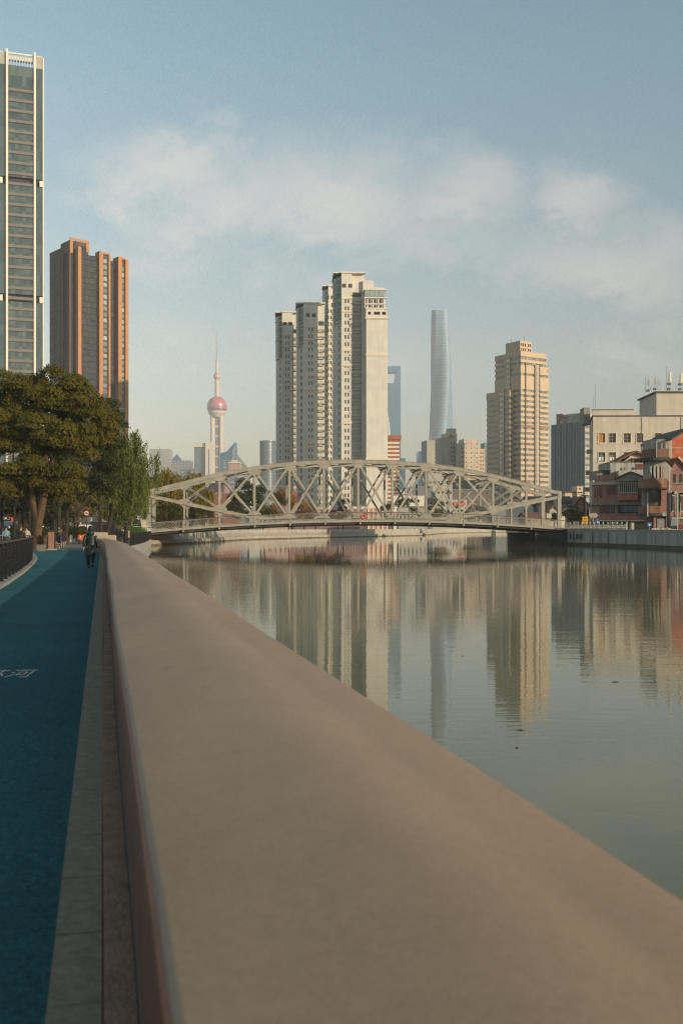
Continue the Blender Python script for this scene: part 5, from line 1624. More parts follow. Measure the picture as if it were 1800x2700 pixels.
arcwall('upper_wall', 1711, 1762, 1158, 1206, Ym, GYR, bulge=4)
arcwall('tiled_balcony', 1712, 1760, 1183, 1207, Ym - .3, mat('brown_tile_balcony', (.20, .115, .075), var=.2, scale=4, streak=.2), bulge=4, off=.15)
arcwall('eave', 1703, 1761, 1207, 1215, Ym, mat('dark_green_eave', (.045, .055, .055), var=.3), bulge=4, off=1.0)
arcwall('middle_wall', 1703, 1762, 1215, 1267, Ym, GYR, bulge=3, off=-.5)
arcwall('timber_balcony', 1696, 1756, 1262, 1286, Ym - .3, TAN, bulge=2.2, off=.3)
arcwall('slab_edge', 1692, 1758, 1286.2, 1290.5, Ym, mat('dark_slab_edge', (.07, .065, .055)), bulge=2.2, off=.5)
arcwall('lower_wall', 1696, 1760, 1290.6, 1336, Ym, mat('lower_grey_board', (.20, .19, .16), var=.3, scale=1.4, streak=.3), bulge=2.2, off=-.3)
arcwall('timber_apron', 1694, 1746, 1334, 1353, Ym - .3, mat('orange_timber', (.27, .135, .08), var=.25, scale=1.5, streak=.3), bulge=2.2, off=.2)
arcwall('lower_eave', 1694, 1764, 1353.2, 1361, Ym, mat('dark_blue_eave', (.05, .06, .065), var=.3), bulge=2.2, off=.6)
m = MB()
q = [(WX(1706, Ym), Ym + 4, H(1168, Ym)), (WX(1763, Ym), Ym - 1.2, H(1158, Ym)), (WX(1816, Ym), Ym - 1.2, H(1126, Ym)), (WX(1770, Ym), Ym + 7, H(1136, Ym))]
m.hexa([(x, y, z - .3) for x, y, z in q], q); m.build('roof', GRYT, ch)
for (a, b, c, d) in ((1727, 1732, 1172, 1184), (1747, 1753, 1161, 1182)):
    pbox('window', a, b, c, d, Ym - .62, .1, WOODW)
for i, (a, b) in enumerate(((1713, 1717), (1722, 1727), (1731, 1737))):
    pbox('column', a, b, 1229, 1262, Ym - .7, .3, mat('pale_column', (.36, .35, .30), var=.15, scale=2))
for (a, b, c, d) in ((1717.2, 1721.8, 1230, 1262), (1727.2, 1730.8, 1230, 1262), (1737.5, 1741, 1230, 1261)):
    pbox('dark_opening', a, b, c, d, Ym - .45, .1, DARK_HOLE)
pbox('curtain', 1742, 1747, 1228, 1262, Ym - .45, .1, mat('orange_curtain', (.30, .13, .05)))
pbox('column', 1741.2, 1743.5, 1224, 1262, Ym - .75, .25, MATS['pale_column'])
for (a, b) in ((1713, 1738), ):
    pbox('dark_opening', a, b, 1297, 1333, Ym - .55, .1, mat('deep_grey_opening', (.07, .07, .06), var=.5, scale=1.5))
pbox('door_leaf', 1736, 1741.5, 1296, 1334, Ym - .66, .08, DARK_HOLE)
pbox('brick_pier', 1742, 1762, 1291, 1353, Ym - .3, 1, RB2)
pbox('drainpipe', 1705, 1708, 1298, 1362, Ym - 2.0, .15, mat('pale_pipe', (.38, .38, .34)))
pbox('drainpipe', 1729, 1731, 1163, 1208, Ym - .9, .15, MATS['pale_pipe'])
pbox('ground_wall', 1716, 1770, 1361, 1393, Ym + .3, 4, mat('ground_brick', (.16, .085, .065), var=.3, scale=2))
pbox('shutter_door', 1731, 1752, 1368, 1393, Ym + .15, .14, mat('grey_roller_shutter', (.20, .21, .21), rough=.5, var=.1, scale=3))
pbox('pier', 1722, 1728, 1361, 1393, Ym, .3, mat('salmon_pier', (.28, .14, .10), var=.2)); pbox('pier', 1754, 1761, 1361, 1393, Ym, .3, MATS['salmon_pier'])
for px in (1749, 1757):
    m = MB(); x, z = V(px, 1356.5, Ym - 2.8); m.tube([(x, Ym - 2.9, z), (x, Ym - 2.8, z)], .3, 12); m.build('round_lamp', mat('pale_green_disc', (.28, .38, .33)), ch)
# orange brick gable end behind
m = MB(); Yn = 171.0
q = [(1763, 1158), (1812, 1128), (1850, 1150), (1850, 1340), (1763, 1340)]
m.hexa([(WX(a, Yn), Yn, H(b, Yn)) for a, b in q][::-1], [(WX(a, Yn), Yn + 8, H(b, Yn)) for a, b in q][::-1]); m.build('brick_end_wall', RBO, ch)
m = MB(); m.box(WX(1760, Yn), WX(1768, Yn), Yn - .3, Yn - .001, H(1340, Yn), H(1160, Yn)); m.build('corner_strip', mat('pale_corner_strip', (.40, .38, .32), var=.1), ch)
m = MB(); m.bar((WX(1760, Yn), Yn - .2, H(1158, Yn)), (WX(1812, Yn), Yn - .2, H(1127, Yn)), .7, .55); m.build('verge', MATS['pale_corner_strip'], ch)
m = MB(); m.box(WX(1768, Yn) + .01, WX(1850, Yn), Yn - .12, Yn - .001, H(1182.5, Yn), H(1180, Yn)); m.build('string_course', MATS['pale_corner_strip'], ch)

# ---- brick gable house at the right edge
gh = thing('gable_house', 'dark red brick gabled house with an orange tiled roof, rightmost of the riverside houses', 'house')
Ye = 158.0
q = [(1766, 1242), (1784.5, 1208), (1822, 1250), (1822, 1296), (1766, 1296)]
m = MB(); m.hexa([(WX(a, Ye), Ye, H(b, Ye)) for a, b in q][::-1], [(WX(a, Ye) + 2.4, Ye + 6, H(b, Ye)) for a, b in q][::-1]); m.build('gable_wall', RB2, gh)
m = MB(); m.bar((WX(1784.5, Ye), Ye + 2.6, H(1206, Ye)), (WX(1826, Ye), Ye + 2.6, H(1252, Ye)), 6.4, .3); m.build('roof', mat('orange_roof_tile', (.42, .16, .08), var=.2, scale=5), gh)
m = MB(); m.bar((WX(1784.5, Ye), Ye - .4, H(1205.2, Ye)), (WX(1826, Ye), Ye - .4, H(1251, Ye)), .5, .34); m.build('verge', mat('pink_verge', (.5, .38, .32)), gh)
for a in (1775, 1792):
    pbox('window', a, a + 5.5, 1250, 1272, Ye - .1, .09, mat('teal_dark_window', (.03, .045, .05), rough=.2), gh)
pbox('string_course', 1765, 1822, 1273, 1276, Ye - .2, .19, CRN2, gh); pbox('string_course', 1760, 1822, 1295, 1299, Ye - .6, .59, CRN2, gh)
pbox('lower_wall', 1764, 1822, 1299, 1393, Ye + .1, 1.5, mat('shaded_grey_brick', (.13, .115, .10), var=.25, scale=1.5), gh)
pbox('brick_band', 1764, 1822, 1349, 1362, Ye - .02, .1, RB2, gh)
for a in (1772, 1794):
    pbox('window_surround', a - 1.5, a + 7, 1305, 1350, Ye - .05, .12, MATS['pale_column'], gh); pbox('window', a, a + 5.5, 1308, 1346, Ye - .12, .06, WOODW, gh)
pbox('lintel', 1765, 1822, 1364, 1368, Ye - .15, .2, MATS['pale_column'], gh)
pbox('shutter_door', 1767, 1784, 1369, 1395, Ye - .05, .1, MATS['grey_roller_shutter'], gh)
pbox('drainpipe', 1784, 1786.5, 1300, 1395, Ye - .9, .15, MATS['pale_pipe'], gh); pbox('drainpipe', 1792, 1793.5, 1325, 1362, Ye - .7, .1, MATS['pale_pipe'], gh)
pbox('rain_hopper', 1777, 1783, 1295, 1303, Ye - .9, .4, MATS['pale_pipe'], gh)
pbox('red_door', 1787.5, 1822, 1383, 1396, Ye - .9, .4, mat('dark_red_board', (.17, .03, .035)), gh)

# ---- small houses and blocks seen through and beside the bridge
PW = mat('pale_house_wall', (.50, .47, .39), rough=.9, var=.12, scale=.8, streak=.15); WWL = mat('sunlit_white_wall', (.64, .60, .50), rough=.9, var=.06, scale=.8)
PKW = mat('salmon_house_wall', (.52, .24, .16), rough=.9, var=.12, scale=.8); DBR = mat('dark_brown_old_wall', (.15, .13, .11), rough=.9, var=.25, scale=.5, streak=.2); RRT = mat('faded_red_roof', (.20, .10, .075), rough=.9, var=.25, scale=3)


def house(label, px0, px1, peave, pridge, Y, wall_, roof_, gable='side', D=8, wins=2, name='small_house', base=1410, a=0, group='small tiled houses beside the bridge'):
    """gable 'side': ridge runs across the view; 'front': gable faces the viewer"""
    W = (WX(px1, Y) - WX(px0, Y)) / math.cos(a); t = thing(name, label, 'house', (WX(px0, Y), Y, 0), a, group); e, r = H(peave, Y), H(pridge, Y)
    m = MB(); m.box(0, W, 0, D, 0, e)
    if gable == 'front':
        m.hexa([(0, 0, e), (W, 0, e), (W / 2, 0, r - .1)], [(0, D, e), (W, D, e), (W / 2, D, r - .1)])
    elif gable == 'side':
        m.hexa([(0, 0, e), (0, D, e), (0, D / 2, r - .1)], [(W, 0, e), (W, D, e), (W, D / 2, r - .1)])
    m.build('wall', wall_, t)
    m = MB()
    if gable == 'front':
        m.bar((-.4, D / 2, e - .2), (W / 2, D / 2, r), D + .8, .22); m.bar((W / 2, D / 2, r), (W + .4, D / 2, e - .2), D + .8, .22)
    elif gable == 'side':
        m.hexa([(-.3, -.5, e - .25), (W + .3, -.5, e - .25), (W + .3, D / 2, r - .1), (-.3, D / 2, r - .1)], [(-.3, -.5, e), (W + .3, -.5, e), (W + .3, D / 2, r + .15), (-.3, D / 2, r + .15)])
        m.hexa([(-.3, D / 2, r - .1), (W + .3, D / 2, r - .1), (W + .3, D + .5, e - .25), (-.3, D + .5, e - .25)], [(-.3, D / 2, r + .15), (W + .3, D / 2, r + .15), (W + .3, D + .5, e), (-.3, D + .5, e)])
    else:
        m.box(-.2, W + .2, -.2, D + .2, e, e + .4)
    m.build('roof', roof_, t)
    for i in range(wins):
        u = W * (i + .5) / wins - .45
        for z in ([e - 2.3] + ([e - 5.3] if e > 8 else [])):
            m = MB(); m.box(u, u + .9, -.07, -.001, z, z + 1.35); wo_ = m.build('window', GLASS, t)
            m = MB(); m.box(u - .08, u + .98, -.12, -.071, z - .12, z - .02); m.build('sill', PW, wo_)
    return t


house('row house with brown tiles between the last bridge posts', 1350, 1395, 1328, 1316, 262, PW, RRT, D=10, wins=3)
house('red roofed house half hidden by the right end post', 1395, 1475, 1320, 1308, 248, PW, RRT, D=12, wins=5)
house('grey walled house with a pale verge right of the end post', 1474, 1513, 1324, 1308, 240, PW, GRYT, D=12, wins=3)
house('salmon pink house with small dark windows right of the bridge', 1511, 1552, 1336, 1309, 236, PKW, RRT, gable='front', D=9, wins=3)
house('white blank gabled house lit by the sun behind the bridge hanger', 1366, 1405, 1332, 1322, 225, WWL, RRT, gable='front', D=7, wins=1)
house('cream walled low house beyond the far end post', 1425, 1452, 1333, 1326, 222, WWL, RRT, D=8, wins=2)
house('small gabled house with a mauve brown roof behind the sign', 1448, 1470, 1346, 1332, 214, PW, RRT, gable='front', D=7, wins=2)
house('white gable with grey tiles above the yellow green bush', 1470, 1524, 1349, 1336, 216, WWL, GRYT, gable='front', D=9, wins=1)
house('low brown roofed shed under the far end post', 1385, 1450, 1362, 1352, 205, mat('beige_shed', (.36, .31, .24)), RRT, D=8, wins=0)
t = house('cream house with a square crenellated stair tower above the pink house', 1489, 1522, 1300, 1296, 300, mat('cream_lit_wall', (.62, .50, .37), var=.1), RRT, gable='flat', D=10, wins=2)
m = MB(); Y_ = 299; W0 = WX(1489, 300); m.box(WX(1520, Y_) - W0, WX(1536, Y_) - W0, -1, 6, 0, H(1284, Y_)); m.build('tower', MATS['cream_lit_wall'], t)
for q in (1520, 1525.5, 1531, 1534.8):
    m = MB(); m.box(WX(q, Y_) - W0, WX(q, Y_) - W0 + .3, -1, 6, H(1284, Y_), H(1281, Y_)); m.build('crenel', MATS['cream_lit_wall'], t)
for q, r_ in ((1527, 1287), (1524, 1297), (1531, 1297)):
    m = MB(); m.box(WX(q, Y_) - W0 - .25, WX(q, Y_) - W0 + .4, -1.06, -1.001, H(r_ + 3.5, Y_), H(r_, Y_)); m.build('window', GLASS, t)


def block2(label, px0, px1, ptop_, Y, wall_, rows_=2, cols_=5, D=12, a=0, pbot=1392, name='low_building', ww=1.6, wh=1.6, group='low buildings seen through the bridge', roof=None):
    W = (WX(px1, Y) - WX(px0, Y)) / math.cos(a); t = thing(name, label, 'building', (WX(px0, Y), Y, 0), a, group); top_ = H(ptop_, Y)
    fl = (top_ - 1.5) / max(1, rows_); ww = min(ww, W / max(1, cols_) * .6)
    sp_ = [((i + .5) * W / cols_ - ww / 2, top_ - fl * (j + 1) + fl * .3) for j in range(rows_) for i in range(cols_)] if cols_ else []
    m = MB(); m.wall(FR(0, 0, 0), 0, W, 0, top_, [(u, u + ww, z, z + wh) for u, z in sp_], .2)
    m.face([(0, D, 0), (0, 0, 0), (0, 0, top_), (0, D, top_)]); m.face([(W, 0, 0), (W, D, 0), (W, D, top_), (W, 0, top_)]); m.face([(0, 0, top_), (W, 0, top_), (W, D, top_), (0, D, top_)]); m.face([(0, D, 0), (W, D, 0), (W, D, top_), (0, D, top_)])
    m.build('wall', wall_, t)
    m = MB(); m.box(-.2, W + .2, -.25, .2, top_, top_ + .5); m.build('coping', roof or CRN2, t)
    wm_ = win_mesh('window', ww, wh, GLASS, FRM, 2, 1, .1); place(wm_, 'window', FR(0, 0, 0), t, sp_, d=-.15)
    return t


MAU = mat('mauve_brown_wall', (.22, .13, .12), var=.15, scale=.2)
block2('large dark brown old building with colonnade windows behind the right half of the bridge', 1178, 1300, 1292, 590, DBR, 2, 9, D=20)
block2('upper storey of the dark old building set back under a mansard', 1205, 1290, 1268, 612, mat('slate_mansard', (.12, .115, .105), var=.2), 1, 6, D=16)
block2('sunlit white parapet block right of the striped building', 1037, 1118, 1306, 380, WWL, 1, 3, D=12)
block2('grey blue roofed hall behind the cream cluster', 1080, 1140, 1284, 470, mat('blue_grey_metal', (.17, .19, .21), var=.2), 2, 6, D=20)
block2('small white penthouse on the sunlit parapet block', 1056, 1066, 1293, 384, WWL, 1, 1, D=6)
block2('grey colonnade arcade low behind the bridge', 1050, 1125, 1338, 352, mat('grey_arcade', (.36, .34, .30), var=.2), 1, 7, D=10, wh=2.6)
block2('shop with a faded red sign board seen through the truss', 1186, 1230, 1318, 575, PW, 1, 4, D=10)
m = MB(); Y_ = 573.5; m.box(WX(1196, Y_), WX(1226, Y_), Y_, Y_ + .3, H(1334, Y_), H(1322, Y_)); tag(m.build('shop_sign', mat('faded_red_sign', (.55, .14, .09), var=.25, scale=1.2)), 'faded red shop sign board on the low shop behind the truss', 'sign')
block2('teal grey windowed block under the right lower chord', 1302, 1366, 1346, 585, mat('teal_grey_wall', (.20, .22, .21), var=.2), 1, 7, D=8)
block2('grey white office block rising behind the dark old building', 1128, 1192, 1230, 520, mat('grey_white_office', (.38, .37, .33), var=.1), 6, 6, D=18)
block2('red brown windowless slab behind the left arch of the bridge', 556, 620, 1302, 420, mat('red_brown_slab', (.23, .085, .065), var=.12, scale=.3), 1, 0, D=20)
block2('mauve pink hall with a pale roof band behind the left arch', 552, 596, 1276, 520, mat('mauve_hall', (.35, .22, .26), var=.2, scale=.1), 1, 0, D=20, roof=mat('lavender_band', (.40, .38, .46)))
block2('long red brown parapet building behind the bridge centre', 722, 792, 1299, 430, mat('long_red_wall', (.28, .13, .09), var=.12, scale=.3), 1, 6, D=20)
block2('low mauve building under the white residential row', 775, 960, 1345, 380, MAU, 1, 14, D=14)
block2('pale small block with pink signboards on the far left bank', 690, 760, 1352, 330, mat('pink_grey_wall', (.42, .30, .26), var=.2), 1, 5, D=10)

# right quay beyond the bridge and the closing end of the reach
qw = thing('quay_wall', 'plain concrete quay wall of the right bank beyond the bridge', 'quay wall')
m = MB(); qp = RBANK[4:] + [LBANK[-1]]
for (a, b) in zip(qp, qp[1:]):
    A, B = Vector(a), Vector(b); d = (B - A).normalized(); nn = Vector((d.y, -d.x)); m.prism([tuple(A - nn * .02), tuple(B - nn * .02), tuple(B + nn * .6), tuple(A + nn * .6)], -3, .55)
m.build('wall', CONC, qw)
# far embankment beyond the bridge
fe = thing('far_embankment', 'pale river embankment with a scalloped wall and ledge curving away beyond the bridge', 'embankment')
EMB = mat('pale_embankment', (.37, .34, .275), rough=.9, var=.10, scale=.25, streak=.2); EMD = mat('dark_scallop', (.27, .255, .22), rough=.9, var=.1); EBD = mat('brown_tidal_band', (.14, .11, .075), var=.4, scale=.8)
lb = LBANK[5:13]
pts2 = resample(lb, 4.0) + [lb[-1]]


def bank(name, mtl, o0, o1, zfun, z0, pts):
    m = MB()
    for (a, b) in zip(pts, pts[1:]):
        A, B = Vector(a), Vector(b); d = (B - A).normalized(); nn = Vector((d.y, -d.x))
        if nn.x < 0 and abs(d.y) > .7:
            nn = -nn
        q = [A + nn * o1, B + nn * o1, B + nn * o0, A + nn * o0]; za, zb_ = zfun
        m.hexa([(v.x, v.y, z0) for v in q], [(v.x, v.y, z) for v, z in zip(q, (zb_, zb_, zb_, zb_))])
    return m.build(name, mtl, fe)


bank('upper_wall', EMB, -.5, .0, (0, 1.25), -1, pts2)
bank('ledge', EMB, .001, 1.0, (0, -.12), -.62, pts2); bank('tidal_band', EBD, .002, .94, (0, -.622), -3, pts2)
m = MB(); acc = 0.0
for (a, b) in zip(pts2[6:36], pts2[7:37]):
    A, B = Vector(a), Vector(b); d = (B - A).normalized(); nn = Vector((d.y, -d.x))
    pa = A + nn * .06; pb = B + nn * .06; n_ = 6
    for i in range(n_):
        q0, q1 = pa.lerp(pb, i / n_), pa.lerp(pb, (i + 1) / n_)
        h0, h1 = [.35 + .28 * abs(math.sin((acc + (B - A).length * j / n_) * math.pi / 9.0)) for j in (i, i + 1)]
        m.face([(q0.x, q0.y, -.1), (q1.x, q1.y, -.1), (q1.x, q1.y, h1), (q0.x, q0.y, h0)])
    acc += (B - A).length
m.build('scalloped_band', EMD, fe)  # scallop pattern on the wall, in a darker tone
for (px, Y) in ((622, 205), (869, 256)):
    m = MB(); x = WX(px, Y); m.tube([(x, Y - 1.2, -.6), (x, Y - 1.2, .75)], .16, 6); tag(m.build('red_marker_post', mat('faded_red_post', (.45, .14, .11))), 'small faded red post on the far embankment ledge, %s' % ('left one near the second bridge panel' if px < 700 else 'right one near mid span'), 'post')
m = MB(); m.tube([(WX(1300, 178), 178, -2), (WX(1300, 178), 178, 1.2)], .38, 10); tag(m.build('pale_mark_pile', mat('pale_pile', (.36, .34, .28))), 'pale round pile added for a pale mark on the water under the right half of the bridge', 'pile')  # round pile put in for a pale upright mark at the waterline
# white decorative arch behind the left of the bridge
Y_ = 172.0; m = MB(); pts = [(WX(472 + 0, Y_) + 2.1 * (1 - math.cos(t_ * math.pi / 24)) * 1.75, Y_, H(1392, Y_) - .1 + (H(1345, Y_) - H(1392, Y_)) * math.sin(t_ * math.pi / 24)) for t_ in range(25)]
m.tube(pts, .13, 6); tag(m.build('white_arch', mat('white_tube', (.6, .58, .5))), 'thin white tubular arch among the yellow willows behind the bridge', 'arch')
# ------------------------------------------------------------------ trees and planting
def leaf_cloud(name, mtl, centres, n_each, size, parent, seed=1, flat=.75, droop=0, shell_=.62):
    """leaf sized quads spread over and through a set of leafy clumps (x, y, z, radius)"""
    rg = np.random.default_rng(seed); C = np.array(centres, float); idx = np.repeat(np.arange(len(C)), (n_each * (C[:, 3] / C[:, 3].mean()) ** 2).astype(int) + 3); n = len(idx)
    d = rg.normal(size=(n, 3)); d /= np.linalg.norm(d, axis=1)[:, None]; d[:, 2] = np.where(d[:, 2] < -.35, -d[:, 2] * .6, d[:, 2])
    rr = (shell_ + (1.12 - shell_) * rg.random(n) ** .7); lump = 1 + .12 * np.sin(d[:, 0] * 7 + idx) * np.sin(d[:, 1] * 6 + idx * 2) + .07 * rg.normal(size=n)
    P_ = C[idx, :3] + d * (C[idx, 3] * rr * lump)[:, None] * np.array([1, 1, flat])
    nrm = d + rg.normal(size=(n, 3)) * .5; nrm /= np.linalg.norm(nrm, axis=1)[:, None]
    a = np.cross(nrm, rg.normal(size=(n, 3))); a /= np.linalg.norm(a, axis=1)[:, None]; b = np.cross(nrm, a)
    s = size * (.6 + .8 * rg.random(n)); a *= (s * .5)[:, None]; b *= (s * .30)[:, None]
    V_ = np.stack([P_ - a, P_ + b, P_ + a, P_ - b], 1).reshape(-1, 3)
    return quads(name, mtl, V_, parent)


def quads(name, mtl, V_, parent):
    me = bpy.data.meshes.new(name); n = len(V_) // 4
    me.vertices.add(len(V_)); me.vertices.foreach_set('co', V_.astype(np.float32).ravel())
    me.loops.add(4 * n); me.loops.foreach_set('vertex_index', np.arange(4 * n, dtype=np.int32))
    me.polygons.add(n); me.polygons.foreach_set('loop_start', np.arange(0, 4 * n, 4, dtype=np.int32)); me.polygons.foreach_set('loop_total', np.full(n, 4, dtype=np.int32))
    me.materials.append(mtl); me.update(calc_edges=True)
    return put(name, me, parent)


def limbs(m, p0, d0, r0, ln, depth, rnd, spread=.5, up=.25, nseg=3, ends=None, sides=5):
    pts = [Vector(p0)]; d = Vector(d0).normalized(); rs = [r0]
    for i in range(nseg):
        d = (d + Vector((rnd.uniform(-1, 1), rnd.uniform(-1, 1), rnd.uniform(-.4, 1) * .6)) * .16).normalized(); pts.append(pts[-1] + d * (ln / nseg)); rs.append(r0 * (1 - .4 * (i + 1) / nseg))
    m.tube(pts, rs, sides if depth > 1 else 3, cap=False)
    if depth <= 0:
        if ends is not None:
            ends.append(pts[-1])
        return
    for _ in range(2 if rnd.random() < .6 else 3):
        nd = (d + Vector((rnd.uniform(-1, 1), rnd.uniform(-1, 1), rnd.uniform(-.3, 1))) * spread * 1.4 + Vector((0, 0, up))).normalized()
        limbs(m, pts[-1], nd, rs[-1] * .74, ln * rnd.uniform(.66, .86), depth - 1, rnd, spread, up, nseg, ends, sides)


CAM_L = leaf_mat('olive_camphor_leaf', (.062, .066, .012), (.125, .108, .018), .18)
DKL = leaf_mat('dark_evergreen_leaf', (.022, .036, .012), (.060, .070, .018), .18)
WIL = leaf_mat('willow_leaf', (.095, .135, .028), (.24, .24, .06), .38)
YWIL = leaf_mat('yellow_willow_leaf', (.15, .135, .022), (.31, .235, .04), .35)
ORL = leaf_mat('orange_autumn_leaf', (.22, .11, .03), (.34, .19, .05), .3)
REDL = leaf_mat('red_autumn_leaf', (.17, .05, .03), (.26, .09, .04), .3)
BRNL = leaf_mat('brown_autumn_leaf', (.10, .075, .03), (.18, .13, .05), .3)
YGL = leaf_mat('yellow_green_leaf', (.09, .09, .02), (.22, .18, .03), .3)
BARK = mat('reddish_bark', (.095, .055, .032), rough=.9, var=.35, scale=2.5, bump=1, bscale=18)
DBK = mat('dark_bark', (.035, .028, .022), rough=.95, var=.3, scale=3, bump=.8, bscale=20)


def clumps_in(px, py, Y, rx, ry, n, rad, rnd, depth=.6, edge=.0):
    """clump centres filling an ellipsoid given by its column, row and half sizes in photo pixels at distance Y"""
    k = Y / F; cx, cz = WX(px, Y), H(py, Y); out = []
    for _ in range(n):
        while True:
            a, b_, c = rnd.uniform(-1, 1), rnd.uniform(-1, 1), rnd.uniform(-1, 1); q = a * a + b_ * b_ + c * c
            if edge < q < 1:
                break
        out.append((cx + a * rx * k, Y + b_ * rx * k * depth, cz + c * ry * k, rad * rnd.uniform(.7, 1.3)))
    return out


# big camphor tree
rnd = random.Random(21); Yt_ = 75.0
tr = thing('camphor_tree', 'biggest tree, dense olive green crown above a forked reddish trunk behind the black railing', 'tree')
cl_ = []
for (px, py, rx, ry, n) in ((95, 1090, 120, 100, 44), (190, 1120, 85, 95, 26), (40, 1200, 100, 90, 26), (150, 1215, 95, 70, 22), (265, 1120, 45, 60, 9), (15, 1060, 60, 70, 12), (140, 1025, 95, 45, 18), (55, 1280, 70, 40, 9), (165, 1290, 45, 35, 6), (-40, 1150, 80, 120, 14)):
    cl_ += clumps_in(px, py, Yt_, rx, ry, n, .82, rnd, .8, edge=.12)
leaf_cloud('crown', CAM_L, cl_, 760, .17, tr, 5, shell_=.86)
bx = WX(99, Yt_ - 1)
m = MB(); b0 = Vector((bx, Yt_ - 1, 0)); f0 = Vector((WX(103, Yt_ - 1), Yt_ - 1, H(1368, Yt_)))
m.tube([b0, b0.lerp(f0, .5) + Vector((-.03, 0, 0)), f0], [.42, .30, .32], 10)
for (px, py, r, dy) in ((70, 1290, .22, .5), (84, 1270, .24, 0), (122, 1262, .26, -.3), (140, 1200, .12, .3), (30, 1240, .12, 1)):
    e_ = Vector((WX(px, Yt_), Yt_ + dy, H(py, Yt_))); mid = f0.lerp(e_, .5) + Vector((.12 if px > 100 else -.18, 0, -.1)); m.tube([f0 - Vector((0, 0, .3)), mid, e_], [r * 1.15, r, r * .7], 8)
    limbs(m, e_, e_ - mid, r * .7, 1.9, 3, rnd, .55, .2)
m.build('trunk', BARK, tr)


def leafy(label, px, base_y, Y, parts_, mtl, n_each=260, size=.24, rad=.9, name='leafy_tree', seed=1, bark=None, group='trees along the left bank', trunk_r=.18, z0=0.0, flat=.8):
    rnd = random.Random(seed); t = thing(name, label, 'tree', (0, 0, 0), 0, group); cl = []
    for (cx, cy, rx, ry, n) in parts_:
        cl += clumps_in(cx, cy, Y, rx, ry, n, rad, rnd, .8)
    leaf_cloud('crown', mtl, cl, n_each, size, t, seed, flat)
    b0 = Vector((WX(px, Y), Y, z0)); top_ = Vector((WX(parts_[0][0], Y), Y, H(parts_[0][1], Y))); m = MB(); mid = b0.lerp(top_, .55)
    m.tube([b0, mid, top_], [trunk_r, trunk_r * .75, trunk_r * .4], 7)
    for i in range(4):
        limbs(m, b0.lerp(top_, .5 + .12 * i), Vector((rnd.uniform(-1, 1), rnd.uniform(-1, 1), .7)), trunk_r * .45, (top_ - b0).length * .28, 2, rnd)
    m.build('trunk', bark or DBK, t)
    return t


leafy('dark evergreen leaning over the walk between the camphor tree and the willow', 268, 1400, 92, ((262, 1250, 45, 55, 12), (285, 1130, 38, 70, 12), (215, 1180, 50, 60, 10), (250, 1290, 30, 30, 5)), DKL, 420, .22, .95, seed=3)
leafy('dark broad tree behind the camphor tree trunk', 60, 1400, 105, ((40, 1300, 70, 60, 14), (110, 1270, 60, 70, 12), (150, 1330, 40, 50, 8)), DKL, 330, .3, 1.3, seed=4)
leafy('tall dark tree filling the shade left of the camphor trunk', -10, 1400, 100, ((-10, 1310, 40, 70, 8), (20, 1330, 30, 40, 6)), DKL, 330, .3, 1.3, seed=5)
leafy('yellow green tree deep behind the round sign', 240, 1400, 135, ((245, 1325, 42, 30, 14), (200, 1345, 30, 25, 8)), YGL, 300, .3, 1.1, seed=6)
leafy('olive brown tree beyond the steps in shade', 170, 1400, 128, ((165, 1340, 45, 45, 12), (205, 1290, 40, 35, 8)), BRNL, 240, .3, 1.2, seed=7)
leafy('thin autumn tree with brown leaves behind the silver trailer', 55, 1400, 118, ((60, 1350, 50, 32, 12), (15, 1345, 35, 25, 7)), BRNL, 170, .26, 1.1, seed=8)
leafy('grey green evergreen beyond the dark fence', 290, 1400, 140, ((300, 1330, 40, 45, 12), (330, 1370, 40, 25, 7)), DKL, 300, .3, 1.2, seed=9)
leafy('dim olive tree closing the view between the camphor trunk and the steps', 130, 1400, 150, ((120, 1350, 50, 50, 12), (90, 1300, 50, 50, 8), (190, 1300, 50, 50, 8)), DKL, 260, .4, 1.7, seed=10)
leafy('shaded hedge like tree behind the far left lamp posts', 10, 1400, 140, ((15, 1375, 60, 28, 12), (70, 1380, 50, 20, 8)), DKL, 260, .34, 1.2, seed=11)


def bare(label, px, Y, hgt, seed, lean=0):
    rnd = random.Random(seed); t = thing('bare_tree', label, 'tree', (WX(px, Y), Y, 0), 0, 'leafless trees over the walk'); m = MB()
    for i in range(3):
        pass
    p_ = Vector((0, 0, 0)); top_ = Vector((lean * .3, 0, hgt * .33)); m.tube([p_, top_ * .5 + Vector((.06, 0, 0)), top_], [.22, .18, .17], 8)
    for i in range(4):
        a = i * 1.7 + rnd.random(); limbs(m, top_, Vector((math.cos(a) * .6 + lean * .4, math.sin(a) * .4, .8)), .12, hgt * .2, 4, rnd, .5, .12)
    m.build('trunk', DBK, t); return t


bare('leafless tree with fine twigs just right of the camphor trunk', 152, 88, 10.5, 31, .5)
bare('leafless tree arching over the steps', 172, 96, 11.5, 32, .9)
bare('leafless dark tree behind the jogger', 140, 104, 11, 33, .7)
bare('slim leafless tree behind the standing person', 205, 118, 11, 35, .3)
bare('leafless tree nearest the left lamp posts', 66, 98, 10, 36, -.3)


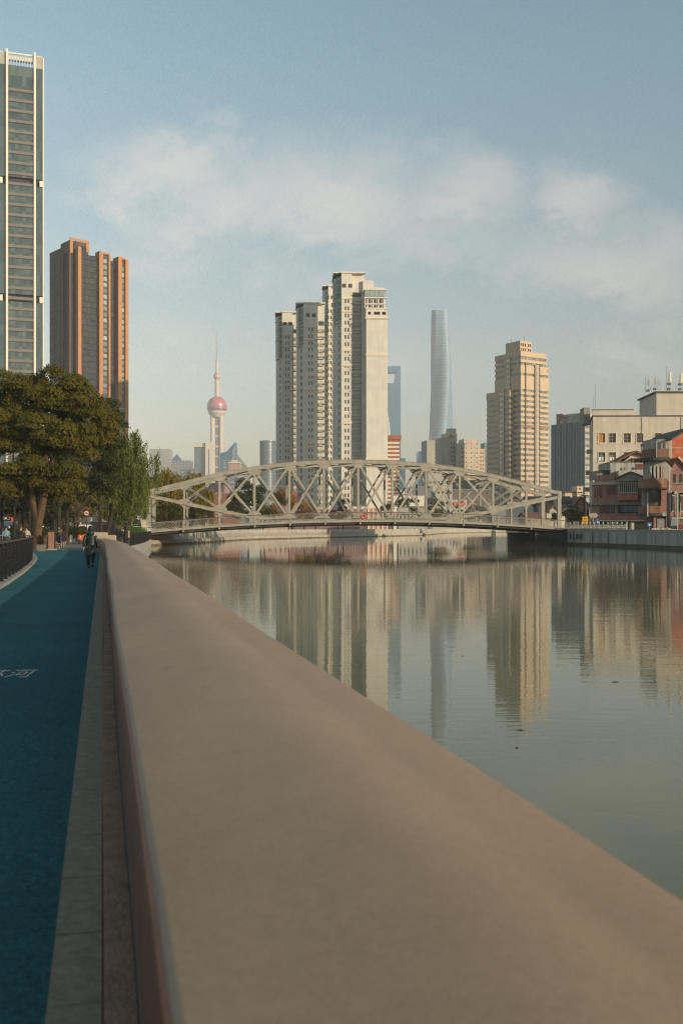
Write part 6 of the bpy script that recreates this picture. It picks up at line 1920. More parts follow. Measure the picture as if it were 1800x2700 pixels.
def willow(label, px, Y, parts_, mtl, n, seed, lmin=1.5, lmax=4.5, leaf=(.26, .055), trunk=None, name='willow_tree', group='willows by the bridge', z0=0.0, bark=None):
    """drooping strands of narrow leaves hung from a crown of arching branches"""
    rg = np.random.default_rng(seed); rnd = random.Random(seed); t = thing(name, label, 'tree', (0, 0, 0), 0, group); k = Y / F; Vs = []
    tot_ = sum(p[4] for p in parts_)
    for (cx, cy, rx, ry, w_) in parts_:
        ns = int(n * w_ / tot_)
        a = rg.normal(size=(ns, 3)); a /= np.linalg.norm(a, axis=1)[:, None]; a[:, 2] = np.abs(a[:, 2]) * 1.2 - .25; rad_ = rg.random(ns) ** .45
        S = np.stack([WX(cx, Y) + a[:, 0] * rx * k * rad_, Y + a[:, 1] * rx * k * .7 * rad_, H(cy, Y) + a[:, 2] * ry * k * rad_], 1)
        nc = max(4, ns // 11); S = S[rg.integers(0, nc, ns)] + rg.normal(size=(ns, 3)) * np.array([.20, .20, .28])
        for i in range(ns):
            L_ = rg.uniform(lmin, lmax); st = S[i]; out_ = a[i, :2] * rg.uniform(.05, .25); m_ = int(L_ / (leaf[0] * .55)); tt = np.linspace(0, 1, m_)
            x = st[0] + out_[0] * np.sqrt(tt) + .05 * np.sin(tt * 5 + i); y = st[1] + out_[1] * np.sqrt(tt); z = st[2] - L_ * tt ** 1.1
            z = np.maximum(z, z0 + .6 + .5 * rg.random())
            P_ = np.stack([x, y, z], 1) + rg.normal(size=(m_, 3)) * .045
            dn = np.stack([rg.normal(size=m_) * .35, rg.normal(size=m_) * .35, -np.ones(m_)], 1); dn /= np.linalg.norm(dn, axis=1)[:, None]
            sd = np.cross(dn, rg.normal(size=(m_, 3))); sd /= np.linalg.norm(sd, axis=1)[:, None]
            Vs.append(np.stack([P_, P_ + dn * leaf[0] * .5 + sd * leaf[1], P_ + dn * leaf[0], P_ + dn * leaf[0] * .5 - sd * leaf[1]], 1).reshape(-1, 3))
    quads('crown', mtl, np.concatenate(Vs), t)
    b0 = Vector((WX(px, Y), Y, z0)); c0 = parts_[0]; top_ = Vector((WX(c0[0], Y), Y, H(c0[1], Y))); m = MB(); m.tube([b0, b0.lerp(top_, .5) + Vector((.15, 0, 0)), top_], [.26, .2, .1], 8)
    for (cx, cy, rx, ry, w_) in parts_:
        e_ = Vector((WX(cx, Y), Y, H(cy, Y))); s_ = b0.lerp(top_, .45); m.tube([s_, s_.lerp(e_, .5) + Vector((0, 0, .3)), e_], [.13, .09, .04], 6)
        limbs(m, e_, Vector((rnd.uniform(-1, 1), 0, .6)), .05, rx * k * .5, 3, rnd, .6, .1)
    m.build('trunk', bark or DBK, t)
    return t


willow('nearest green willow with a dark leaning trunk beside the left bridge end', 277, 100, ((310, 1245, 50, 40, 5), (350, 1235, 42, 45, 4.5), (295, 1150, 34, 32, 1.2), (338, 1150, 26, 25, .8), (325, 1190, 45, 35, 2.0), (412, 1205, 20, 14, .35), (372, 1172, 18, 20, .4)), WIL, 1250, 41, 1.2, 3.9)
willow('second green willow hanging over the seated people', 331, 108, ((335, 1300, 46, 45, 4), (364, 1285, 30, 48, 4), (305, 1310, 35, 30, 2)), WIL, 700, 42, 1.0, 3.2)
for i, (px, Y, ps, lb_) in enumerate(((445, 168, ((440, 1262, 42, 32, 4), (405, 1275, 30, 30, 2), (425, 1310, 50, 30, 3)), 'large yellow brown willow behind the left end of the bridge'),
                                     (505, 172, ((515, 1268, 38, 28, 4), (490, 1300, 38, 28, 3), (535, 1300, 34, 24, 2)), 'golden willow behind the second bridge panel'),
                                     (470, 180, ((468, 1320, 45, 30, 3), (430, 1335, 40, 25, 2)), 'low olive yellow willow in front of the golden ones'))):
    willow(lb_, px, Y, ps, YWIL, 1150, 50 + i, 2.0, 6.5, (.42, .085), group='yellow willows beyond the bridge')
AG = 'autumn trees beyond the bridge'
leafy('dark green evergreen between the second and third bridge verticals', 655, 1395, 222, ((655, 1300, 48, 38, 16), (625, 1340, 30, 28, 7), (690, 1345, 34, 28, 8)), DKL, 330, .38, 1.5, seed=12, group=AG)
leafy('olive green tree low behind the third bridge panel', 690, 1395, 230, ((705, 1350, 30, 22, 8),), YGL, 300, .34, 1.2, seed=13, group=AG)
leafy('orange brown autumn tree behind the fourth bridge panel', 760, 1395, 247, ((765, 1322, 42, 30, 14), (735, 1350, 25, 20, 5)), ORL, 330, .4, 1.7, seed=14, group=AG)
leafy('dull orange autumn tree beside the orange brown one', 800, 1395, 254, ((805, 1350, 32, 22, 8),), ORL, 300, .36, 1.2, seed=15, group=AG)
leafy('deep red autumn tree at the foot of the white residential row', 835, 1395, 262, ((825, 1358, 30, 18, 7), (860, 1355, 30, 20, 7)), REDL, 330, .34, 1.1, seed=16, group=AG)
leafy('rusty red shrub like tree just left of mid span', 890, 1395, 276, ((890, 1362, 35, 15, 8),), REDL, 300, .34, 1.0, seed=17, group=AG)
leafy('dark green tree in front of the white podium', 905, 1395, 282, ((905, 1338, 14, 22, 5),), DKL, 300, .34, 1.0, seed=18, group=AG)
leafy('dark bluish evergreen right of the salmon podium', 1025, 1395, 325, ((1022, 1335, 14, 22, 5), (1070, 1330, 22, 18, 7), (1095, 1335, 18, 14, 4)), DKL, 300, .36, 1.2, seed=19, group=AG)
leafy('round brown leafed tree behind the right half of the bridge', 1130, 1395, 405, ((1125, 1340, 36, 32, 15), (1150, 1360, 25, 22, 6)), BRNL, 520, .5, 1.9, seed=20, group=AG)
leafy('dark shrub tree beneath the red shop sign', 1225, 1395, 566, ((1225, 1352, 26, 14, 6), (1245, 1362, 20, 10, 4)), DKL, 400, .6, 2.2, seed=22, group=AG)
leafy('small dark tree between the right bridge posts', 1458, 1395, 208, ((1460, 1366, 14, 14, 5),), DKL, 300, .3, .8, seed=23, group=AG)
leafy('yellow green bushy tree right of the bridge end', 1510, 1395, 172, ((1505, 1362, 22, 16, 8), (1530, 1368, 14, 12, 4)), YGL, 420, .24, .85, seed=24, group=AG, z0=.4)
# reeds behind the terrace
rg = np.random.default_rng(77); n = 900; Yr_ = 118
x = WX(rg.uniform(336, 376, n), Yr_); y = Yr_ + rg.uniform(-1.5, 2.0, n); hgt = rg.uniform(.7, 1.5, n); lean = rg.normal(size=(n, 2)) * .25
P0 = np.stack([x, y, np.full(n, .35)], 1); P1 = P0 + np.stack([lean[:, 0], lean[:, 1], hgt], 1); s_ = np.stack([np.full(n, .03), rg.normal(size=n) * .02, np.zeros(n)], 1)
tag(quads('reeds', leaf_mat('reed_green', (.06, .11, .02), (.13, .17, .04), .3), np.stack([P0 - s_, P0 + s_, P1 + s_ * .3, P1 - s_ * .3], 1).reshape(-1, 3), None), 'fresh green reeds behind the riverside terrace', 'reeds', kind='stuff')
# shrubs along the promenade
for i, (px, py, Y, rx, ry, lb_) in enumerate(((40, 1412, 84, 30, 14, 'dark green hedge behind the promenade walkers'), (190, 1400, 100, 40, 14, 'low evergreen shrubs beside the steps'), (110, 1405, 95, 25, 12, 'dark shrub at the foot of the brick wall'), (300, 1412, 112, 30, 12, 'dark shrub behind the dark fence'))):
    rnd = random.Random(80 + i); t = thing('shrub', lb_, 'shrub', (0, 0, 0), 0, 'shrubs under the trees'); leaf_cloud('foliage', DKL, clumps_in(px, py, Y, rx, ry, 12, .45, rnd, 1), 260, .16, t, 90 + i)
# ------------------------------------------------------------------ people and street furniture
def skin_body(name, J, E_, mtl, parent, sub=1):
    """one continuous body: joints J {name: (x, y, z, r)}, bones E_"""
    names = list(J); me = bpy.data.meshes.new(name); me.from_pydata([J[n][:3] for n in names], [(names.index(a), names.index(b)) for a, b in E_], []); me.materials.append(mtl)
    o = put(name, me, parent); md = o.modifiers.new('skin', 'SKIN'); md.use_smooth_shade = True
    lay = me.skin_vertices[0] if me.skin_vertices else None
    if lay is None:
        bm = bmesh.new(); bm.from_mesh(me); bm.verts.layers.skin.verify(); bm.to_mesh(me); bm.free(); lay = me.skin_vertices[0]
    for i, n in enumerate(names):
        r = J[n][3]; lay.data[i].radius = (r, r); lay.data[i].use_root = (i == 0)
    s_ = o.modifiers.new('sub', 'SUBSURF'); s_.levels = sub; s_.render_levels = sub
    return o


SKIN = mat('skin', (.33, .20, .14), rough=.6, var=.05)
HAIR = mat('dark_hair', (.015, .012, .01), rough=.6)
SHOE = mat('dark_shoe', (.03, .03, .03), rough=.7)


def person(label, loc, face_deg, H_=1.66, pose='walk', top=(.03, .04, .04), legs=(.02, .02, .022), coat=.0, sleeve=None, hair=HAIR, hat=None, group=None, shine=.6):
    """faces local -y at face_deg = 0 ; pose walk / jog / stand / sit"""
    t = thing('person', label, 'person', loc, R(face_deg), group); k = H_ / 1.7
    hipz = .92 if pose != 'sit' else .47
    J = {'pelvis': (0, 0, hipz, .125), 'waist': (0, -.01, hipz + .17, .115), 'chest': (0, -.02 if pose != 'jog' else -.05, hipz + .38, .135), 'neck': (0, -.03, hipz + .55, .055), 'head0': (0, -.04, hipz + .64, .085), 'head1': (0, -.04, hipz + .73, .088)}
    E_ = [('pelvis', 'waist'), ('waist', 'chest'), ('chest', 'neck'), ('neck', 'head0'), ('head0', 'head1')]
    st = {'walk': (.22, -.20), 'jog': (.16, -.10), 'stand': (.02, -.02), 'sit': (0, 0)}[pose]
    for s, sw in ((-1, st[0]), (1, st[1])):
        n = 'l' if s < 0 else 'r'
        if pose == 'sit':
            kn, an, to = (s * .12, -.42, .48), (s * .12, -.45, .09), (s * .13, -.58, .04)
        else:
            lift = .10 if (pose in ('walk', 'jog') and sw > 0) else 0
            kn, an, to = (s * .12, sw * .35 - .05, .50 + lift * .3), (s * .12, sw + (.05 if lift else 0), .09 + lift), (s * .11, sw - .11, .04 + lift * .2)
        J['hip' + n] = (s * .09, 0, hipz - .04, .10); J['knee' + n] = (*kn, .062); J['ankle' + n] = (*an, .042); J['toe' + n] = (*to, .035)
        E_ += [('pelvis', 'hip' + n), ('hip' + n, 'knee' + n), ('knee' + n, 'ankle' + n), ('ankle' + n, 'toe' + n)]
        sh = (s * .19, -.02, hipz + .47)
        if pose == 'jog':
            el, wr = (s * .27, .06, hipz + .22), (s * .20, -.20, hipz + .26)
        elif pose == 'sit':
            el, wr = (s * .25, -.05, hipz + .22), (s * .14, -.28, hipz + .12)
        else:
            el, wr = (s * .25, .03 - sw * .2, hipz + .19), (s * .26, -.04 - sw * .5, hipz - .04)
        J['sh' + n] = (*sh, .06); J['el' + n] = (*el, .042); J['wr' + n] = (*wr, .028)
        d = (Vector(wr) - Vector(el)).normalized(); side = Vector((s, 0, 0)) if abs(d.x) < .9 else Vector((0, 1, 0)); q = d.cross(side).normalized(); pa = Vector(wr) + d * .05; J['palm' + n] = (*pa, .030)
        E_ += [('chest', 'sh' + n), ('sh' + n, 'el' + n), ('el' + n, 'wr' + n), ('wr' + n, 'palm' + n)]
        for i, (off, ln) in enumerate(((-.027, .052), (-.009, .062), (.009, .058), (.027, .046))):
            a_ = pa + d * .03 + q * off; b_ = a_ + d * ln * .6; c_ = b_ + d * ln * .3 - side * .02 * s * s
            J['f%d%s' % (i, n)] = (*a_, .009); J['g%d%s' % (i, n)] = (*b_, .008); J['h%d%s' % (i, n)] = (*c_, .007); E_ += [('palm' + n, 'f%d%s' % (i, n)), ('f%d%s' % (i, n), 'g%d%s' % (i, n)), ('g%d%s' % (i, n), 'h%d%s' % (i, n))]
        th = Vector(wr) + d * .03 - q * .04; J['th' + n] = (*th, .010); J['ti' + n] = (*(th + d * .035 - q * .012), .008); E_ += [('wr' + n, 'th' + n), ('th' + n, 'ti' + n)]
    J['nose'] = (0, -.145, hipz + .665, .014); E_.append(('head0', 'nose'))
    J = {a: tuple(v * k for v in b) for a, b in J.items()}
    skin_body('body', J, E_, SKIN, t)
    TOP = mat('cloth_%02x%02x%02x' % tuple(int(min(255, c * 255)) for c in top), top, rough=shine, var=.15, scale=6, bump=.3)
    LEG = mat('cloth_%02x%02x%02x' % tuple(int(min(255, c * 255)) for c in legs), legs, rough=.8, var=.15, scale=6)
    SLV = TOP if sleeve is None else mat('cloth_%02x%02x%02x' % tuple(int(min(255, c * 255)) for c in sleeve), sleeve, rough=.7, var=.1)
    g = lambda n, r: (*J[n][:3], r * k)
    # jacket or long quilted coat with horizontal baffles
    z0 = (hipz - (coat if pose != 'sit' else .05)) * k; z1 = (hipz + .56) * k; m = MB(); rings = []; nb = 26
    for i in range(nb + 1):
        f = i / nb; z = z0 + (z1 - z0) * f; w = .205 - .01 * math.sin(f * 3) if f < .75 else .205 * (1 - ((f - .75) / .25) ** 2.2 * .62); puff = (1 + .045 * abs(math.sin(f * math.pi * 7))) if coat > .1 else 1
        w *= (1.0 if coat > .1 else 1); rings.append((0, (-.02 - (.03 if pose == 'jog' else 0) * f) * k, z, w * puff * k, w * .68 * puff * k))
    m.loft(rings, 18); m.build('coat' if coat > .1 else 'jacket', TOP, t, smooth=True)
    fat = 1.2 if coat > .1 else 1.15
    for n in 'lr':
        skin_body('sleeve', {'a': g('sh' + n, .072 * fat), 'b': g('el' + n, .056 * fat), 'c': g('wr' + n, .044 * fat)}, [('a', 'b'), ('b', 'c')], SLV, t)
    skin_body('trousers', {'p': g('pelvis', .135), 'hl': g('hipl', .112), 'kl': g('kneel', .080), 'al': g('anklel', .060), 'hr': g('hipr', .112), 'kr': g('kneer', .080), 'ar': g('ankler', .060)}, [('p', 'hl'), ('hl', 'kl'), ('kl', 'al'), ('p', 'hr'), ('hr', 'kr'), ('kr', 'ar')], LEG, t)
    for n in 'lr':
        a_, b_ = J['ankle' + n], J['toe' + n]; skin_body('shoe', {'a': (a_[0], a_[1] + .02, a_[2] - .03, .045 * k), 'b': (b_[0], b_[1], b_[2], .042 * k)}, [('a', 'b')], SHOE, t)
    hx, hy, hz_ = J['head1'][:3]
    m = MB(); m.loft([(hx, hy + .03 * k, hz_ - .11 * k, .09 * k, .075 * k), (hx, hy + .02 * k, hz_ - .04 * k, .104 * k, .098 * k), (hx, hy + .012 * k, hz_ + .04 * k, .102 * k, .102 * k), (hx, hy, hz_ + .10 * k, .072 * k, .078 * k), (hx, hy, hz_ + .125 * k, .02 * k, .02 * k)], 14)
    m.build('hair' if hat is None else 'hat', hair if hat is None else hat, t, smooth=True)
    if pose != 'walk_':
        for s in (-1, 1):
            m = MB(); m.lathe([(.004, -.008), (.011, 0), (.004, .008)], (0, 0), 6); e_ = m.build('eye', mat('eye_dark', (.02, .015, .01)), t); e_.location = (s * .032 * k, (-.04 - .082) * k, (hipz + .69) * k)
        m = MB(); m.box(-.022 * k, .022 * k, -.128 * k, -.118 * k, (hipz + .622) * k, (hipz + .63) * k); m.build('mouth', mat('mouth_red', (.3, .1, .08)), t)
    return t


GC = (.008, .020, .018)
Yw_ = 39.5
w1 = person('woman in a long dark green quilted coat and black trousers walking away beside the parapet', (WX(239, Yw_), Yw_, .008), 183, 1.63, 'walk', GC, (.012, .012, .013), coat=.42, shine=.38)
m = MB(); m.loft([(0, .02, 1.33, .15, .12), (0, .05, 1.39, .165, .14), (0, .05, 1.45, .14, .12), (0, .04, 1.49, .10, .09)], 16); m.build('hood', mat('hood_green', (.012, .03, .027), rough=.35, var=.2, scale=9), w1, smooth=True)
m = MB(); m.loft([(-.30, -.02, .80, .05, .09), (-.30, -.02, .95, .06, .11), (-.29, -.02, 1.0, .04, .08)], 10); m.build('bag', mat('black_bag', (.015, .015, .017), rough=.4), w1, smooth=True)
Yj_ = 80.5
j1 = person('jogger in a dark green vest with red sleeves on the steps', (WX(157, Yj_), Yj_, .14), -8, 1.62, 'jog', (.035, .075, .05), (.012, .012, .014), sleeve=(.45, .03, .03))
m = MB(); m.box(.045, .085, -.215, -.195, 1.12, 1.26); m.build('race_tag', mat('pale_tag', (.6, .65, .5)), j1)
person('person in dark brown standing beside the step handrail', (WX(198, 104), 104, .40), 60, 1.7, 'stand', (.045, .03, .025), (.02, .015, .015), coat=.25)
person('seated person in grey white top on the riverside terrace', (WX(323.5, 112), 112, .05), 150, 1.6, 'sit', (.33, .35, .38), (.05, .05, .06))
person('seated person in a beige coat and pale knitted hat on the terrace', (WX(340, 113), 113, .05), 200, 1.6, 'sit', (.38, .26, .16), (.05, .05, .05), hat=mat('cream_knit_hat', (.55, .50, .38), rough=.9))
pg = 'people strolling on the left promenade'
person('walker in a light blue top beyond the railing', (WX(17, 74), 74, 0), 20, 1.68, 'walk', (.12, .22, .32), (.03, .03, .035), group=pg)
person('walker in a black jacket near the second lamp post', (WX(56, 68), 68, 0), 10, 1.68, 'walk', (.012, .012, .014), (.02, .02, .03), hair=mat('brown_hair', (.10, .06, .04)), coat=.15, group=pg)
person('walker in an open cream coat beside the third lamp post', (WX(71, 76), 76, 0), -10, 1.68, 'walk', (.45, .37, .27), (.03, .02, .02), group=pg)
person('dim walker with a white cap further along the promenade', (WX(25, 92), 92, 0), 5, 1.7, 'walk', (.02, .02, .02), (.02, .02, .02), hat=mat('white_cap', (.6, .58, .5)), group=pg)
person('pedestrian with dark hair behind the right flood wall', (WX(1741, 150), 150, .08), 0, 1.55, 'stand', (.04, .04, .05), (.03, .03, .03), group='heads showing above the right flood wall')
person('pedestrian in a straw coloured hat behind the right flood wall', (WX(1757, 150), 150, .10), 0, 1.6, 'stand', (.2, .15, .08), (.03, .03, .03), hat=mat('straw_hat', (.42, .32, .14)), group='heads showing above the right flood wall')

# round prohibition sign
Ys_ = 95.0; sg = thing('road_sign', 'round red rimmed traffic sign with a dark vehicle symbol on a thin pole', 'road sign', (WX(229, Ys_), Ys_, 0)); zc = H(1353, Ys_)
m = MB(); m.tube([(0, 0, 0), (0, 0, zc)], .035, 6); m.build('pole', DARK_METAL, sg)
for r_, y_, c_, nm in ((.27, -.05, (.45, .03, .035), 'rim'), (.20, -.062, (.62, .60, .55), 'face')):
    m = MB(); m.tube([(0, y_ - .01, zc), (0, y_, zc)], r_, 24); m.build(nm, mat('sign_' + nm, c_, rough=.5, var=.05), sg)
m = MB(); m.box(-.10, .08, -.085, -.074, zc - .055, zc + .06); m.build('symbol', mat('sign_black', (.03, .03, .03)), sg); m = MB(); m.box(.081, .12, -.085, -.074, zc - .055, zc + .015); m.build('symbol', MATS['sign_black'], sg)
# a tubular camera arm over the walk
st_ = thing('street_camera', 'white camera on a thin arm hanging among the bare branches', 'camera', (WX(262, 98), 98, 0))
m = MB(); m.tube([(0, 0, 0), (0, 0, H(1265, 98))], .06, 6); m.tube([(0, 0, H(1265, 98)), (-2.0, 0, H(1265, 98))], .04, 5); m.build('pole', DARK_METAL, st_)
m = MB(); m.loft([(-1.1, 0, H(1261, 98), .26, .1), (-1.15, 0, H(1257, 98), .2, .09)], 10); m.build('housing', mat('white_housing', (.6, .6, .56)), st_)
# small orange vehicle
ov = thing('orange_three_wheeler', 'small orange utility vehicle parked beyond the woman', 'utility vehicle', (WX(226, 102), 102, 0), R(12))
m = MB(); m.hexa([(-.75, -.9, .35), (.75, -.9, .35), (.75, .9, .35), (-.75, .9, .35)], [(-.7, -.7, 1.55), (.7, -.7, 1.55), (.7, .9, 1.6), (-.7, .9, 1.6)]); o = m.build('body', mat('orange_paint', (.62, .12, .04), rough=.4), ov); bv = o.modifiers.new('b', 'BEVEL'); bv.width = .12; bv.segments = 2
m = MB(); m.hexa([(-.72, -.80, 1.56), (.72, -.80, 1.56), (.72, .9, 1.61), (-.72, .9, 1.61)], [(-.6, -.6, 1.95), (.6, -.6, 1.95), (.6, .85, 1.95), (-.6, .85, 1.95)]); m.build('roof', mat('white_roof', (.55, .52, .47)), ov)
m = MB(); m.box(-.55, .55, -.86, -.79, 1.02, 1.42); m.build('windscreen', GLASS, ov)
for x in (-.6, .6):
    m = MB(); m.tube([(x - .08, -.65, .3), (x + .08, -.65, .3)], .28, 12); m.build('wheel', SHOE, ov); m = MB(); m.tube([(x - .08, .6, .3), (x + .08, .6, .3)], .28, 12); m.build('wheel', SHOE, ov)
    m = MB(); m.tube([(x * .75, -.95, .7), (x * .75, -.88, .7)], .09, 8); m.build('headlight', mat('headlight_white', (.6, .6, .55)), ov)

# tent roofs and the dark fence
tn = thing('white_tent', 'white sloping tent roof on a pale post behind the standing person', 'tent', (WX(212, 112), 112, 0)); a_ = lambda p: (WX(p, 112) - WX(212, 112))
m = MB(); m.hexa([(a_(199), 0, H(1376, 112)), (a_(227), 0, H(1376, 112)), (a_(227), 3, H(1376, 112)), (a_(199), 3, H(1376, 112))], [(a_(199), 0, H(1374, 112)), (a_(226), 0, H(1363, 112)), (a_(226), 3, H(1363, 112)), (a_(199), 3, H(1374, 112))]); m.build('canopy', mat('tent_white', (.55, .50, .42)), tn)
m = MB(); m.box(a_(185), a_(188), 0, .15, 0, H(1373, 112)); m.box(a_(188) + .001, a_(199), 0, .12, H(1378, 112), H(1376, 112)); m.build('post', MATS['tent_white'], tn)
fn = thing('dark_fence', 'dark slatted fence panels with a thin white top rail beyond the parapet end', 'fence', (0, 0, 0)); Yf_ = 104.0
m = MB(); m.box(WX(237, Yf_), WX(290, Yf_), Yf_, Yf_ + .1, H(1376.6, Yf_), H(1374.8, Yf_)); m.build('top_rail', mat('white_rail', (.5, .5, .47)), fn)
for (p0_, p1_, pt, pb, yy) in ((240, 304, 1377, 1409, 103), (305, 321, 1396, 1420, 97)):
    m = MB(); nn_ = int((p1_ - p0_) / 1.8)
    for i in range(nn_):
        x = WX(p0_ + (p1_ - p0_) * i / nn_, yy); m.box(x, x + .045, yy, yy + .03, 0, H(pt, yy))
    for z in (H(pt, yy) + .001, .5):
        m.box(WX(p0_, yy), WX(p1_, yy), yy - .03, yy + .06, z, z + .06)
    m.build('fence_panel', DARK_METAL, fn)
m = MB(); m.box(WX(262, 106), WX(304, 106), 106, 106.3, 0, H(1383, 106)); m.build('back_board', mat('dark_board', (.03, .032, .03), var=.3), fn)

# terrace with railing down to the water
te = thing('riverside_terrace', 'low riverside terrace wall with stone posts next to the bridge abutment', 'terrace')
tp = [PF(84.2, 2.2), PF(105, 4.2), PF(140.5, 6.5)]
m = MB()
for a_1, b_1 in zip(tp, tp[1:]):
    A, B = Vector(a_1), Vector(b_1); d = (B - A).normalized(); nn = Vector((d.y, -d.x)); m.prism([tuple(A), tuple(B), tuple(B - nn * .5), tuple(A - nn * .5)][::-1], -3, .12)
m.build('wall', CONC, te)
trl = thing('terrace_railing', 'black vertical bar railing along the edge of the riverside terrace', 'railing')
sp = resample(tp, 2.0)
for (a_1, b_1) in zip(sp, sp[1:]):
    A, B = Vector(a_1), Vector(b_1); m = MB()
    for z in (1.12, .25):
        m.bar((*A, z), (*B, z), .05, .05)
    for i in range(12):
        q = A.lerp(B, (i + .5) / 12); m.bar((q.x, q.y, .12), (q.x, q.y, 1.1), .028, .028)
    m.build('railing_panel', DARK_METAL, trl)
    m = MB(); m.box(A.x - .05, A.x + .05, A.y - .05, A.y + .05, .12, 1.2); m.build('post', DARK_METAL, trl)
for i, s in enumerate((107, 110.5)):
    x, y = PF(s, 4.0); m = MB(); m.prism([(x - .12, y - .15), (x + .12, y - .15), (x + .12, y + .15), (x - .12, y + .15)], -2, .4 + .05 * i); m.build('stone_post', CONC, te)
m = MB(); m.box(WX(369, 116), WX(371, 116), 116, 116.3, .3, H(1406, 116)); tag(m.build('red_box', mat('red_equipment', (.4, .05, .04))), 'small red safety box on the terrace railing', 'safety box')

# steps, handrail, brick pillar and planter
sp_ = thing('garden_steps', 'low broad steps with pale treads at the end of the blue path', 'steps')
a0 = math.atan2(-ST, CT)
for i in range(3):
    s0 = 77.6 + i * 1.5; q = [PF(s0, -5.6), PF(s0, -3.25), PF(s0 + 14, -3.25), PF(s0 + 14, -5.6)]
    m = MB(); m.prism(q[::-1], .01 + i * .13, .13 + i * .13); m.build('step', mat('warm_step_stone', (.34, .25, .16), var=.2, scale=2), sp_)
    m = MB(); q = [PF(s0 - .03, -5.6), PF(s0 - .03, -3.25), PF(s0 - .002, -3.25), PF(s0 - .002, -5.6)]; m.prism(q[::-1], .012 + i * .13, .10 + i * .13); m.build('riser', mat('dark_riser', (.05, .045, .04)), sp_)
hr = thing('handrail', 'thin dark metal handrail climbing beside the steps', 'handrail'); pts = []
for (s, z0_) in ((77.4, 0), (81, .25), (85, .38)):
    x, y = PF(s, -3.1); m = MB(); m.tube([(x, y, z0_ * .2), (x, y, z0_ + 1.0)], .03, 6); m.build('post', DARK_METAL, hr); pts.append((x, y, z0_ + 1.0))
m = MB(); m.tube(pts, .032, 6); m.tube([(a, b, c - .4) for a, b, c in pts], .022, 6); m.build('rail', DARK_METAL, hr)
BRP = brick_mat('pillar_brick', (.20, .085, .048), (.26, .12, .07), (.30, .24, .18))
bp_ = thing('brick_pillar', 'orange brick pillar with a flat cap at the end of the low brick wall', 'pillar', (WX(136, 73), 73, 0), a0)
m = MB(); m.box(-.2, .2, -.2, .2, 0, 1.27); m.build('shaft', BRP, bp_); m = MB(); m.box(-.24, .24, -.24, .24, 1.271, 1.34); m.build('cap', BRP, bp_); m = MB(); m.box(-.3, .4, -.32, .3, .0, .09); m.build('base', mat('base_stone', (.30, .26, .21)), bp_)
gt_ = thing('iron_gate', 'dark iron gate leaf beside the brick pillar', 'gate', (WX(145, 73.5), 73.5, 0), a0 + R(86))
for i in range(6):
    m = MB(); m.box(i * .09, i * .09 + .03, 0, .03, .08, 1.15); m.build('bar', DARK_METAL, gt_)
m = MB(); m.box(-.01, .50, -.01, .04, 1.151, 1.2); m.box(-.01, .50, -.01, .04, .04, .079); m.build('rail', DARK_METAL, gt_)
bw = thing('brick_wall', 'low dark brick wall with a stone coping between railing and pillar', 'wall', (WX(100, 74), 74, 0), R(4))
m = MB(); m.box(0, .82, 0, .3, 0, .98); m.build('wall', brick_mat('dim_brick', (.10, .06, .04), (.14, .08, .055), (.10, .09, .075)), bw); m = MB(); m.box(-.05, .85, -.05, .35, .981, 1.06); m.build('coping', mat('dim_coping', (.13, .115, .09)), bw)
m = MB(); m.box(-.26, .26, -.3, .3, 0, .46); o = m.build('stone_block', mat('grey_olive_block', (.16, .15, .115), var=.15, scale=3)); o.location = (WX(110, 69), 69, 0); o.rotation_euler = (0, 0, R(6)); tag(o, 'plain grey stone block at the foot of the brick wall', 'stone block'); bv = o.modifiers.new('b', 'BEVEL'); bv.width = .02; bv.segments = 2


# lamp posts on the left promenade
def lamp_post(px, Y, hgt, label, w=.09):
    t = thing('lamp_post', label, 'lamp post', (WX(px, Y), Y, 0), 0, 'dark lamp posts on the left promenade')
    m = MB(); m.lathe([(w * 1.8, 0), (w * 1.8, .3), (w, .4), (w * .8, hgt)], (0, 0), 10); m.build('pole', DARK_METAL, t)
    m = MB(); m.lathe([(.05, hgt), (.26, hgt + .12), (.24, hgt + .2), (.05, hgt + .3)], (0, 0), 12); m.build('lamp_head', mat('lamp_head_grey', (.05, .05, .05)), t)


lamp_post(6, 80, 5.6, 'thickest dark lamp post at the left edge of the picture', .15); lamp_post(39, 82, 5.6, 'second dark lamp post in front of the silver trailer', .11); lamp_post(79, 84, 5.6, 'third dark lamp post just left of the camphor trunk', .09)
# silver trailer, reversed letters, red light
Yl = 108.0; tl = thing('silver_trailer', 'rounded silver caravan trailer used as a kiosk behind the lamp posts', 'caravan', (WX(-20, Yl), Yl, 0))
L0 = WX(58, Yl) - WX(-20, Yl); m = MB(); rings = []
SIL = mat('brushed_silver', (.42, .42, .42), rough=.35, metal=.6, var=.2, scale=1)
pr = [(0, -.0)] ; secs = []
for i in range(15):
    f = i / 14; x = f * L0; e_ = min(f, 1 - f) * 2 * 7; s_ = math.sqrt(max(.02, 1 - max(0, 1 - e_) ** 2)) if e_ < 1 else 1; secs.append([(x, -1.1 * s_ * math.cos(t_) , .45 + 1.9 * s_ * math.sin(t_)) for t_ in [j * math.pi / 10 for j in range(11)]])
for a_1, b_1 in zip(secs, secs[1:]):
    for j in range(10):
        m.face([a_1[j], b_1[j], b_1[j + 1], a_1[j + 1]])
m.build('body', SIL, tl, smooth=True)
m = MB(); m.box(L0 * .76, L0 * .93, -1.16, -1.08, 1.1, 1.9); m.build('window', GLASS, tl)
m = MB(); m.box(L0 * .3, L0 * .55, -1.5, -1.08, 1.55, 2.3); m.build('awning', mat('grey_poster', (.40, .40, .42), var=.3, scale=3), tl)
for x in (L0 * .3, L0 * .7):
    m = MB(); m.tube([(x, -1.0, .35), (x, -.8, .35)], .34, 12); m.build('wheel', SHOE, tl)
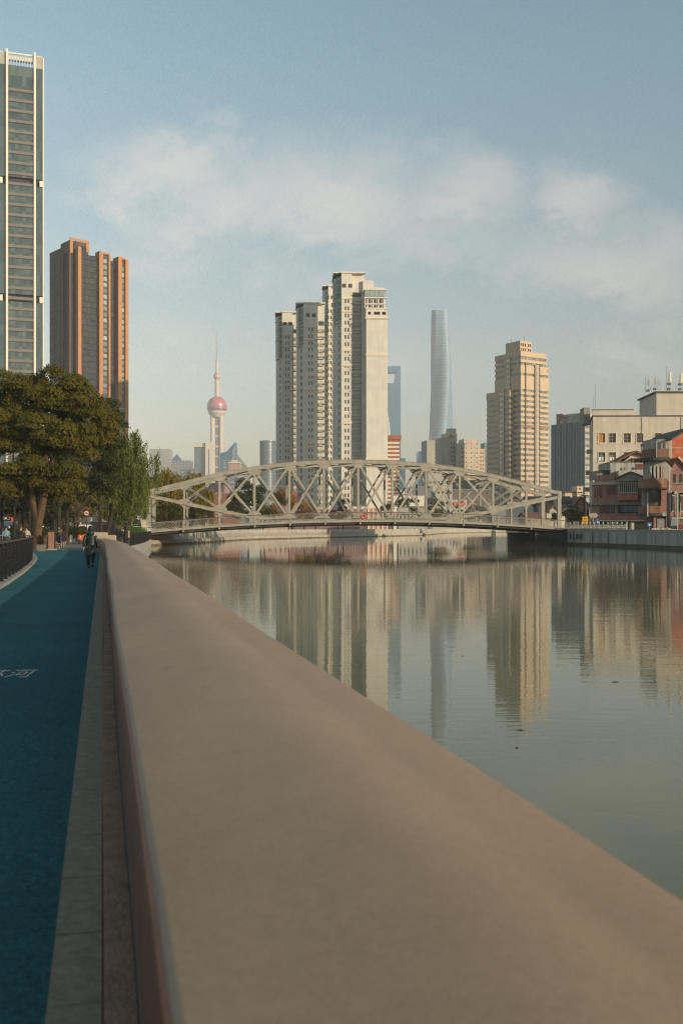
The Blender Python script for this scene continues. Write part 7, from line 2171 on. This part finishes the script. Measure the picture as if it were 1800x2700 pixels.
Mx = Matrix.Translation((WX(28.5, 106), 106, H(1370, 106))) @ Matrix.Rotation(R(90), 4, 'X')
lt = text_mesh('CAM', 1, mat('white_sign_letters', (.75, .72, .66), rough=.4, emit=.25), 'sign_letters', sx=.46, sy=.42, M_=Mx, mirror=True); tag(lt, 'white cut out letters seen from behind above the silver trailer', 'sign letters')
m = MB(); m.box(-.13, .13, -.05, .05, -.2, .2); o = m.build('red_lantern_light', mat('red_light', (.8, .05, .04), emit=.7)); o.location = (WX(34, 100), 100, H(1369, 100)); tag(o, 'small glowing red light box beside the white letters', 'light')
# motor scooter at the left edge
ms = thing('motor_scooter', 'dark motor scooter parked behind the railing at the left edge', 'scooter', (WX(4, 60), 60, 0), R(70))
for y in (-.55, .6):
    m = MB(); m.tube([(-.05, y, .27), (.05, y, .27)], .26, 14); m.build('wheel', SHOE, ms)
m = MB(); m.loft([(0, .25, .35, .16, .42), (0, .3, .6, .18, .45), (0, .3, .78, .15, .4)], 12); m.build('body', mat('black_plastic', (.02, .02, .022), rough=.35), ms, smooth=True)
m = MB(); m.tube([(0, -.6, .3), (0, -.42, .75), (0, -.35, 1.05)], .06, 6); m.tube([(-.32, -.3, 1.08), (.32, -.3, 1.08)], .03, 6); m.build('handlebar', DARK_METAL, ms)
m = MB(); m.loft([(0, .2, .8, .13, .33), (0, .2, .9, .12, .3)], 12); m.build('seat', mat('seat_vinyl', (.04, .04, .04)), ms)


# cars
def car(label, loc, rz, col):
    t = thing('parked_car', label, 'car', loc, rz); PT = mat('car_paint_%d' % int(col[0] * 999), col, rough=.3, var=.03, spec=.7)
    sec = [(-2.1, .35, .62), (-2.0, .3, .82), (-1.2, .28, .92), (-.5, .28, .96), (.9, .28, .97), (1.7, .3, .93), (2.1, .35, .72)]
    m = MB()
    for a, b in zip(sec, sec[1:]):
        m.hexa([(a[0], -.85, a[1]), (b[0], -.85, b[1]), (b[0], .85, b[1]), (a[0], .85, a[1])], [(a[0], -.82, a[2]), (b[0], -.82, b[2]), (b[0], .82, b[2]), (a[0], .82, a[2])])
    m.build('body', PT, t)
    m = MB(); m.hexa([(-1.2, -.78, .93), (1.6, -.78, .95), (1.6, .78, .95), (-1.2, .78, .93)], [(-.4, -.62, 1.42), (.95, -.62, 1.42), (.95, .62, 1.42), (-.4, .62, 1.42)]); m.build('greenhouse', GLASS, t)
    m = MB(); m.hexa([(-.42, -.63, 1.421), (.97, -.63, 1.421), (.97, .63, 1.421), (-.42, .63, 1.421)], [(-.3, -.56, 1.47), (.85, -.56, 1.47), (.85, .56, 1.47), (-.3, .56, 1.47)]); m.build('roof', PT, t)
    for x in (-1.35, 1.3):
        for y in (-.86, .74):
            m = MB(); m.tube([(x, y, .32), (x, y + .14, .32)], .32, 16); w_ = m.build('wheel', SHOE, t); m = MB(); m.tube([(x, y - .01 if y < 0 else y + .15, .32), (x, y - .005 if y < 0 else y + .145, .32)], .19, 12); m.build('rim', mat('alloy', (.4, .4, .4), rough=.3, metal=.7), w_)
    for y in (-.6, .6):
        m = MB(); m.box(-2.13, -2.04, y - .18, y + .18, .6, .74); m.build('headlight', mat('headlight_white', (.6, .6, .55)), t); m = MB(); m.box(2.04, 2.13, y - .18, y + .18, .66, .82); m.build('tail_light', mat('tail_red', (.4, .03, .03)), t)
    return t


car('white hatchback parked behind the stone balustrade', (WX(1612, 152), 152, .95), R(-8), (.62, .62, .60))
car('pale blue car on the road at the left bridge approach', (WX(362, 140), 140, .62), R(4), (.38, .45, .50))
for (px, py0, py1, Y) in ((389, 1385, 1402, 138),):
    t = thing('roadside_barrier', 'white tubular barrier beside the pale blue car', 'barrier', (WX(px, Y), Y, 0)); m = MB(); m.tube([(0, 0, 0), (0, 0, H(py0, Y))], .05, 6); m.build('post', mat('white_tube_rail', (.6, .6, .56)), t)
    m = MB(); m.tube([(-2.0, 0, H(1388, Y)), (.6, 0, H(1388, Y))], .04, 5); m.tube([(-2.0, 0, H(1394, Y)), (.6, 0, H(1394, Y))], .04, 5); m.build('rail', MATS['white_tube_rail'], t)

# right bank poles and signs
Yq_ = 160.0
lp_ = thing('street_lamp', 'tall black street lamp with arched arms reaching left above the yellow sign', 'street lamp', (WX(1541, Yq_), Yq_, .45)); z_ = lambda py: H(py, Yq_) - .45; x_ = lambda px: WX(px, Yq_) - WX(1541, Yq_)
m = MB(); m.tube([(0, 0, 0), (0, 0, z_(1309))], .16, 8); m.tube([(0, 0, z_(1365)), (0, 0, z_(1320))], .28, 8); m.build('pole', DARK_METAL, lp_)
for dy0, dy1 in ((1358, 1334), (1362, 1343)):
    m = MB(); m.tube([(0, 0, z_(dy0 - 2)), (x_(1532), 0, z_(dy0 - 12)), (x_(1522), 0, z_(dy1 + 2)), (x_(1508), 0, z_(dy1)), (x_(1492), 0, z_(dy1 + .5))], .14, 6); m.build('arm', DARK_METAL, lp_)
for dy in (1316, 1326):
    m = MB(); m.tube([(0, 0, z_(dy + 5)), (x_(1530), 0, z_(dy + 2)), (x_(1515), 0, z_(dy))], .05, 5); m.build('arm', DARK_METAL, lp_)
m = MB(); m.lathe([(.05, z_(1303.5)), (.75, z_(1304)), (.75, z_(1306)), (.1, z_(1309))], (0, 0), 16); m.build('lamp_disc', mat('cream_disc', (.5, .46, .38)), lp_)
ys = thing('street_sign', 'yellow vertical sign with black marks hung on the street lamp', 'street sign', (WX(1541, 158), 158, .45)); m = MB(); m.box(-.42, .42, -.08, .08, H(1388, 158) - .45, H(1362, 158) - .45); m.build('board', mat('amber_board', (.62, .32, .02), rough=.5), ys)
for i in range(5):
    m = MB(); z = H(1366 + i * 4.6, 158) - .45; m.box(-.24, .24, -.10, -.081, z - .10, z + .02); m.build('mark', MATS['black_letter_paint'], ys)
m = MB(); m.tube([(0, .12, 0), (0, .12, H(1388, 158) - .2)], .07, 6); m.build('pole', DARK_METAL, ys)
for (px, pt, pb, Y, lb_) in ((1575, 1367, 1381, 152, 'blue arrow sign in front of the curved brick shopfront'), (1711, 1378, 1388, 152, 'blue rectangular sign under the balcony house')):
    t = thing('street_sign', lb_, 'street sign', (WX(px, Y), Y, 0), 0, 'blue signs behind the right flood wall'); zt, zb = H(pt, Y), H(pb, Y); m = MB()
    if px < 1600:
        m.hexa([(-.22, 0, zb), (.22, 0, zb), (.22, 0, zt - .35), (.38, 0, zt - .35), (0, 0, zt), (-.38, 0, zt - .35), (-.22, 0, zt - .35)], [(-.22, .06, zb), (.22, .06, zb), (.22, .06, zt - .35), (.38, .06, zt - .35), (0, .06, zt), (-.38, .06, zt - .35), (-.22, .06, zt - .35)])
    else:
        m.box(-.32, .32, 0, .06, zb, zt)
    m.build('board', mat('sign_blue', (.04, .12, .30), rough=.5), t); m = MB(); m.box(-.12, .12, -.02, -.001, zb + .1, zb + .35); m.build('mark', mat('sign_pale', (.55, .6, .62)), t); m = MB(); m.tube([(0, .1, 0), (0, .1, zb + .1)], .04, 6); m.build('pole', MATS['pale_pipe'], t)
t = thing('street_sign', 'pair of pale round sign backs on a slim pole before the brick building', 'street sign', (WX(1563, 151), 151, 0)); zc = H(1359, 151)
for x in (-.3, .32):
    m = MB(); m.tube([(x, 0, zc), (x, .04, zc)], .34, 18); m.build('disc', mat('sign_back_grey', (.30, .29, .25)), t)
m = MB(); m.tube([(0, .08, 0), (0, .08, H(1351, 151))], .045, 6); m.build('pole', MATS['pale_pipe'], t)
t = thing('street_sign', 'small white backed box sign on a post at the right bridge end', 'street sign', (WX(1446, 156), 156, 0)); m = MB(); m.box(-.38, .38, -.15, .1, H(1366, 156), H(1354, 156)); m.build('board', mat('box_white', (.45, .43, .36)), t); m = MB(); m.box(-.05, .05, -.04, .04, 1.2, H(1366, 156)); m.build('post', MATS['pale_pipe'], t)
t = person('scooter rider in black passing under the balcony house', (WX(1709, 154), 154, .55), 90, 1.6, 'sit', (.015, .015, .018), (.02, .02, .02), hat=mat('black_helmet', (.02, .02, .02), rough=.3))
# floating twigs on the river
rnd = random.Random(5)
for i, (px, py, ln, lb_) in enumerate(((1622, 1799, .9, 'floating brown twig on the open water at right'), (1372, 1926, .8, 'floating twig below the reflection of the beige tower'), (1290, 1738, .35, 'tiny dark scrap floating left of the beige reflection'), (1220, 1730, .25, 'tiny dark fleck floating in the pale reflection'), (1362, 1973, .3, 'small dark scrap floating nearest the parapet'))):
    Y = 2.47 * F / (py - HY); ln *= .16; m = MB(); p = [(-ln / 2, 0, .0), (-ln * .1, .012, .006), (ln * .2, -.006, .003), (ln / 2, .015, .0)]; m.tube(p, [.003, .008, .006, .002], 5)
    if ln > .1:
        m.tube([(0, 0, .004), (ln * .18, .03, .012)], [.005, .002], 4)
    o = m.build('floating_twig', mat('wet_twig', (.05, .035, .02))); o.location = (WX(px, Y), Y, WATER); o.rotation_euler = (0, 0, rnd.uniform(-.5, .5)); tag(o, lb_, 'floating twig', 'flotsam on the river')
HAZE = 0.00018
# ------------------------------------------------------------------ haze
hz = MB(); hz.box(-4060, 4060, -4060, 4060, -4.2, 640)
hm = bpy.data.materials.new('haze_air'); hm.use_nodes = True; ht = hm.node_tree; ht.nodes.clear()
pv = ht.nodes.new('ShaderNodeVolumePrincipled'); pv.inputs['Density'].default_value = HAZE; pv.inputs['Color'].default_value = (.80, .88, .95, 1); pv.inputs['Anisotropy'].default_value = -.3
ho = ht.nodes.new('ShaderNodeOutputMaterial'); ht.links.new(pv.outputs[0], ho.inputs['Volume'])
ho_ = hz.build('haze', hm); tag(ho_, 'thin pale blue air haze fading the far towers', None, kind='stuff')
